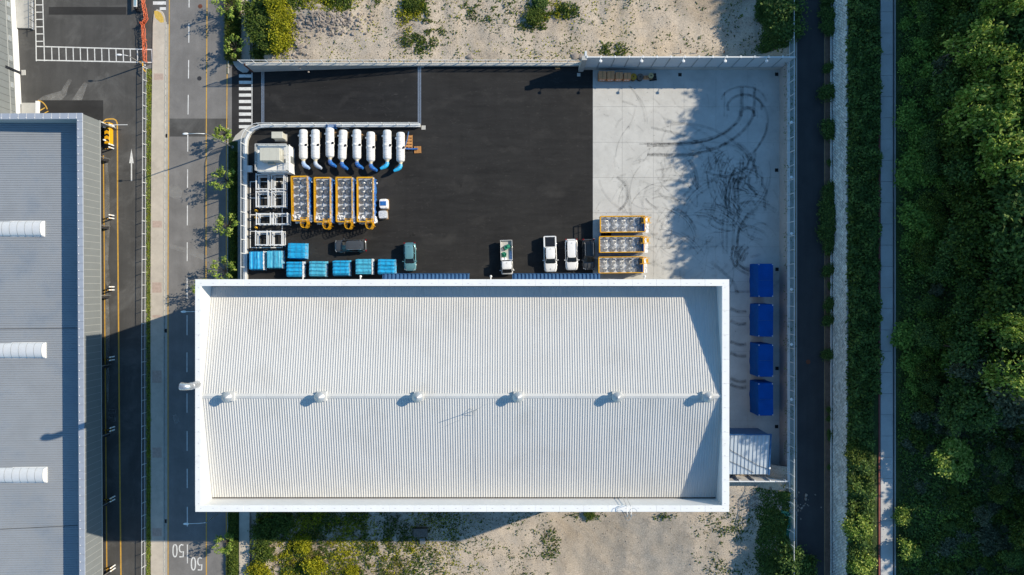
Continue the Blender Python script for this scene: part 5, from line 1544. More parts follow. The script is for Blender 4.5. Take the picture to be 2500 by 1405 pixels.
# ---- four tall loads under dark blue tarpaulins along the block wall
def navy_load(w, d, h, lab, seed):
    rr = random.Random(seed)
    t = thing('tarped_load', lab, 'tarped load', (0, 0, 0), 'tall loads under navy tarpaulin along the block wall')
    # plan ring of the cover from hem to top edge, with drooping hem folds
    N = 64; vs = []; rows = [(.04, .035), (.5, .022), (1.3, .012), (2.3, .006), (h - .12, .006), (h, -.035)]
    per = []
    for i in range(N):
        s_ = i / N * 2 * (w + d)
        if s_ < w: p_ = (-w / 2 + s_, -d / 2)
        elif s_ < w + d: p_ = (w / 2, -d / 2 + s_ - w)
        elif s_ < 2 * w + d: p_ = (w / 2 - (s_ - w - d), d / 2)
        else: p_ = (-w / 2, d / 2 - (s_ - 2 * w - d))
        per.append(p_)
    ph = rr.uniform(0, 6)
    for z, o in rows:
        for i, (x, y) in enumerate(per):
            wv = 1 + (.5 * math.sin(i * .95 + ph) + .5 * math.sin(i * .41 + ph * 2)) * (1 if z < h - .2 else .2)
            l_ = math.hypot(x, y); vs.append((x + x / l_ * o * wv * 1.6, y + y / l_ * o * wv * 1.6, z))
    n0 = len(vs)
    inner = []
    for f, zz in ((.72, h + .02), (.4, h + .045)):
        for i, (x, y) in enumerate(per): vs.append((x * f, y * f, zz + .008 * rr.random()))
    vs.append((0, 0, h + .05)); R_ = len(rows) + 2
    fs = [(k*N+i, k*N+(i+1) % N, (k+1)*N+(i+1) % N, (k+1)*N+i) for k in range(R_ - 1) for i in range(N)] + [((R_-1)*N+i, (R_-1)*N+(i+1) % N, len(vs) - 1) for i in range(N)]
    MB().add(vs, fs).build('tarpaulin', M['navy_tarp'], t, True, 32)
    for sx in (-1, 1):
        for sy in (-1, 1): MB().lathe([(.05, h + .02), (.08, h + .03), (.05, h + .05)], 8, (sx * (w / 2 - .12), sy * (d / 2 - .12), 0)).build('eyelet', M['white_rail'], t)
    rp = MB(); rp.tube([(-w / 2 + .1, -d / 2 * .0 - .02, h + .075), (0, .03, h + .085), (w / 2 - .1, 0, h + .075)], .02, 5); rp.build('tie_rope', M['blue_trim'], t)
    MB().box(-w / 2 + .1, w / 2 - .1, -d / 2 + .1, d / 2 - .1, .004, .1).build('pallet_base', M['wood'], t)
    return t
for i, (y0, y1, lab) in enumerate(((642, 728, 'northernmost of the four tall navy tarped loads, north of the hall corner'), (741, 825, 'second navy tarped load from the north, with a smooth top'), (839, 923, 'third navy tarped load from the north, its hem folds showing'), (933.5, 1018, 'southernmost navy tarped load, nearest the annex shed, with a rucked north end'))):
    hh = 3.6; a, b = P(1850.5, y0, hh), P(1888.5, y1, hh)
    w, d = b.x - a.x, a.y - b.y
    o = navy_load(w - .05, d - .28, hh, lab, 60 + i); o.location = ((a.x + b.x) / 2, (a.y + b.y) / 2, .0); o.rotation_euler = (0, 0, (.004, -.012, -.006, .01)[i])

# ---- cartons and cable reels below the barrier wall
for i, (xa, xb, n_, lab) in enumerate(((1462, 1480.5, 2, 'westernmost tall brown carton stack below the barrier wall'), (1482.5, 1500.5, 2, 'second brown carton stack from the west, deep and tall'), (1503, 1520.5, 2, 'third brown carton stack from the west, shorter towards the wall'), (1523, 1540.5, 2, 'easternmost brown carton stack, touching the yellow cable reel'))):
    hh = 1.5; a, b = P(xa, 174 + (0, 0, 3, 4)[i], hh), P(xb, 193, hh)
    t = thing('carton_stack', lab, 'carton', ((a.x + b.x) / 2, (a.y + b.y) / 2, 0), 'brown cartons below the barrier wall')
    MB().cbox(a.x + .01, b.x - .01, b.y, a.y, .12, 1.42, .015).build('carton', M['carton'], t)
    MB().box(a.x + .0, b.x - .0, b.y - .01, a.y + .01, 1.42, 1.50).build('lid', M['carton_top'], t)
    MB().box((a.x + b.x) / 2 - .04, (a.x + b.x) / 2 + .04, b.y - .015, a.y + .015, 1.5, 1.508).build('tape', M['wood'], t)
    l_ = MB(); l_.box(a.x + .2, a.x + .5, b.y - .006, b.y - .001, .7, .95); l_.box(b.x - .5, b.x - .2, b.y - .006, b.y - .001, .7, .95); l_.build('shipping_label', M['white'], t)
    MB().box(a.x + .02, b.x - .02, b.y + .02, a.y - .02, .005, .12).build('pallet_base', M['wood'], t)
def reel(x, y, r, h, m1, m2, lab, z=.0):
    q = P(x, y, z + h); t = thing('cable_reel', lab, 'cable reel', (q.x, q.y, 0), 'cable reels below the barrier wall')
    MB().lathe([(r, z + .005), (r, z + .07)], 24, (q.x, q.y, 0)).build('lower_flange', m2, t, True, 40)
    MB().lathe([(r * .78, z + .07), (r * .80, z + h * .5), (r * .78, z + h - .07)], 24, (q.x, q.y, 0)).build('cable', M['dark'], t, True, 40)
    f = MB()
    for k in range(7):
        u0, u1 = -1 + 2 * k / 7 + .01, -1 + 2 * (k + 1) / 7 - .01; c0, c1 = math.sqrt(max(0, 1 - min(abs(u0), .999) ** 2)), math.sqrt(max(0, 1 - min(abs(u1), .999) ** 2))
        pts = [(q.x + r * u0, q.y - r * c0), (q.x + r * u1, q.y - r * c1), (q.x + r * u1, q.y + r * c1), (q.x + r * u0, q.y + r * c0)]
        MB().prism(pts, z + h - .07, z + h).build('plank', m1, t)
    MB().lathe([(.1, z + h), (.1, z + h + .03)], 12, (q.x, q.y, 0)).build('hub', M['dark'], t)
reel(1547, 187.5, .50, .85, mat('yellow_board', (.50, .30, .03), .2, 3, .7), M['wood'], 'yellow-topped cable reel beside the easternmost carton stack')
reel(1563.5, 188, .5, .85, M['old_wood'], M['old_wood'], 'grey-brown wooden cable reel, second from the cartons')
reel(1589.5, 185, .42, .8, mat('pale_board', (.52, .43, .22), .2, 3, .7), M['wood'], 'pale straw-coloured cable reel standing on a black pallet', .16)
q = P(1577, 191); t = thing('carton', 'small tan carton on the concrete between two cable reels', 'carton', (q.x, q.y, 0)); MB().cbox(q.x - .4, q.x + .4, q.y - .25, q.y + .25, .005, .4, .02).build('box', M['carton_top'], t); MB().box(q.x - .04, q.x + .04, q.y - .25, q.y + .25, .4, .404).build('tape', M['wood'], t)
q = P(1593.5, 189.5); t = thing('pallet', 'black plastic pallet under the pale cable reel', 'pallet', (0, 0, 0), 'wooden pallets lying in the yard')
for k in range(7): MB().box(-.56 + .16 * k, -.44 + .16 * k, -.55, .55, .1, .14).build('slat', M['black'], t)
for k in range(3): MB().box(-.56, .56, -.52 + .45 * k, -.38 + .45 * k, .006, .1).build('runner', M['black'], t)
t.location = (q.x, q.y, 0); t.rotation_euler = (0, 0, .12)
# black tyres lying between the two northern film-covered coolers
q = P(1482, 573.5, .2); 
for k, dx in enumerate((-.55, .25)):
    t = thing('loose_tyre', ('western', 'eastern')[k] + ' loose black tyre lying between two film-covered coolers', 'tyre', (q.x + dx, q.y, 0), 'loose tyres between the coolers')
    MB().lathe([(.2, .02), (.3, .0), (.38, .05), (.38, .2), (.3, .25), (.2, .22)], 20, (q.x + dx, q.y, 0.006)).build('tyre', M['tyre'], t, True, 50)

# ================================================================ VEHICLES (local frame: front at -y)
def loft(mb, stations, ring):
    """stations: list of parameter tuples, ring(params) -> list of points; closed rings, capped"""
    rs = [ring(s_) for s_ in stations]; n = len(rs[0]); vs = [p for r in rs for p in r]
    fs = [(k*n+i, k*n+(i+1) % n, (k+1)*n+(i+1) % n, (k+1)*n+i) for k in range(len(rs)-1) for i in range(n)]
    fs += [tuple(range(n))[::-1], tuple((len(rs)-1)*n+i for i in range(n))]
    return mb.add(vs, fs)
def body_ring(s_):
    y, hw, zt, zb, crown = s_
    half = [(0, zb), (hw * .86, zb), (hw * .97, zb + .10), (hw, zb + .28), (hw, zt - .28), (hw * .975, zt - .12), (hw * .90, zt - .03), (hw * .72, zt + crown * .45), (hw * .36, zt + crown * .85), (0, zt + crown)]
    pts = [(x, y, z) for x, z in half] + [(-x, y, z) for x, z in half[1:-1][::-1]]
    return pts
def plan_ring(yc, a, b, z, n=40, e=.34, taper=0.0):
    out = []
    for i in range(n):
        t = 2 * PI * i / n; c, s_ = math.cos(t), math.sin(t)
        x = math.copysign(abs(c) ** e, c) * b; y = math.copysign(abs(s_) ** e, s_) * a
        x *= 1 - taper * (y / a) if a else 1
        out.append((x, yc + y, z))
    return out
def wheels(t, W, ys, r, wd=.22):
    for y in ys:
        for s in (-1, 1):
            xo = s * (W / 2 - wd / 2 + .015)
            w_ = MB().lathe([(r - .06, -wd / 2), (r, -wd / 2 + .03), (r, wd / 2 - .03), (r - .06, wd / 2)], 20, (xo, y, r), 'x').build('wheel', M['tyre'], t, True, 40)
            f = MB(); f.lathe([(r - .09, 0), (r - .10, .02), (.06, .012)], 18, (xo + s * wd / 2 - (0 if s > 0 else .012), y, r), 'x'); f.build('rim', M['rim'], w_, True, 40)
def mirror(t, x, y, z, m_):
    for s in (-1, 1):
        mb = MB(); mb.bar((s * (x - .12), y, z), (s * (x + .08), y + .02, z + .03), .08, .05); mb.add([(s*(x+.02), y-.06, z-.05), (s*(x+.22), y-.02, z-.05), (s*(x+.22), y+.07, z-.05), (s*(x+.02), y+.06, z-.05), (s*(x+.02), y-.06, z+.1), (s*(x+.21), y-.02, z+.1), (s*(x+.21), y+.07, z+.1), (s*(x+.02), y+.06, z+.1)], [(3,2,1,0),(4,5,6,7),(0,1,5,4),(1,2,6,5),(2,3,7,6),(3,0,4,7)])
        mb.build('mirror', m_, t)
def cabin(t, y0, y1, bw, ry0, ry1, rw, z0, z1, paint, roof_m=None, n=48, sunroof=False, rails=None, rear_dark=True):
    """glasshouse from base outline y0..y1 (half width bw, height z0) up to roof outline ry0..ry1 (rw, z1)"""
    yc, a = (y0 + y1) / 2, (y1 - y0) / 2; yr, ra = (ry0 + ry1) / 2, (ry1 - ry0) / 2
    R = [plan_ring(yc, a, bw, z0, n, .36), plan_ring(yr, ra, rw, z1 - .06, n, .36)]
    mid = [tuple(R[0][i][k] * .5 + R[1][i][k] * .5 + (0 if k != 0 else math.copysign(.02, R[0][i][0])) for k in range(3)) for i in range(n)]
    rings = [R[0], mid, R[1]]
    groups = {'windscreen': MB(), 'rear_window': MB(), 'side_window': MB()}
    frame = MB()
    for k in range(2):
        for i in range(n):
            j = (i + 1) % n; A, B, C, D = rings[k][i], rings[k][j], rings[k+1][j], rings[k+1][i]
            ang = (i + .5) / n * 2 * PI; q = math.degrees(ang) % 360
            x = (A[0] + B[0]) / 2; y = (A[1] + B[1]) / 2
            mx = max(abs(A[0]), abs(B[0])) / bw
            g = 'side_window'
            if y < yc - a * .80 and mx < .97: g = 'windscreen'
            elif y > yc + a * .80 and mx < .97: g = 'rear_window'
            groups[g].add([A, B, C, D], [(0, 1, 2, 3)])
    groups['windscreen'].build('windscreen', M['glass'], t, True); groups['rear_window'].build('rear_window', M['glass'] , t, True); groups['side_window'].build('side_window', M['glass'], t, True)
    # roof skin
    top = [plan_ring(yr, ra * 1.015, rw * 1.015, z1 - .075, n, .36), plan_ring(yr, ra * 1.01, rw * 1.01, z1 - .03, n, .36), plan_ring(yr, ra * .93, rw * .90, z1, n, .40), plan_ring(yr, ra * .55, rw * .5, z1 + .03, n, .5)]
    mb = MB(); vs = [p for r in top for p in r] + [(0, yr, z1 + .035)]
    fs = [(k*n+i, k*n+(i+1) % n, (k+1)*n+(i+1) % n, (k+1)*n+i) for k in range(3) for i in range(n)] + [(3*n+i, 3*n+(i+1) % n, 4*n) for i in range(n)]
    ro = mb.add(vs, fs).build('roof', roof_m or paint, t, True, 60)
    pl = MB()
    for s in (-1, 1):
        pl.bar((s * bw * .93, y0 + a * .10, z0), (s * rw * .95, ry0 + ra * .06, z1 - .05), .07, .07)
        pl.bar((s * bw * .95, y1 - a * .10, z0), (s * rw * .95, ry1 - ra * .06, z1 - .05), .13, .08)
        pl.bar((s * (bw + .015), yc - a * .05, z0), (s * (rw + .01), yr - ra * .05, z1 - .05), .06, .05)
    pl.build('pillars', paint, t)
    if rails:
        for s in (-1, 1):
            mb = MB(); mb.tube([(s * rw * .93, ry0 + .25, z1 - .01), (s * rw * .94, ry0 + .4, z1 + .06), (s * rw * .94, ry1 - .4, z1 + .06), (s * rw * .93, ry1 - .2, z1 - .01)], .028, 6); mb.build('roof_rail', rails, t)
    if sunroof: MB().cbox(-rw * .68, rw * .68, ry0 + .22, ry1 - .42, z1 + .022, z1 + .05, .015).build('sunroof', M['glass'], t)
    mb = MB(); mb.lathe([(.03, z1 + .02), (.05, z1 + .05), (.02, z1 + .14)], 8, (0, ry1 - .25, 0)); mb.build('roof_antenna', M['dark'], t)
def lights(t, yf, yr, hw, zf, zr, inset=.16):
    for s in (-1, 1):
        MB().add([(s*hw*.55, yf+.02, zf-.09), (s*hw*.93, yf+inset+.06, zf-.08), (s*hw*.95, yf+inset+.16, zf+.05), (s*hw*.56, yf+.12, zf+.06), (s*hw*.6, yf+.3, zf-.02)], [(0, 1, 2, 3), (3, 2, 4), (0, 3, 4), (1, 4, 2), (0, 4, 1)]).build('headlight', M['lamp_clear'], t)
        MB().box(s * hw * .70, s * hw * .97, yr - .15, yr + .012, zr - .12, zr + .08).build('taillight', M['lamp_red'], t)
def suv(name, label, cat, L, W, Hh, paint, sunroof=False, rails=None, roof_m=None, hood_z=.98, short=False):
    t = thing(name, label, cat, (0, 0, 0), 'cars and trucks parked in the yard'); f, r, hw = -L / 2, L / 2, W / 2
    hl = L * (.245 if not short else .255)
    st = [(f, hw * .62, hood_z - .26, .34, 0), (f + .05, hw * .80, hood_z - .18, .28, .01), (f + .16, hw * .91, hood_z - .10, .24, .03), (f + .4, hw * .975, hood_z - .03, .22, .045), (f + .8, hw, hood_z, .22, .05), (f + hl, hw, hood_z + .05, .22, .05),
          (0, hw * .985, hood_z + .07, .22, .02), (r - 1.2, hw, hood_z + .08, .22, .02), (r - .5, hw * .985, hood_z + .06, .24, .02), (r - .2, hw * .94, hood_z + .0, .28, .02), (r - .06, hw * .86, hood_z - .08, .34, .01), (r, hw * .72, hood_z - .18, .42, 0)]
    bo = loft(MB(), st, body_ring).build('body', paint, t, True, 50)
    g = MB()
    for s in (-1, 1): g.tube([(s * hw * .62, f + .2, hood_z - .02), (s * hw * .76, f + .6, hood_z + .012), (s * hw * .80, f + hl - .05, hood_z + .052)], .014, 4)
    for y in (-L * .02, L * .19): 
        for s in (-1, 1): g.bar((s * (hw + .004), y, .4), (s * (hw + .004), y, hood_z + .0), .015)
    g.build('panel_gaps', M['dark'], t)
    cabin(t, f + hl - .02, r - .16, hw * .90, f + hl + .72, r - .42, hw * .70, hood_z + .05, Hh, paint, roof_m, sunroof=sunroof, rails=rails)
    wheels(t, W, (f + .93, r - .95), .36); mirror(t, hw * .98, f + hl + .35, hood_z + .10, paint); lights(t, f, r, hw, hood_z - .12, hood_z - .05)
    MB().box(-hw * .5, hw * .5, f - .012, f + .05, .45, .62).build('grille', M['black'], t)
    sp = MB(); sp.box(-hw * .62, hw * .62, r - .50, r - .26, Hh - .07, Hh - .035); sp.build('spoiler', paint if roof_m is None else M['black'], t)
    wp_ = MB(); 
    for s in (-.55, .12): wp_.bar((s * hw, f + hl + .02, hood_z + .085), (s * hw + .5, f + hl + .12, hood_z + .15), .018)
    wp_.build('wiper', M['black'], t)
    return t
def place(o, px, py, z, rz):
    q = P(px, py, z); o.location = (q.x, q.y, .004); o.rotation_euler = (0, 0, math.radians(rz)); return o
place(suv('parked_car', 'white sport utility car with plain white roof, between the white pickup and the black car', 'car', 4.72, 1.90, 1.66, M['car_white'], rails=M['car_white']), 1395.5, 622, .9, 1.2)
place(suv('parked_car', 'black sport utility car with glass roof, squeezed between the white car and the coolers', 'car', 4.72, 1.88, 1.68, M['car_grey'], sunroof=True, rails=M['steel'], roof_m=M['car_black']), 1437.5, 622, .9, 1.0)
place(suv('parked_car', 'dark grey sport utility car parked crosswise south of the ladder cages', 'car', 4.88, 1.92, 1.70, M['car_grey'], rails=M['steel'], sunroof=False), 855.5, 600.5, .9, -88.5)
place(suv('parked_car', 'teal metallic hatchback parked at the end of the blue tarped crates', 'car', 4.30, 1.82, 1.58, M['car_teal'], short=True), 1000.5, 627.5, .9, 1.0)
# pickup with a covered bed
def pickup():
    t = thing('pickup_truck', 'white double-cab pickup with a black ribbed bed cover', 'pickup', (0, 0, 0), 'cars and trucks parked in the yard')
    L, W, Hh, hz = 5.40, 1.96, 1.84, 1.08; f, r, hw = -L / 2, L / 2, W / 2; paint = M['car_white']
    st = [(f, hw * .66, hz - .28, .40, 0), (f + .05, hw * .82, hz - .18, .34, .01), (f + .18, hw * .92, hz - .08, .30, .03), (f + .5, hw * .985, hz - .02, .28, .05), (f + 1.25, hw, hz + .03, .28, .05), (f + 1.4, hw, hz + .06, .28, .02), (0, hw, hz + .08, .28, .0), (r - 1.75, hw, hz + .09, .28, 0), (r - .4, hw, hz + .08, .30, 0), (r - .08, hw * .97, hz + .06, .34, 0), (r, hw * .93, hz + .03, .40, 0)]
    loft(MB(), st, body_ring).build('body', paint, t, True, 50)
    cabin(t, f + 1.25, r - 1.62, hw * .90, f + 1.95, r - 1.72, hw * .70, hz + .06, Hh, paint)
    cv = MB().box(-hw * .76, hw * .76, r - 1.58, r - .14, hz + .06, hz + .10).build('bed_cover', M['dark'], t)
    rb = MB()
    for k in range(7): rb.cbox(-hw * .75, hw * .75, r - 1.55 + .2 * k, r - 1.39 + .2 * k, hz + .10, hz + .125, .012)
    rb.build('cover_slats', M['car_black'], cv)
    for s in (-1, 1): MB().box(s * hw * .77, s * hw * .98, r - 1.6, r - .06, hz + .06, hz + .12).build('bed_rail', paint, t)
    MB().box(-hw * .9, hw * .9, r - .12, r - .0, hz + .04, hz + .125).build('tailgate', paint, t)
    b = MB(); b.box(-hw * .55, -hw * .25, r - .17, r - .12, hz + .1, hz + .13); b.box(hw * .25, hw * .55, r - .17, r - .12, hz + .1, hz + .13); b.build('latch', M['steel'], t)
    MB().box(-hw * .8, hw * .8, r - .02, r + .1, .42, .6).build('rear_bumper', M['steel'], t)
    wheels(t, W, (f + 1.0, r - 1.15), .39, .25); mirror(t, hw * 1.02, f + 1.75, hz + .12, paint); lights(t, f, r, hw, hz - .12, hz - .1)
    MB().lathe([(.08, hz - .0), (.08, hz + .055)], 12, (0, f + .45, 0)).build('badge', M['steel'], t)
    MB().box(-hw * .55, hw * .55, f - .012, f + .05, .5, .72).build('grille', M['black'], t)
    g = MB()
    for s in (-1, 1): g.tube([(s * hw * .62, f + .22, hz), (s * hw * .76, f + .6, hz + .03), (s * hw * .80, f + 1.2, hz + .065)], .014, 4)
    g.build('panel_gaps', M['dark'], t)
    return t
place(pickup(), 1343.3, 621, .9, 1.5)
# small flat-bed truck
def flatbed():
    t = thing('flatbed_truck', 'small white flat-bed truck carrying green machinery, facing the hall', 'truck', (0, 0, 0), 'cars and trucks parked in the yard')
    L, W = 5.2, 1.78; f, r, hw = -L / 2, L / 2, W / 2; p_ = M['car_white']
    st = [(f, hw * .80, .78, .36, 0), (f + .06, hw * .92, .95, .32, .01), (f + .2, hw * .97, 1.12, .3, .02), (f + .55, hw, 1.18, .3, .02), (f + 1.9, hw, 1.2, .3, .0), (f + 2.02, hw * .97, 1.16, .34, 0)]
    loft(MB(), st, body_ring).build('cab_body', p_, t, True, 50)
    cabin(t, f + .22, f + 2.02, hw * .95, f + .78, f + 1.98, hw * .80, 1.17, 1.93, p_)
    MB().box(-hw * .45, hw * .45, r - 3.3, r - .1, .5, .66).build('chassis', M['dark'], t)
    y0, y1 = f + 2.16, r
    bd = MB().box(-hw, hw, y0, y1, .70, .80).build('bed_floor', mat('bed_floor', (.50, .50, .47), .15, 3, .6), t)
    for s in (-1, 1): MB().box(s * hw, s * (hw - .05), y0, y1, .80, 1.18).build('side_board', p_, t)
    MB().box(-hw + .05, hw - .05, y1 - .05, y1, .80, 1.18).build('tail_board', p_, t); MB().box(-hw + .05, hw - .05, y0, y0 + .05, .80, 1.45).build('head_board', p_, t)
    for s in (-1, 1): MB().bar((s * (hw - .03), y0 + .03, 1.18), (s * (hw - .03), y0 + .03, 1.6), .06).build('rack_post', p_, t)
    MB().bar((-hw, y0 + .03, 1.6), (hw, y0 + .03, 1.6), .06).build('rack_bar', p_, t)
    wheels(t, W, (f + .75, r - 1.05), .33, .2); mirror(t, hw * 1.02, f + .62, 1.3, p_); lights(t, f, r, hw, .92, .72)
    MB().box(-hw * .5, hw * .5, f - .012, f + .05, .55, .72).build('grille', M['black'], t)
    return t
ft = place(flatbed(), 1237, 629, .9, 1.6)
# its load
def onbed(dx, dy, z):
    c, s_ = math.cos(math.radians(1.6)), math.sin(math.radians(1.6)); return (ft.location.x + dx * c - dy * s_, ft.location.y + dx * s_ + dy * c, z)
t = thing('green_machine', 'green painted machine lying askew on the truck bed', 'machine', (0, 0, 0))
gm = mat('machine_green', (.02, .23, .14), .15, 3, .45)
MB().cbox(-.45, .45, -.28, .28, .08, .46, .05).build('housing', gm, t); MB().lathe([(.16, .45), (.16, .6), (.1, .62)], 12, (.1, 0, 0)).build('motor', gm, t)
k_ = MB(); k_.bar((-.62, -.2, .1), (.62, -.2, .1), .1); k_.bar((-.62, .2, .1), (.62, .2, .1), .1); k_.build('skids', M['dark'], t); l_ = MB(); l_.bar((-.45, .3, .2), (-.75, .4, .3), .07); l_.bar((.45, -.3, .2), (.72, -.38, .32), .07); l_.build('arms', M['dark'], t)
t.location = onbed(.1, 1.55, .805); t.rotation_euler = (0, 0, .6)
t = thing('green_bundle', 'bunched green netting in the middle of the truck bed', 'netting', (0, 0, 0)); rr = random.Random(4)
mb = MB()
for k in range(46):
    a = rr.uniform(0, 2 * PI); r_ = rr.uniform(0, .36); p0 = Vector((r_ * math.cos(a), r_ * math.sin(a), rr.uniform(.08, .45))); n_ = Vector((rr.gauss(0, 1), rr.gauss(0, 1), rr.gauss(0, 1) + 1)).normalized(); u = n_.orthogonal().normalized() * .17; v = n_.cross(u)
    mb.add([p0 + u, p0 + v, p0 - u, p0 - v], [(0, 1, 2, 3)])
mb.lathe([(.42, .01), (.4, .15), (.25, .3), (.05, .36)], 12); mb.build('netting', gm, t); t.location = onbed(-.42, .42, .805)
t = thing('white_sacks', 'two white sacks leaning on the truck head board', 'sack', (0, 0, 0))
for k, x in enumerate((-.3, .12)):
    MB().lathe([(.1, .0), (.24, .06), (.27, .2), (.2, .36), (.06, .42)], 14, (x, 0, 0)).build('sack', M['white'], t, True, 60)
t.location = onbed(-.35, -.25, .805)
o = MB().box(-.18, .18, -.75, .75, .01, .05).build('blue_sheet', pale_blue); prop(o, 'flat pale blue sheet along the east side of the truck bed', 'sheet'); o.location = onbed(.62, .2, .80)

# ================================================================ STREET FURNITURE
def lamp(label, base, top, head_dir, arm=2.4, group='street lamps', tail=.1):
    t = thing('street_lamp', label, 'street lamp', tuple(base), group)
    b = Vector(base); tp = Vector((b.x, b.y, top))
    mb = MB(); mb.tube([b, b + Vector((0, 0, 1.2)), tp], [.13, .11, .07], 10); mb.build('mast', M['conc'] if False else M['lamp_mast'] if 'lamp_mast' in M else M['steel'], t, True, 50)
    MB().lathe([(.26, b.z + .0), (.26, b.z + .06), (.16, b.z + .12)], 12, (b.x, b.y, 0)).build('base', M['steel'], t)
    d = Vector(head_dir).normalized(); e = tp + d * arm + Vector((0, 0, .25))
    mb = MB(); mb.tube([tp - Vector((0, 0, .15)), tp + d * arm * .4 + Vector((0, 0, .2)), e], [.055, .045, .04], 8); mb.build('arm', M['white_rail'], t, True)
    n = Vector((-d.y, d.x, 0)); h = MB(); N = 16
    for s_ in (0,):
        vs = []
        for zz, f in ((-.04, .8), (.02, 1.0), (.08, .75)):
            for i in range(N):
                a = 2 * PI * i / N; q = e + d * (.32 + .42 * f * math.cos(a)) + n * (.16 * f * math.sin(a)); vs.append((q.x, q.y, q.z + zz))
        h.add(vs, [(k*N+i, k*N+(i+1) % N, (k+1)*N+(i+1) % N, (k+1)*N+i) for k in range(2) for i in range(N)] + [tuple(range(N))[::-1], tuple(2*N+i for i in range(N))])
    h.build('lamp_head', M['white'], t, True, 40)
    return t
lamp('tall street lamp beside the entrance pavement, its arm reaching over the street', P(568, 360, ZS), 6.9, (-1, -.03, 0))
b1 = P(503, 1277, 6.9); lamp('tall street lamp south of the hall, its mast rising behind the parapet shade', Vector((b1.x, b1.y, ZS)), 6.9, (-1, -.02, 0))
b1 = P(497, 761, 6.9); lamp('street lamp whose arm reaches out from behind the hall parapet', Vector((b1.x, b1.y, ZS)), 6.9, (-1, -.01, 0))
lamp('slim lamp standing at the corner of the picket fence in the west lot', P(352, 160, ZS), 1.75, (-1, .04, 0), .9, tail=.05)
# bollards, bumpers and barrier along the warehouse docks
k = 0
which = ['northernmost', 'second', 'third', 'fourth', 'fifth', 'sixth', 'southernmost']
for i, y in enumerate((360, 531, 705, 875, 1046, 1216, 1384)):
    for s in (0, 1):
        q = P(277 + .0036 * (y - 360), y - 4 + 7.5 * s + (y - 702) * .0, ZS)
        t = thing('bollard', f"{'northern' if s == 0 else 'southern'} white bollard of the {which[i]} dock pair along the warehouse", 'bollard', (q.x, q.y, ZS), 'white bollards before the dock columns')
        MB().lathe([(.11, ZS), (.11, ZS + 1.25), (.08, ZS + 1.32), (.02, ZS + 1.34)], 12, (q.x, q.y, 0)).build('post', M['white'], t, True, 40)
        MB().lathe([(.115, ZS + .9), (.115, ZS + 1.02)], 12, (q.x, q.y, 0)).build('reflector_band', M['yellow'], t)
    q = P(262, y, ZS)
    t = thing('kerb_guard', f'yellow and black kerb guard at the {which[i]} dock column', 'kerb guard', (q.x, q.y, ZS), 'kerb guards at the dock columns')
    for m_ in range(6): MB().cbox(q.x - .55 + .2 * m_, q.x - .36 + .2 * m_, q.y - .32, q.y - .2, ZS + .004, ZS + .16, .02).build('segment', M['yellow'] if m_ % 2 else M['black'], t)
# chevron crash guard with three white posts and a thin boom
q0, q1 = P(254.5, 299, -1.7), P(266.5, 351, -1.7)
t = thing('crash_guard', 'low crash guard with black and yellow chevrons at the warehouse corner', 'crash guard', ((q0.x + q1.x) / 2, (q0.y + q1.y) / 2, ZS))
MB().cbox(q0.x, q1.x, q1.y, q0.y, ZS + .004, -1.72, .03).build('block', M['yellow'], t)
n = 4; hgt = (q0.y - q1.y) / n; w2 = (q1.x - q0.x) / 2; xm = (q0.x + q1.x) / 2
for i in range(n):
    y = q1.y + hgt * (i + .30)
    for s in (-1, 1):
        MB().prism([(xm, y + w2 * .55), (xm + s * (w2 - .01), y), (xm + s * (w2 - .01), y + hgt * .38), (xm, y + w2 * .55 + hgt * .38)][::s], -1.72, -1.708).build('chevron', M['black'], t)
for i, (x, y) in enumerate(((262, 305), (266, 315), (267, 347))):
    q = P(x, y, ZS); t = thing('bollard', ('northern', 'middle', 'southern')[i] + ' white bollard beside the chevron crash guard', 'bollard', (q.x, q.y, ZS), 'white bollards at the crash guard')
    MB().lathe([(.13, ZS), (.13, ZS + 1.5), (.1, ZS + 1.58), (.02, ZS + 1.6)], 12, (q.x, q.y, 0)).build('post', M['white'], t, True, 40)
    MB().lathe([(.135, ZS + .9), (.135, ZS + 1.05)], 12, (q.x, q.y, 0)).build('reflector_band', M['yellow'], t)
t = thing('barrier_boom', 'thin white barrier boom reaching from the chevron crash guard', 'barrier', tuple(P(268, 306, ZS)))
q = P(268, 305.5, -1.75); r_ = P(311, 305.2, -1.75); MB().bar(q, r_, .09).build('boom', M['white_rail'], t); MB().box(q.x - .14, q.x + .14, q.y - .14, q.y + .14, ZS, -1.65).build('boom_post', M['white_rail'], t)
# ladder rack standing in the shade by the docks
t = thing('steel_rack', 'empty steel ladder rack standing in the shade before the warehouse docks', 'rack', tuple(P(272, 1014, ZS)))
for x in (263.5, 281): MB().bar(P(x, 1000, ZS + .06), P(x, 1029, ZS + .06), .06).build('side_rail', M['steel'], t)
for y in (1000, 1009, 1019, 1028.5): MB().bar(P(263.5, y, ZS + .12), P(281, y, ZS + .12), .05).build('rung', M['steel'], t)
# orange plastic barrier netting along the lot entrance
t = thing('barrier_net', 'twisted orange plastic barrier net strung along the lot entrance', 'barrier net', tuple(P(356, 80, ZS)))
pts = [(352, -30), (354.5, 5), (357, 25), (360, 40), (361, 50), (357.5, 58), (351.5, 62), (354, 70), (356, 95), (357.5, 120), (359, 155)]
mb = MB(); rr = random.Random(8); pth = smooth_path(pts, 6)
for off, zz in ((-.16, .35), (-.05, .9), (.06, 1.05), (.17, .6), (.1, .25)):
    q = []
    for i, p_ in enumerate(pth):
        d = pth[min(i+1, len(pth)-1)] - pth[max(i-1, 0)]; n_ = Vector((-d.y, d.x, 0)).normalized()
        g = P(p_.x, p_.y, ZS); q.append((g.x + n_.x * off + rr.uniform(-.07, .07), g.y + n_.y * off + rr.uniform(-.07, .07), ZS + zz + rr.uniform(-.08, .08)))
    mb.tube(q, .045, 4)
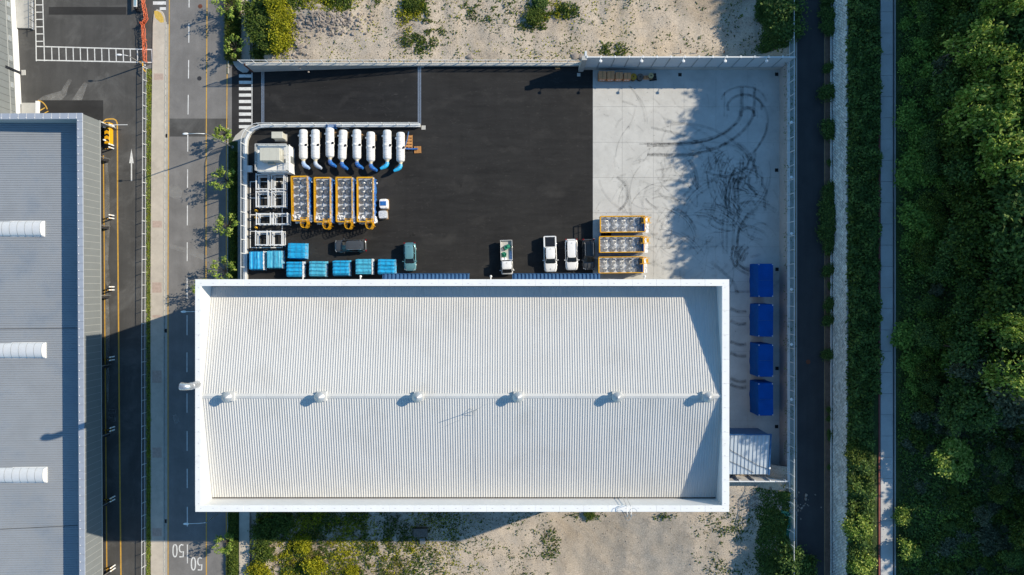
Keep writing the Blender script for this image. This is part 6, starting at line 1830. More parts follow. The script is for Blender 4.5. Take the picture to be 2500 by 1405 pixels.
for i in range(0, len(pth) - 1):
    for k in range(2):
        g = P(pth[i].x, pth[i].y, ZS); mb.bar((g.x - .2 + rr.uniform(-.06, .06), g.y + rr.uniform(-.2, .2), ZS + .2), (g.x + .2 + rr.uniform(-.06, .06), g.y + rr.uniform(-.3, .3), ZS + 1.0 + rr.uniform(-.1, .1)), .06, .05)
mb.build('netting', M['orange_net'], t)
for x, y in ((352, 61), (359, 100), (360, 153)):
    g = P(x, y, ZS); MB().bar((g.x, g.y, ZS), (g.x, g.y, ZS + 1.25), .07).build('stake', M['orange_net'], t)
# lifting gate at the top of the lot
t = thing('gate_barrier', 'white lifting gate barrier with a black foot, by the orange net', 'barrier', tuple(P(339, 24, ZS)))
g = P(338.8, 26, ZS); MB().cbox(g.x - .3, g.x + .3, g.y - .3, g.y + .25, ZS, ZS + .5, .03).build('base', M['dark'], t); MB().cbox(g.x - .2, g.x + .2, g.y - .16, g.y + .16, ZS + .5, ZS + 1.1, .03).build('cabinet', M['black'], t)
MB().box(g.x - .24, g.x + .24, g.y + .16, g.y + 5, ZS + .92, ZS + 1.06).build('boom', M['white_rail'], t); MB().box(g.x - .17, g.x + .17, g.y + .3, g.y + 4.9, ZS + 1.06, ZS + 1.075).build('boom_strip', mat('boom_blue', (.25, .38, .45), .1, 2, .4), t)
t = thing('guard_rail', 'short bent yellow guard rail at the head of the picket fence', 'guard rail', tuple(P(352, 166, ZS)))
mb = MB(); mb.tube([P(348.5, 154, ZS + .9), P(348.5, 167, ZS + .9), P(351, 171, ZS + .9), P(356, 176, ZS + .9)], .07, 8); mb.build('rail', M['yellow'], t)
for x, y in ((348.5, 155), (356, 176)): g = P(x, y, ZS); MB().bar((g.x, g.y, ZS), (g.x, g.y, ZS + .9), .08).build('rail_post', M['yellow'], t)
# bench-like wooden hutch in the south lot
g = P(1027, 1301, -2.0)
t = thing('wooden_hutch', 'weathered low wooden hutch with a boarded roof in the shade south of the hall', 'hutch', (0, 0, 0))
for k in range(6): MB().box(-1.05 + .35 * k, -.715 + .35 * k, -.62, .62, .95 + .012 * (k % 2), 1.0 + .012 * (k % 2)).build('roof_board', M['old_wood'], t)
for s in (-1, 1):
    MB().box(-1.0, 1.0, s * .52, s * .57, .15, .94).build('side', M['old_wood'], t); MB().box(s * 1.0, s * .95, -.5, .5, .15, .94).build('end', M['old_wood'], t)
for x in (-.9, .9):
    for y in (-.48, .48): MB().box(x - .05, x + .05, y - .05, y + .05, -.3, .94).build('leg', M['old_wood'], t)
for k in range(5): MB().box(-1.32, -1.08, -.5 + .22 * k, -.34 + .22 * k, .5, .55).build('slat', M['old_wood'], t)
t.location = (g.x, g.y, -2.85); t.rotation_euler = (0, 0, .03)
g = P(1031.5, 1322, -2.6); t = thing('sheet_panel', 'small pale corrugated panel leaning just south of the wooden hutch', 'panel', (0, 0, 0))
for k in range(7): MB().box(-.42 + .12 * k, -.31 + .12 * k, -.5, .45, .05 + .02 * (k % 2), .08 + .02 * (k % 2)).build('flute', M['grey_panel'], t)
t.location = (g.x, g.y, -2.7); t.rotation_euler = (.12, 0, .12)
# tangle of green net in the south-east corner
t = thing('net_heap', 'tangle of green net lying in the grass below the lane fence', 'net', (0, 0, 0)); rr = random.Random(12); mb = MB()
for k in range(10):
    pts = [(1890 + rr.uniform(-4, 6), 1232 + rr.uniform(-4, 6)), (1900 + rr.uniform(-5, 6), 1236 + rr.uniform(-5, 6)), (1908 + rr.uniform(-4, 3), 1248 + rr.uniform(-6, 6)), (1905 + rr.uniform(-4, 3), 1268 + rr.uniform(-6, 4)), (1900 + rr.uniform(-3, 3), 1290 + rr.uniform(-6, 4))]
    q = [P(p_.x, p_.y, 0) for p_ in smooth_path(pts, 6)]; q = [Vector((a.x, a.y, h_south(a.x, a.y) + .25 + .2 * rr.random())) for a in q]
    mb.ribbon(q, .14)
mb.build('netting', M['green_net'], t)
# rusty stakes in the bare earth north of the barrier wall
for i, (x, y, dx, dy) in enumerate(((1662, 133, -1.5, 9), (1701, 132, .5, 9), (1738, 137, 0, 6), (1768, 132, -1, 7), (1778, 141, 14, -5))):
    a = P(x, y, .2); q = P(x + dx, y - dy, .8); mb = MB(); mb.bar((a.x, a.y, .0), (q.x, q.y, 1.0), .08); o = mb.build('steel_stake', M['rust'])
    prop(o, ('westernmost rusty stake in the bare earth, doubled and leaning', 'upright rusty stake in the sunlit earth, second from the west', 'short rusty stake at the edge of the shade', 'thin rusty stake standing in the shade', 'thin rusty rod lying flat in the shade by the barrier wall')[i], 'stake', 'rusty stakes north of the barrier wall')
# white stump of cement and a heap of pale stone by the boundary fence
def rocks(name, label, cat, cx, cy, hf, spread, n, smin, smax, seed, m_, kind=None):
    rr = random.Random(seed); mb = MB()
    for k in range(n):
        x = rr.gauss(cx, spread[0]); y = rr.gauss(cy, spread[1]); s_ = rr.uniform(smin, smax) * (1 if rr.random() < .8 else 1.5); z = hf(x, y) + s_ * .25
        vs = []
        for i in range(6):
            a = 2 * PI * i / 6; f = rr.uniform(.6, 1.0); vs.append((x + s_ * f * math.cos(a), y + s_ * f * math.sin(a), z - s_ * .3))
        for i in range(5):
            a = 2 * PI * i / 5 + .3; f = rr.uniform(.4, .75); vs.append((x + s_ * f * math.cos(a), y + s_ * f * math.sin(a), z + s_ * rr.uniform(.2, .5)))
        mb.add(vs, [(0, 1, 6), (1, 7, 6), (1, 2, 7), (2, 8, 7), (2, 3, 8), (3, 9, 8), (3, 4, 9), (4, 10, 9), (4, 5, 10), (5, 0, 6), (5, 6, 10), (6, 7, 8, 9, 10)])
    o = mb.build(name, m_); 
    if kind: o['kind'] = kind
    else: prop(o, label, cat)
    return o
c = P(800, 52, .4); rocks('rubble', '', '', c.x, c.y, h_north, (2.8, 1.0), 420, .1, .3, 3, M['rock'], 'stuff')
c = P(725, 115, .2); rocks('rubble', '', '', c.x, c.y, h_north, (1.0, 1.4), 120, .08, .25, 4, M['rock'], 'stuff')
c = P(1855, 1205, -2.4); rocks('rubble', '', '', c.x, c.y, h_south, (2.6, 1.0), 300, .07, .2, 6, M['rock'], 'stuff')
for i, (x, y, s_, lab) in enumerate(((1148, 139, .55, 'pale boulder by the middle of the boundary fence'), (1405, 137, .6, 'pale boulder beside the west end of the barrier wall'), (775, 20, .6, 'brown boulder on top of the rubble heap'), (1332, 20, .8, 'dark grey broken boulder among the northern weeds'), (1418, 139, .5, 'grey boulder touching the west end of the barrier wall'))):
    c = P(x, y, .3); rr = random.Random(70 + i); mb = MB(); vs = []; N = 9
    for k, (zz, f) in enumerate(((-.3, .8), (0, 1.0), (.35, .8), (.55, .35))):
        for j in range(N): a = 2 * PI * j / N; g_ = f * rr.uniform(.75, 1.15); vs.append((c.x + s_ * g_ * math.cos(a) * 1.3, c.y + s_ * g_ * math.sin(a), h_north(c.x, c.y) + s_ * zz))
    mb.add(vs, [(k*N+j, k*N+(j+1) % N, (k+1)*N+(j+1) % N, (k+1)*N+j) for k in range(3) for j in range(N)] + [tuple(3*N+j for j in range(N))]); prop(mb.build('boulder', M['rock']), lab, 'boulder')
# pebbles strewn over both lots
def strew(name, n, xr, yr, hf, seed, keep):
    rr = random.Random(seed); mb = MB(); k = 0
    while k < n:
        x, y = rr.uniform(*xr), rr.uniform(*yr); k += 1
        if not keep(x, y): continue
        s_ = .035 + .09 * rr.random() ** 4; z = hf(x, y); a = rr.uniform(0, 6)
        mb.add([(x + s_ * math.cos(a + q * 1.57) * (1, .8, 1.1, .7)[q], y + s_ * math.sin(a + q * 1.57), z - .02) for q in range(4)] + [(x, y, z + s_ * .8)], [(0, 1, 4), (1, 2, 4), (2, 3, 4), (3, 0, 4)])
    mb.build(name, M['pebble'])['kind'] = 'stuff'
strew('gravel', 9000, (-36, 38.5), (34.3, 46), h_north, 5, lambda x, y: nz(x, y, .2, 4) > -.25)
strew('gravel', 8000, (-30, 38.5), (-46, -28), h_south, 6, lambda x, y: nz(x, y, .2, 8) > -.2)

# ================================================================ VEGETATION
def cards(name, C, size, seed, mat_, parent=None, up=.6, aspect=.55, lean=None):
    """many leaf-sized faces: C (N,3) centres, size (N,)"""
    g = np.random.default_rng(seed); C = np.asarray(C, dtype=np.float64); N = len(C); size = np.asarray(size)[:, None]
    nrm = g.normal(size=(N, 3)); nrm /= np.linalg.norm(nrm, axis=1)[:, None]; nrm[:, 2] = np.abs(nrm[:, 2]) + up
    nrm /= np.linalg.norm(nrm, axis=1)[:, None]
    r = g.normal(size=(N, 3)) if lean is None else g.normal(size=(N, 3)) * .5 + np.asarray(lean)
    u = np.cross(nrm, r); u /= np.linalg.norm(u, axis=1)[:, None] + 1e-9
    if lean is not None:
        u = r / (np.linalg.norm(r, axis=1)[:, None] + 1e-9); nrm2 = g.normal(size=(N, 3)); v = np.cross(nrm2, u); v /= np.linalg.norm(v, axis=1)[:, None] + 1e-9
    else: v = np.cross(nrm, u)
    V = np.empty((N, 4, 3)); V[:, 0] = C + u * size; V[:, 1] = C + v * size * aspect + nrm * size * .12; V[:, 2] = C - u * size; V[:, 3] = C - v * size * aspect + nrm * size * .12
    me = bpy.data.meshes.new(name)
    me.vertices.add(4 * N); me.vertices.foreach_set('co', V.reshape(-1).astype(np.float32))
    me.loops.add(4 * N); me.loops.foreach_set('vertex_index', np.arange(4 * N, dtype=np.int32))
    me.polygons.add(N); me.polygons.foreach_set('loop_start', np.arange(0, 4 * N, 4, dtype=np.int32))
    me.update(calc_edges=True)
    return link(name, me, parent, mat_)

def crown_points(g, rx, ry, rz, zc, nclump, nleaf, cr, shell=.55):
    pts = []
    for k in range(nclump):
        d = g.normal(size=3); d /= np.linalg.norm(d); d[2] = d[2] * .8 + .15
        rr_ = shell + (1 - shell) * g.random() ** .6
        c = np.array([d[0] * rx * rr_, d[1] * ry * rr_, zc + d[2] * rz * rr_])
        pts.append(c + g.normal(size=(nleaf, 3)) * cr * g.uniform(.6, 1.2) * np.array([1, 1, .7]))
    return np.concatenate(pts)

def tree_template(name, label, group, height, rx, nclump, nleaf, leaf, m_, seed, cat='tree'):
    g = np.random.default_rng(seed); t = thing(name, label, cat, (0, 0, 0), group)
    zc = height * .66; rz = height * .36
    tr = MB(); tr.tube([(0, 0, -.4), (.05, .03, height * .3), (0, .06, height * .62)], [.17 * height / 8, .13 * height / 8, .06], 8)
    for k in range(6):
        a = k * 1.05 + seed; h0 = height * (.28 + .05 * k)
        tr.tube([(0.03, .03, h0), (rx * .4 * math.cos(a), rx * .4 * math.sin(a), h0 + height * .12), (rx * .75 * math.cos(a), rx * .75 * math.sin(a), h0 + height * .2)], [.07, .05, .02], 5)
    tr.build('trunk', M['bark'], t, True)
    C = crown_points(g, rx, rx, rz, zc, nclump, nleaf, rx * .2)
    cards('crown', C, g.uniform(leaf * .6, leaf * 1.3, len(C)), seed + 1, m_, t)
    return t

def bush_template(name, label, group, r, h, n, leaf, m_, seed, cat='bush'):
    g = np.random.default_rng(seed); t = thing(name, label, cat, (0, 0, 0), group)
    st = MB()
    for k in range(6):
        a = k * 1.1; st.tube([(0, 0, -.15), (r * .35 * math.cos(a), r * .35 * math.sin(a), h * .45), (r * .6 * math.cos(a), r * .6 * math.sin(a), h * .7)], [.04, .03, .012], 5)
    st.build('stem', M['bark'], t)
    C = crown_points(g, r, r, h * .55, h * .45, 26, n // 26, r * .24, .35); C[:, 2] = np.maximum(C[:, 2], .03)
    cards('foliage', C, g.uniform(leaf * .6, leaf * 1.3, len(C)), seed + 1, m_, t)
    return t

first_used = set()
def put(tpl, loc, sc, rz, label=None, group=None):
    if tpl.name not in first_used:
        first_used.add(tpl.name); o = tpl
        o.location = loc; o.rotation_euler = (0, 0, rz); o.scale = sc if hasattr(sc, '__len__') else (sc,) * 3
        if label: o['label'] = label
        if group: o['group'] = group
        return o
    return dup(tpl, loc, rz, label, group, sc)

# ---- young street trees: sparse crowns, limbs showing
def street_tree(label, px, py, h, r, seed, dense=1.0):
    g = np.random.default_rng(seed); zt = ZS + h * .68; q = P(px, py, zt)
    t = thing('street_tree', label, 'tree', (q.x, q.y, ZS), 'young trees along the street')
    tr = MB(); b = Vector((q.x, q.y, ZS)); tr.tube([b - Vector((0, 0, .2)), b + Vector((.03, 0, h * .3)), b + Vector((.05, .03, h * .5))], [.09, .07, .05], 7)
    pts = []; rr = random.Random(seed)
    for k in range(15):
        a = k * .42 * 2 + rr.uniform(-.3, .3); rl = r * rr.uniform(.75, 1.35); e = b + Vector((rl * math.cos(a), rl * math.sin(a), h * rr.uniform(.62, 1.05)))
        s_ = b + Vector((.04, .02, h * rr.uniform(.34, .5))); m2 = s_.lerp(e, .5) + Vector((0, 0, .15))
        tr.tube([s_, m2, e], [.04, .03, .012], 5)
        for f in (.78, 1.0):
            c = np.array(s_.lerp(e, f)); n = int(20 * dense)
            pts.append(c + g.normal(size=(n, 3)) * .13 * r)
    tr.build('trunk', M['bark'], t, True)
    C = np.concatenate(pts) - np.array(org_of(t)); cards('crown', C, g.uniform(.09, .19, len(C)), seed, M['lf_bright'], t)
street_tree('young tree beside the street at the north end, above the rough grass', 560, 12, 4.2, 1.6, 1)
street_tree('thin leaning young tree by the rough grass, south of the first street tree', 571, 116, 3.8, 1.2, 2, .5)
street_tree('small young tree at the entrance pavement next to the tall street lamp', 545, 328, 3.6, 1.0, 3)
street_tree('young tree in front of the pump house, between hedge and street', 548, 440, 3.8, 1.5, 4)
street_tree('young tree with yellowish crown, level with the steel frames', 553, 553, 3.6, 1.4, 5)
street_tree('young tree closest to the hall corner, north of the parapet', 545, 662, 3.9, 1.5, 6)
street_tree('young tree at the hall corner whose shade falls across the lane dashes', 500, 712, 4.4, 1.5, 9)
street_tree('young tree south of the hall, half in its shade', 550, 1326, 3.8, 1.2, 7)

# ---- hedges in the planting strips
def hedge(label, px0, px1, py0, py1, h, n, leaf, m_, seed):
    g = np.random.default_rng(seed); a, b = P(px0, py1, ZS), P(px1, py0, ZS)
    t = thing('hedge', label, 'hedge', ((a.x + b.x) / 2, (a.y + b.y) / 2, ZS))
    x = g.uniform(0, 1, n); y = g.uniform(a.y, b.y, n)
    wv = np.array([1 + .25 * nz(0, v, .8, seed) for v in y]); cx = (a.x + b.x) / 2
    X = cx + (x - .5) * (b.x - a.x) * wv; Z = ZS + h * wv * (1 - (2 * (x - .5)) ** 4) * g.uniform(.35, 1, n) + .05
    C = np.stack([X, y, Z], 1) - np.array(org_of(t)); cards('foliage', C, g.uniform(leaf * .6, leaf * 1.3, n), seed, m_, t)
    st = MB(); yy = a.y + .5
    while yy < b.y: st.bar((cx, yy, ZS), (cx + .05, yy + .04, ZS + h * .7), .05); yy += .9
    st.build('stems', M['bark'], t)['kind'] = 'stuff'
hedge('clipped dark hedge between the street kerb and the yard wall', 565, 580, 372, 682, .9, 14000, .13, M['lf_mid'], 3)
hedge('loose hedge in the planting strip south of the hall', 558, 582, 1225, 1440, .8, 9000, .13, M['lf_mid'], 4)

def scatter(name, n, xr, yr, dens, hf, zr, leaf, m_, seed, lean=None, up=.5, aspect=.55, clump=None):
    """ground cover: leaf-sized faces kept where dens(x, y) says so"""
    g = np.random.default_rng(seed); X = g.uniform(*xr, n); Y = g.uniform(*yr, n); R = g.random(n); keep = []
    for i in range(n):
        d = dens(X[i], Y[i])
        if R[i] < d: keep.append((X[i], Y[i], d))
    if not keep: return None
    K = np.array(keep); Z = np.array([hf(x, y) for x, y, d in K]); f = g.random(len(K))
    hh = np.array([zr[0] + (zr[1] - zr[0]) * min(1, d * 1.2) for x, y, d in K]) * f
    if clump is not None: hh *= np.array([max(.15, .6 + clump * nz(x, y, .55, seed)) for x, y, d in K])
    C = np.stack([K[:, 0], K[:, 1], Z + hh], 1)
    o = cards(name, C, g.uniform(leaf * .5, leaf * 1.35, len(C)), seed, m_, None, up, aspect, lean); o['kind'] = 'stuff'
    return o
def px_of(x, y, z): return CX + x * S * H / (H - z), CY - y * S * H / (H - z)
def box_d(px, py, x0, x1, y0, y1, soft=10):
    return max(0, min(1, (px - x0) / soft + .5)) * max(0, min(1, (x1 - px) / soft + .5)) * max(0, min(1, (py - y0) / soft + .5)) * max(0, min(1, (y1 - py) / soft + .5))
def blob(px, py, cx, cy, rx, ry): return max(0, 1 - ((px - cx) / rx) ** 2 - ((py - cy) / ry) ** 2)

# verge of grass along the picket fence
def verge_h(x, y): return ZS + .02
vx0, vx1 = P(359, 0, ZS).x, P(370.5, 0, ZS).x
MB().add([(vx0 - .05, P(0, 1500, ZS).y, ZS + .012), (vx1 - .2, P(0, 1500, ZS).y, ZS + .012), (vx1, P(0, 168, ZS).y, ZS + .012), (vx0 + .1, P(0, 168, ZS).y, ZS + .012)], [(0, 1, 2, 3)]).build('verge_soil', M['soil'])['kind'] = 'structure'
vd = lambda x, y: .35 + .65 * max(0, min(1, .5 + 1.3 * nz(x, y, .7, 2)))
scatter('verge_grass', 15000, (vx0 - .1, vx1), (P(0, 1420, ZS).y, P(0, 170, ZS).y), vd, verge_h, (.02, .16), .09, M['lf_bright'], 8, None, .8, .4)
scatter('verge_grass', 11000, (vx0, vx1 + .05), (P(0, 1420, ZS).y, P(0, 170, ZS).y), lambda x, y: .3 + .7 * max(0, min(1, .4 + 1.5 * nz(x, y, .5, 12))), verge_h, (.02, .14), .08, M['lf_yellow'], 9, None, .8, .4)
scatter('verge_grass', 9000, (vx0, vx1), (P(0, 1420, ZS).y, P(0, 170, ZS).y), lambda x, y: .6, verge_h, (.02, .12), .08, M['lf_dry'], 10, None, .8, .4)
# rough grass in the northern planting strip
scatter('rough_grass', 12000, (P(553, 0, ZS).x, P(590, 0, ZS).x), (P(0, 150, ZS).y, P(0, -40, ZS).y), lambda x, y: .8, lambda x, y: ZS + .1, (.2, .9), .30, M['lf_mid'], 11, (-.5, .5, .8), .2, .10)
scatter('rough_grass', 7000, (P(555, 0, ZS).x, P(590, 0, ZS).x), (P(0, 150, ZS).y, P(0, -40, ZS).y), lambda x, y: max(0, min(1, .5 + 1.5 * nz(x, y, .5, 3))), lambda x, y: ZS + .1, (.2, .9), .30, M['lf_dry'], 12, (-.5, .5, .8), .2, .08)
scatter('rough_grass', 6000, (P(556, 0, ZS).x, P(582, 0, ZS).x), (P(0, 1430, ZS).y, P(0, 1315, ZS).y), lambda x, y: .7, lambda x, y: ZS + .1, (.1, .6), .24, M['lf_mid'], 13, (-.5, .4, .8), .2, .12)

# weeds of the north lot
def dn(x, y, which):
    px, py = px_of(x, y, h_north(x, y) + .2); n1 = nz(x, y, .28, 31 + which); n2 = nz(x, y, .9, 37 + which)
    d = 0
    if which == 0:
        d = max(1.3 * blob(px, py, 650, 55, 62, 95), 1.6 * blob(px, py, 1010, 25, 45, 60), 1.3 * blob(px, py, 800, 2, 160, 30), 1.6 * blob(px, py, 1310, 30, 34, 46), 1.2 * blob(px, py, 1375, 25, 55, 24), .9 * blob(px, py, 1500, 122, 42, 24), .7 * blob(px, py, 1030, 90, 70, 60), .8 * blob(px, py, 1310, 64, 60, 14), .35 * blob(px, py, 1180, 25, 130, 40), .05, .3 * blob(px, py, 1120, 120, 60, 25))
        d = max(d, 1.0 * box_d(px, py, 1876, 1940, -60, 112, 30))
    elif which == 1:
        d = max(1.2 * blob(px, py, 690, 60, 40, 95), .7 * blob(px, py, 1010, 30, 50, 65), .7 * blob(px, py, 800, 3, 150, 28), .6 * blob(px, py, 1330, 30, 70, 40), .04)
    else:
        d = max(.4 * blob(px, py, 820, 5, 160, 30), .45 * blob(px, py, 1000, 60, 70, 90), .3 * blob(px, py, 1200, 30, 240, 50), .3 * blob(px, py, 640, 60, 80, 110))
    return d * max(0, min(1, .4 + 1.9 * n1 + 1.2 * n2))
scatter('weeds', 120000, (-41, 41), (34.2, 47), lambda x, y: dn(x, y, 0), h_north, (.05, .6), .19, M['lf_mid'], 21, None, .4, .5, .9)
scatter('weeds', 90000, (-41, 20), (34.2, 47), lambda x, y: dn(x, y, 1), h_north, (.1, .9), .16, M['lf_yellow'], 22, None, .4, .5, .9)
scatter('dry_grass', 50000, (-41, 20), (34.2, 47), lambda x, y: dn(x, y, 2), h_north, (.05, .4), .16, M['lf_dry'], 23, (-.3, .2, .6), .3, .2)
# weeds of the south lot
def ds(x, y, which):
    px, py = px_of(x, y, h_south(x, y) + .2); n1 = nz(x, y, .25, 41 + which); n2 = nz(x, y, .8, 47 + which); n3 = nz(x, y, 1.6, 51 + which)
    w_ = max(0, min(1, (940 - px) / 300 + .4)); w2 = max(0, min(1, (1160 - px) / 240 + .15)); d = 0
    if which == 0: d = max(.9 * w_, .65 * w2, .13 * (px < 1350), .75 * blob(px, py, 1430, 1262, 60, 16), 1.0 * box_d(px, py, 1880, 1940, 1200, 1500, 44), .35 * blob(px, py, 1790, 1330, 110, 120), .5 * blob(px, py, 1340, 1330, 34, 50), .5 * blob(px, py, 1620, 1262, 40, 12), .6 * blob(px, py, 1805, 1222, 20, 14))
    elif which == 1: d = max(.75 * w_, .3 * w2)
    else: d = max(.9 * w_, .6 * w2, .06 * (px < 1400))
    return d * max(0, min(1, .5 + 1.6 * n1 + 1.1 * n2 + .6 * n3))
scatter('weeds', 150000, (-40, 41), (-46.5, -28), lambda x, y: ds(x, y, 0), h_south, (.05, .5), .17, M['lf_mid'], 31, None, .4, .5, .9)
scatter('weeds', 95000, (-40, 0), (-46.5, -28), lambda x, y: ds(x, y, 1), h_south, (.05, .55), .16, M['lf_yellow'], 32, None, .4, .5, .9)
scatter('dry_grass', 60000, (-40, 4), (-46.5, -28), lambda x, y: ds(x, y, 2), h_south, (.05, .4), .18, M['lf_dry'], 33, (-.6, -.5, .5), .3, .12)
scatter('weeds', 34000, (35.2, 41.0), (-46.5, -30.2), lambda x, y: max(0, min(1, .7 + .9 * nz(x, y, .3, 91))) * sstep(36.9 + 1.5 * nz(x, y, .22, 7) + .8 * nz(x, y, .8, 8), 38.4 + 1.5 * nz(x, y, .22, 7), x), h_south, (.05, .5), .18, M['lf_dark'], 35, None, .5, .5, .9)
scatter('weeds', 30000, (35.2, 41.0), (35.6, 47), lambda x, y: max(0, min(1, .7 + .9 * nz(x, y, .3, 93))) * sstep(37.0 + 1.4 * nz(x, y, .22, 5) + .8 * nz(x, y, .8, 6), 38.4 + 1.4 * nz(x, y, .22, 5), x), h_north, (.05, .5), .18, M['lf_dark'], 36, None, .5, .5, .9)
scatter('weeds', 9000, (40.2, 42.0), (-46, 46), lambda x, y: .35 * max(0, min(1, .4 + 1.6 * nz(x, y, .5, 5))), lambda x, y: 3.22, (.02, .3), .11, M['lf_dark'], 34)

# bushes of the two lots: each one a thing
bA = bush_template('bush', '', 'bushes', 1.5, 1.9, 2600, .15, M['lf_mid'], 51)
bY = bush_template('bush', '', 'bushes', 1.4, 1.5, 2600, .14, M['lf_yellow'], 52)
bD = bush_template('bush', '', 'bushes', 1.4, 1.6, 2400, .15, M['lf_dark'], 53)
NB = [(bA, 622, 28, 1.35, 'tall green bush beside the north footpath, at the frame edge'), (bA, 640, 78, 1.3, 'largest dark green bush beside the north footpath'), (bA, 625, 128, .8, 'small green bush nearest the boundary wall, by the north footpath'),
      (bY, 676, 16, 1.0, 'yellow-green bush on the northern slope, top of the clump'), (bY, 690, 62, 1.05, 'broad yellow-green bush in the middle of the northern slope'), (bY, 684, 104, 1.1, 'yellow-green bush at the lower end of the northern slope'),
      (bA, 664, 118, .7, 'small mixed bush between the slope and the boundary wall'), (bA, 1008, 10, .7, 'low green bush on the bare earth north of the ramp'), (bA, 1306, 44, .75, 'green bush next to the broken grey boulder'),
      (bD, 1318, 8, .75, 'dark bush above the broken grey boulder'), (bD, 1895, 40, 1.5, 'dark bush on the shaded bank north of the barrier wall'), (bD, 1905, 90, 1.2, 'dark bush closest to the lane fence, north of the barrier wall')]
for tpl, px, py, s_, lab in NB:
    q = P(px, py, .4); q.z = h_north(q.x, q.y) - .1; put(tpl, q, s_, rnd.uniform(0, 6), lab, 'bushes in the north lot')
SB = [(bY, 766, 1386, 1.1, 'bright yellow-green round bush in the south lot'), (bY, 740, 1330, .9, 'yellow-green bush at the edge of the hall shade'), (bA, 650, 1300, 1.2, 'dark bush in the hall shade by the south footpath'), (bA, 690, 1275, 1.1, 'bush close under the hall, in its shade'), (bA, 640, 1350, 1.0, 'bush beside the south footpath, just out of the shade'), (bY, 632, 1392, 1.1, 'yellow-green bush at the south footpath'),
      (bY, 860, 1400, .7, 'low yellow-green bush south of the wooden hutch'), (bA, 1440, 1258, .5, 'small bush at the foot of the hall'), (bD, 1900, 1330, 1.4, 'dark bush on the shaded bank below the lane'), (bA, 1925, 1348, 1.1, 'green bush leaning over the lane at the south bank'), (bD, 1885, 1390, 1.3, 'dark bush at the southern end of the shaded bank')]
for tpl, px, py, s_, lab in SB:
    q = P(px, py, -2.2); q.z = h_south(q.x, q.y) - .1; put(tpl, q, s_, rnd.uniform(0, 6), lab, 'bushes in the south lot')
# shrubs along the guard rail
ORDS = 'first second third fourth fifth sixth seventh eighth ninth tenth eleventh twelfth thirteenth fourteenth fifteenth sixteenth seventeenth eighteenth nineteenth twentieth twenty-first twenty-second twenty-third twenty-fourth twenty-fifth'.split()
gy = [(0, 1.0), (38, 1.1), (70, 1.0), (165, .7), (228, 1.15), (300, .55), (322, 1.2), (400, .5), (462, .9), (488, 1.1), (512, 1.2), (536, 1.25), (560, 1.2), (585, 1.1), (604, .9), (660, .85), (700, .5), (745, .85), (781, .8), (866, .8), (1003, .5), (1022, .5), (1062, .55), (1070, .5), (1140, .4)]
for i, (y, s_) in enumerate(gy):
    q = P(2023 + 6 * (s_ < .6), y, 3.6); q.z = 3.3
    put(bD, q, (s_ * .62, s_ * .9, s_ * .7), rnd.uniform(0, 6), ('large' if s_ > .95 else ('small' if s_ < .6 else 'middling')) + ' dark shrub by the guard rail, ' + ORDS[i] + ' from the northern end', 'shrubs along the guard rail')
bS = bush_template('terrace_bush', '', 'bushes', 1.5, 1.7, 2600, .15, M['lf_bright'], 54)
for i, (px, py, s_, lab) in enumerate(((2094, 1290, 1.15, 'sunlit bush on the planted terrace, northern of two'), (2098, 1375, 1.1, 'sunlit bush on the planted terrace at the southern frame edge'), (2088, 1105, .9, 'bush overhanging the pale block wall south of the shed'), (2215, 1335, 1.0, 'yellow-green bush just beyond the ditch'), (2200, 1260, .8, 'small yellow-green bush at the ditch, north of the larger one'))):
    q = P(px, py, Z_TOP + .7); q.z = h_hill(q.x, q.y) if q.x > 54.2 else Z_TOP
    put(bS if i != 2 else bA, q, s_, rnd.uniform(0, 6), lab, 'bushes on the terrace')

# terrace planting, hillside undergrowth
def terr_d(x, y):
    edge = min(x - 47.3, 51.95 + .5 * nz(0, y, .18, 3) - (.9 if y < -15 else 0) - x)
    return max(0, min(1, .2 + 1.5 * edge)) if edge > -.35 else 0
scatter('undergrowth', 44000, (47.0, 52.3), (-46, 46), terr_d, lambda x, y: Z_TOP, (.3, 1.7), .22, M['lf_dark'], 61, None, .5, .5, 1.2)
scatter('undergrowth', 16000, (47.0, 52.3), (-46, 46), lambda x, y: terr_d(x, y) * max(0, min(1, .3 + 1.5 * nz(x, y, .3, 9) - y * .012)), lambda x, y: Z_TOP, (.3, 1.6), .2, M['lf_mid'], 62, None, .5, .5, 1.2)
def hill_d(x, y):
    e = x - 54.5
    return max(0, min(1, e * 1.4)) * max(.25, min(1, .75 + .9 * nz(x, y, .22, 17)))
scatter('undergrowth', 110000, (54.3, 74), (-47, 47), hill_d, h_hill, (.1, .9), .21, M['lf_dark'], 63, None, .5, .5, 1.1)
scatter('undergrowth', 80000, (54.3, 74), (-47, 47), lambda x, y: hill_d(x, y) * max(0, min(1, .35 + 1.6 * nz(x, y, .2, 27))), h_hill, (.1, .8), .19, M['lf_mid'], 64, None, .5, .5, 1.1)
scatter('undergrowth', 85000, (54.3, 68), (-47, 47), lambda x, y: hill_d(x, y) * max(0, min(1, .25 + 1.9 * nz(x, y, .16, 43) + .25 * (62 - x) / 8)), h_hill, (.1, .9), .17, M['lf_grass'], 66, None, .5, .5, 1.1)
scatter('undergrowth', 46000, (54.3, 74), (-47, 47), lambda x, y: hill_d(x, y) * max(0, min(1, .1 + (.6 if y < -18 else 0) + 1.6 * nz(x, y, .25, 33))), h_hill, (.1, .7), .26, M['lf_grey'], 65, (-.3, 0, .7), .3, .18)

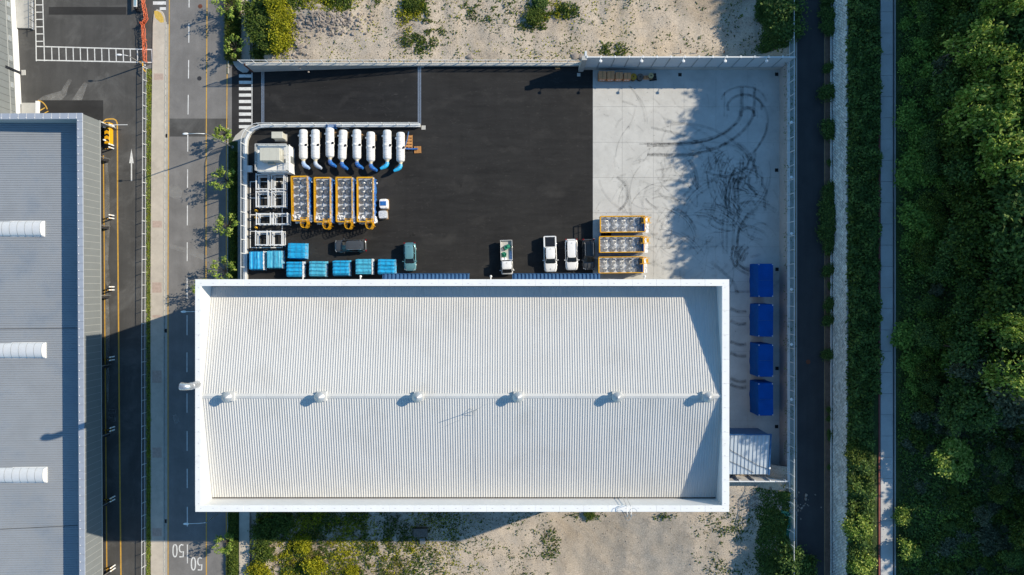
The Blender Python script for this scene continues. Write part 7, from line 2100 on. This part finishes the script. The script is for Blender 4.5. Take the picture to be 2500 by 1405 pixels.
# ---- the wood on the hillside: every tree a thing
GT = 'trees of the hillside wood'
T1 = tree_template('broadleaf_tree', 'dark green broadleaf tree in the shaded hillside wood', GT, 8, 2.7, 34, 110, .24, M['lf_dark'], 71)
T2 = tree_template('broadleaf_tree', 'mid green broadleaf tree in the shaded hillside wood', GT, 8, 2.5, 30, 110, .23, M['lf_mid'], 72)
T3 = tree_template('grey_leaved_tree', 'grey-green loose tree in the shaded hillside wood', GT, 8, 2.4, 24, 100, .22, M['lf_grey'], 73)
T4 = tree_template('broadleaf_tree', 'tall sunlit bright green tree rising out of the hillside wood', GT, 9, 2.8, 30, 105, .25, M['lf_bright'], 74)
rt = random.Random(99)
KIND = {T1.name: 'dark green broadleaf tree', T2.name: 'mid green broadleaf tree', T3.name: 'grey-green loose tree'}
def where(x, y):
    yy = 'level with the north lot' if y > 30 else 'level with the barrier wall' if y > 22 else 'level with the skid marks' if y > 8 else 'level with the navy loads' if y > -12 else 'level with the annex shed' if y > -26 else 'level with the south lot'
    xx = 'near the ditch' if x < 60 else 'midway up the slope' if x < 66 else 'high in the wood' if x < 74 else 'in the topmost wood'
    return xx + ', ' + yy
def shade_plane(x, y):
    """height below which the wood further up the slope keeps the sun away"""
    yg = y - .35 * (x - 33); f = sstep(-30.5, -23, yg); xe = 39.5 + (29.8 - 39.5) * f + 2.6 * sstep(29, 35, yg); z0 = -2.5 + 2.5 * f
    return z0 + (x - xe) * .675
pts = []
for tries in range(5000):
    x, y = rt.uniform(56.2, 73), rt.uniform(-46, 46)
    mind = 2.3 if y > -18 else 3.4
    if y < -17 and (x < 60 or rt.random() < .55): continue
    if x < 58 and rt.random() < .6: continue
    if all((x - a) ** 2 + (y - b) ** 2 > mind ** 2 for a, b in pts): pts.append((x, y))
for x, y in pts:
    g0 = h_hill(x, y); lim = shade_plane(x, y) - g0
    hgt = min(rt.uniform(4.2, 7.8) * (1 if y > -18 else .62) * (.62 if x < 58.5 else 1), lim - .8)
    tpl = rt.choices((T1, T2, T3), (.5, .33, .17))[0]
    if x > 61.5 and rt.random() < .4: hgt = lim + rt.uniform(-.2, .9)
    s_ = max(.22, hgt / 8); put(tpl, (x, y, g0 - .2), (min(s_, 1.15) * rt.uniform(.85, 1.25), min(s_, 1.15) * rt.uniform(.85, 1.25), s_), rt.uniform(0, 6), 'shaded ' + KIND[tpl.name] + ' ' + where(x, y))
# the crowns that catch the sun
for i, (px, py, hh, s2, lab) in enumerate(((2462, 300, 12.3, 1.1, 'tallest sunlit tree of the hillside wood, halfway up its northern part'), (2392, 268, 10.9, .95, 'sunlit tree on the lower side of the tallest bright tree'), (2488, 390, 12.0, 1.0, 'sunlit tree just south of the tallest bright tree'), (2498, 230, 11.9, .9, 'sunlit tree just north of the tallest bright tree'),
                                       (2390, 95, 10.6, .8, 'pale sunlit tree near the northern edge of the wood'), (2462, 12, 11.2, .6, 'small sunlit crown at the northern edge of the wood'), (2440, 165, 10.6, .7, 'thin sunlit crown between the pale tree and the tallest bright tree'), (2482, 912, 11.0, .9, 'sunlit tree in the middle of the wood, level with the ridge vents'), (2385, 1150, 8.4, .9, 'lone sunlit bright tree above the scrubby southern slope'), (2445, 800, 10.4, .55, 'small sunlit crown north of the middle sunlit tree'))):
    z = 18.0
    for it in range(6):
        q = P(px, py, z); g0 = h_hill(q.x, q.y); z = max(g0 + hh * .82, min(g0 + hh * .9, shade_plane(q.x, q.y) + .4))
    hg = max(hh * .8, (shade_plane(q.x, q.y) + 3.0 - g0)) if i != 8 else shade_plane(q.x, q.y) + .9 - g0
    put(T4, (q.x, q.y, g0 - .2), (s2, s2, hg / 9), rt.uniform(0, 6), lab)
# the upper wood beyond, whose long shade falls over the lane and the yard
y = -47.0
while y < 80:
    for row, (xc, dz, r_) in enumerate(((82, .3, 1.25), (76.5, -1.4, 1.2), (88, 1.0, 1.25))):
        if row == 2 and rt.random() < .15: continue
        x = xc + rt.uniform(-1.6, 1.6); yy = y + rt.uniform(-1, 1); g0 = h_hill(x, yy)
        top = shade_plane(x, yy) + dz + rt.uniform(-1.9, .5)
        hg = max(4.0, top - g0)
        tpl = rt.choice((T1, T2)); put(tpl, (x, yy, g0 - .2), (r_ * rt.uniform(1.0, 1.6),) * 2 + (hg / 8 * .90,), rt.uniform(0, 6), KIND[tpl.name] + ' ' + where(x, yy))
    y += rt.uniform(2.0, 3.4)
# thin dead stems and scrub on the southern slope
bG = bush_template('scrub_bush', 'grey-green scrub bush on the open southern slope', 'scrub on the southern slope', 1.0, 1.0, 1300, .15, M['lf_grey'], 55)
bM = bush_template('scrub_bush', 'fresh green scrub bush on the open southern slope', 'scrub on the southern slope', 1.0, 1.1, 1400, .15, M['lf_mid'], 56)
bH = bush_template('hill_bush', '', 'bushes of the lower slope', 1.3, 1.4, 1500, .17, M['lf_grass'], 57)
for k in range(70):
    x, y = 55.2 + 8 * rt.random() ** 1.3, rt.uniform(-14, 45); s_ = rt.uniform(.5, 1.5)
    put(bH, (x, y, h_hill(x, y) - .1), (s_, s_, s_ * rt.uniform(.7, 1.1)), rt.uniform(0, 6), ('large' if s_ > 1.1 else 'small' if s_ < .8 else 'middling') + ' green bush ' + where(x, y))
for k in range(90):
    x, y = rt.uniform(55.5, 70), rt.uniform(-45, -14); s_ = rt.uniform(.5, 1.3)
    tpl = rt.choice((bG, bG, bM)); put(tpl, (x, y, h_hill(x, y) - .1), (s_, s_, s_ * rt.uniform(.6, 1)), rt.uniform(0, 6), ('large ' if s_ > 1 else 'small ' if s_ < .75 else '') + ('grey-green' if tpl is bG else 'fresh green') + ' scrub bush ' + where(x, y))
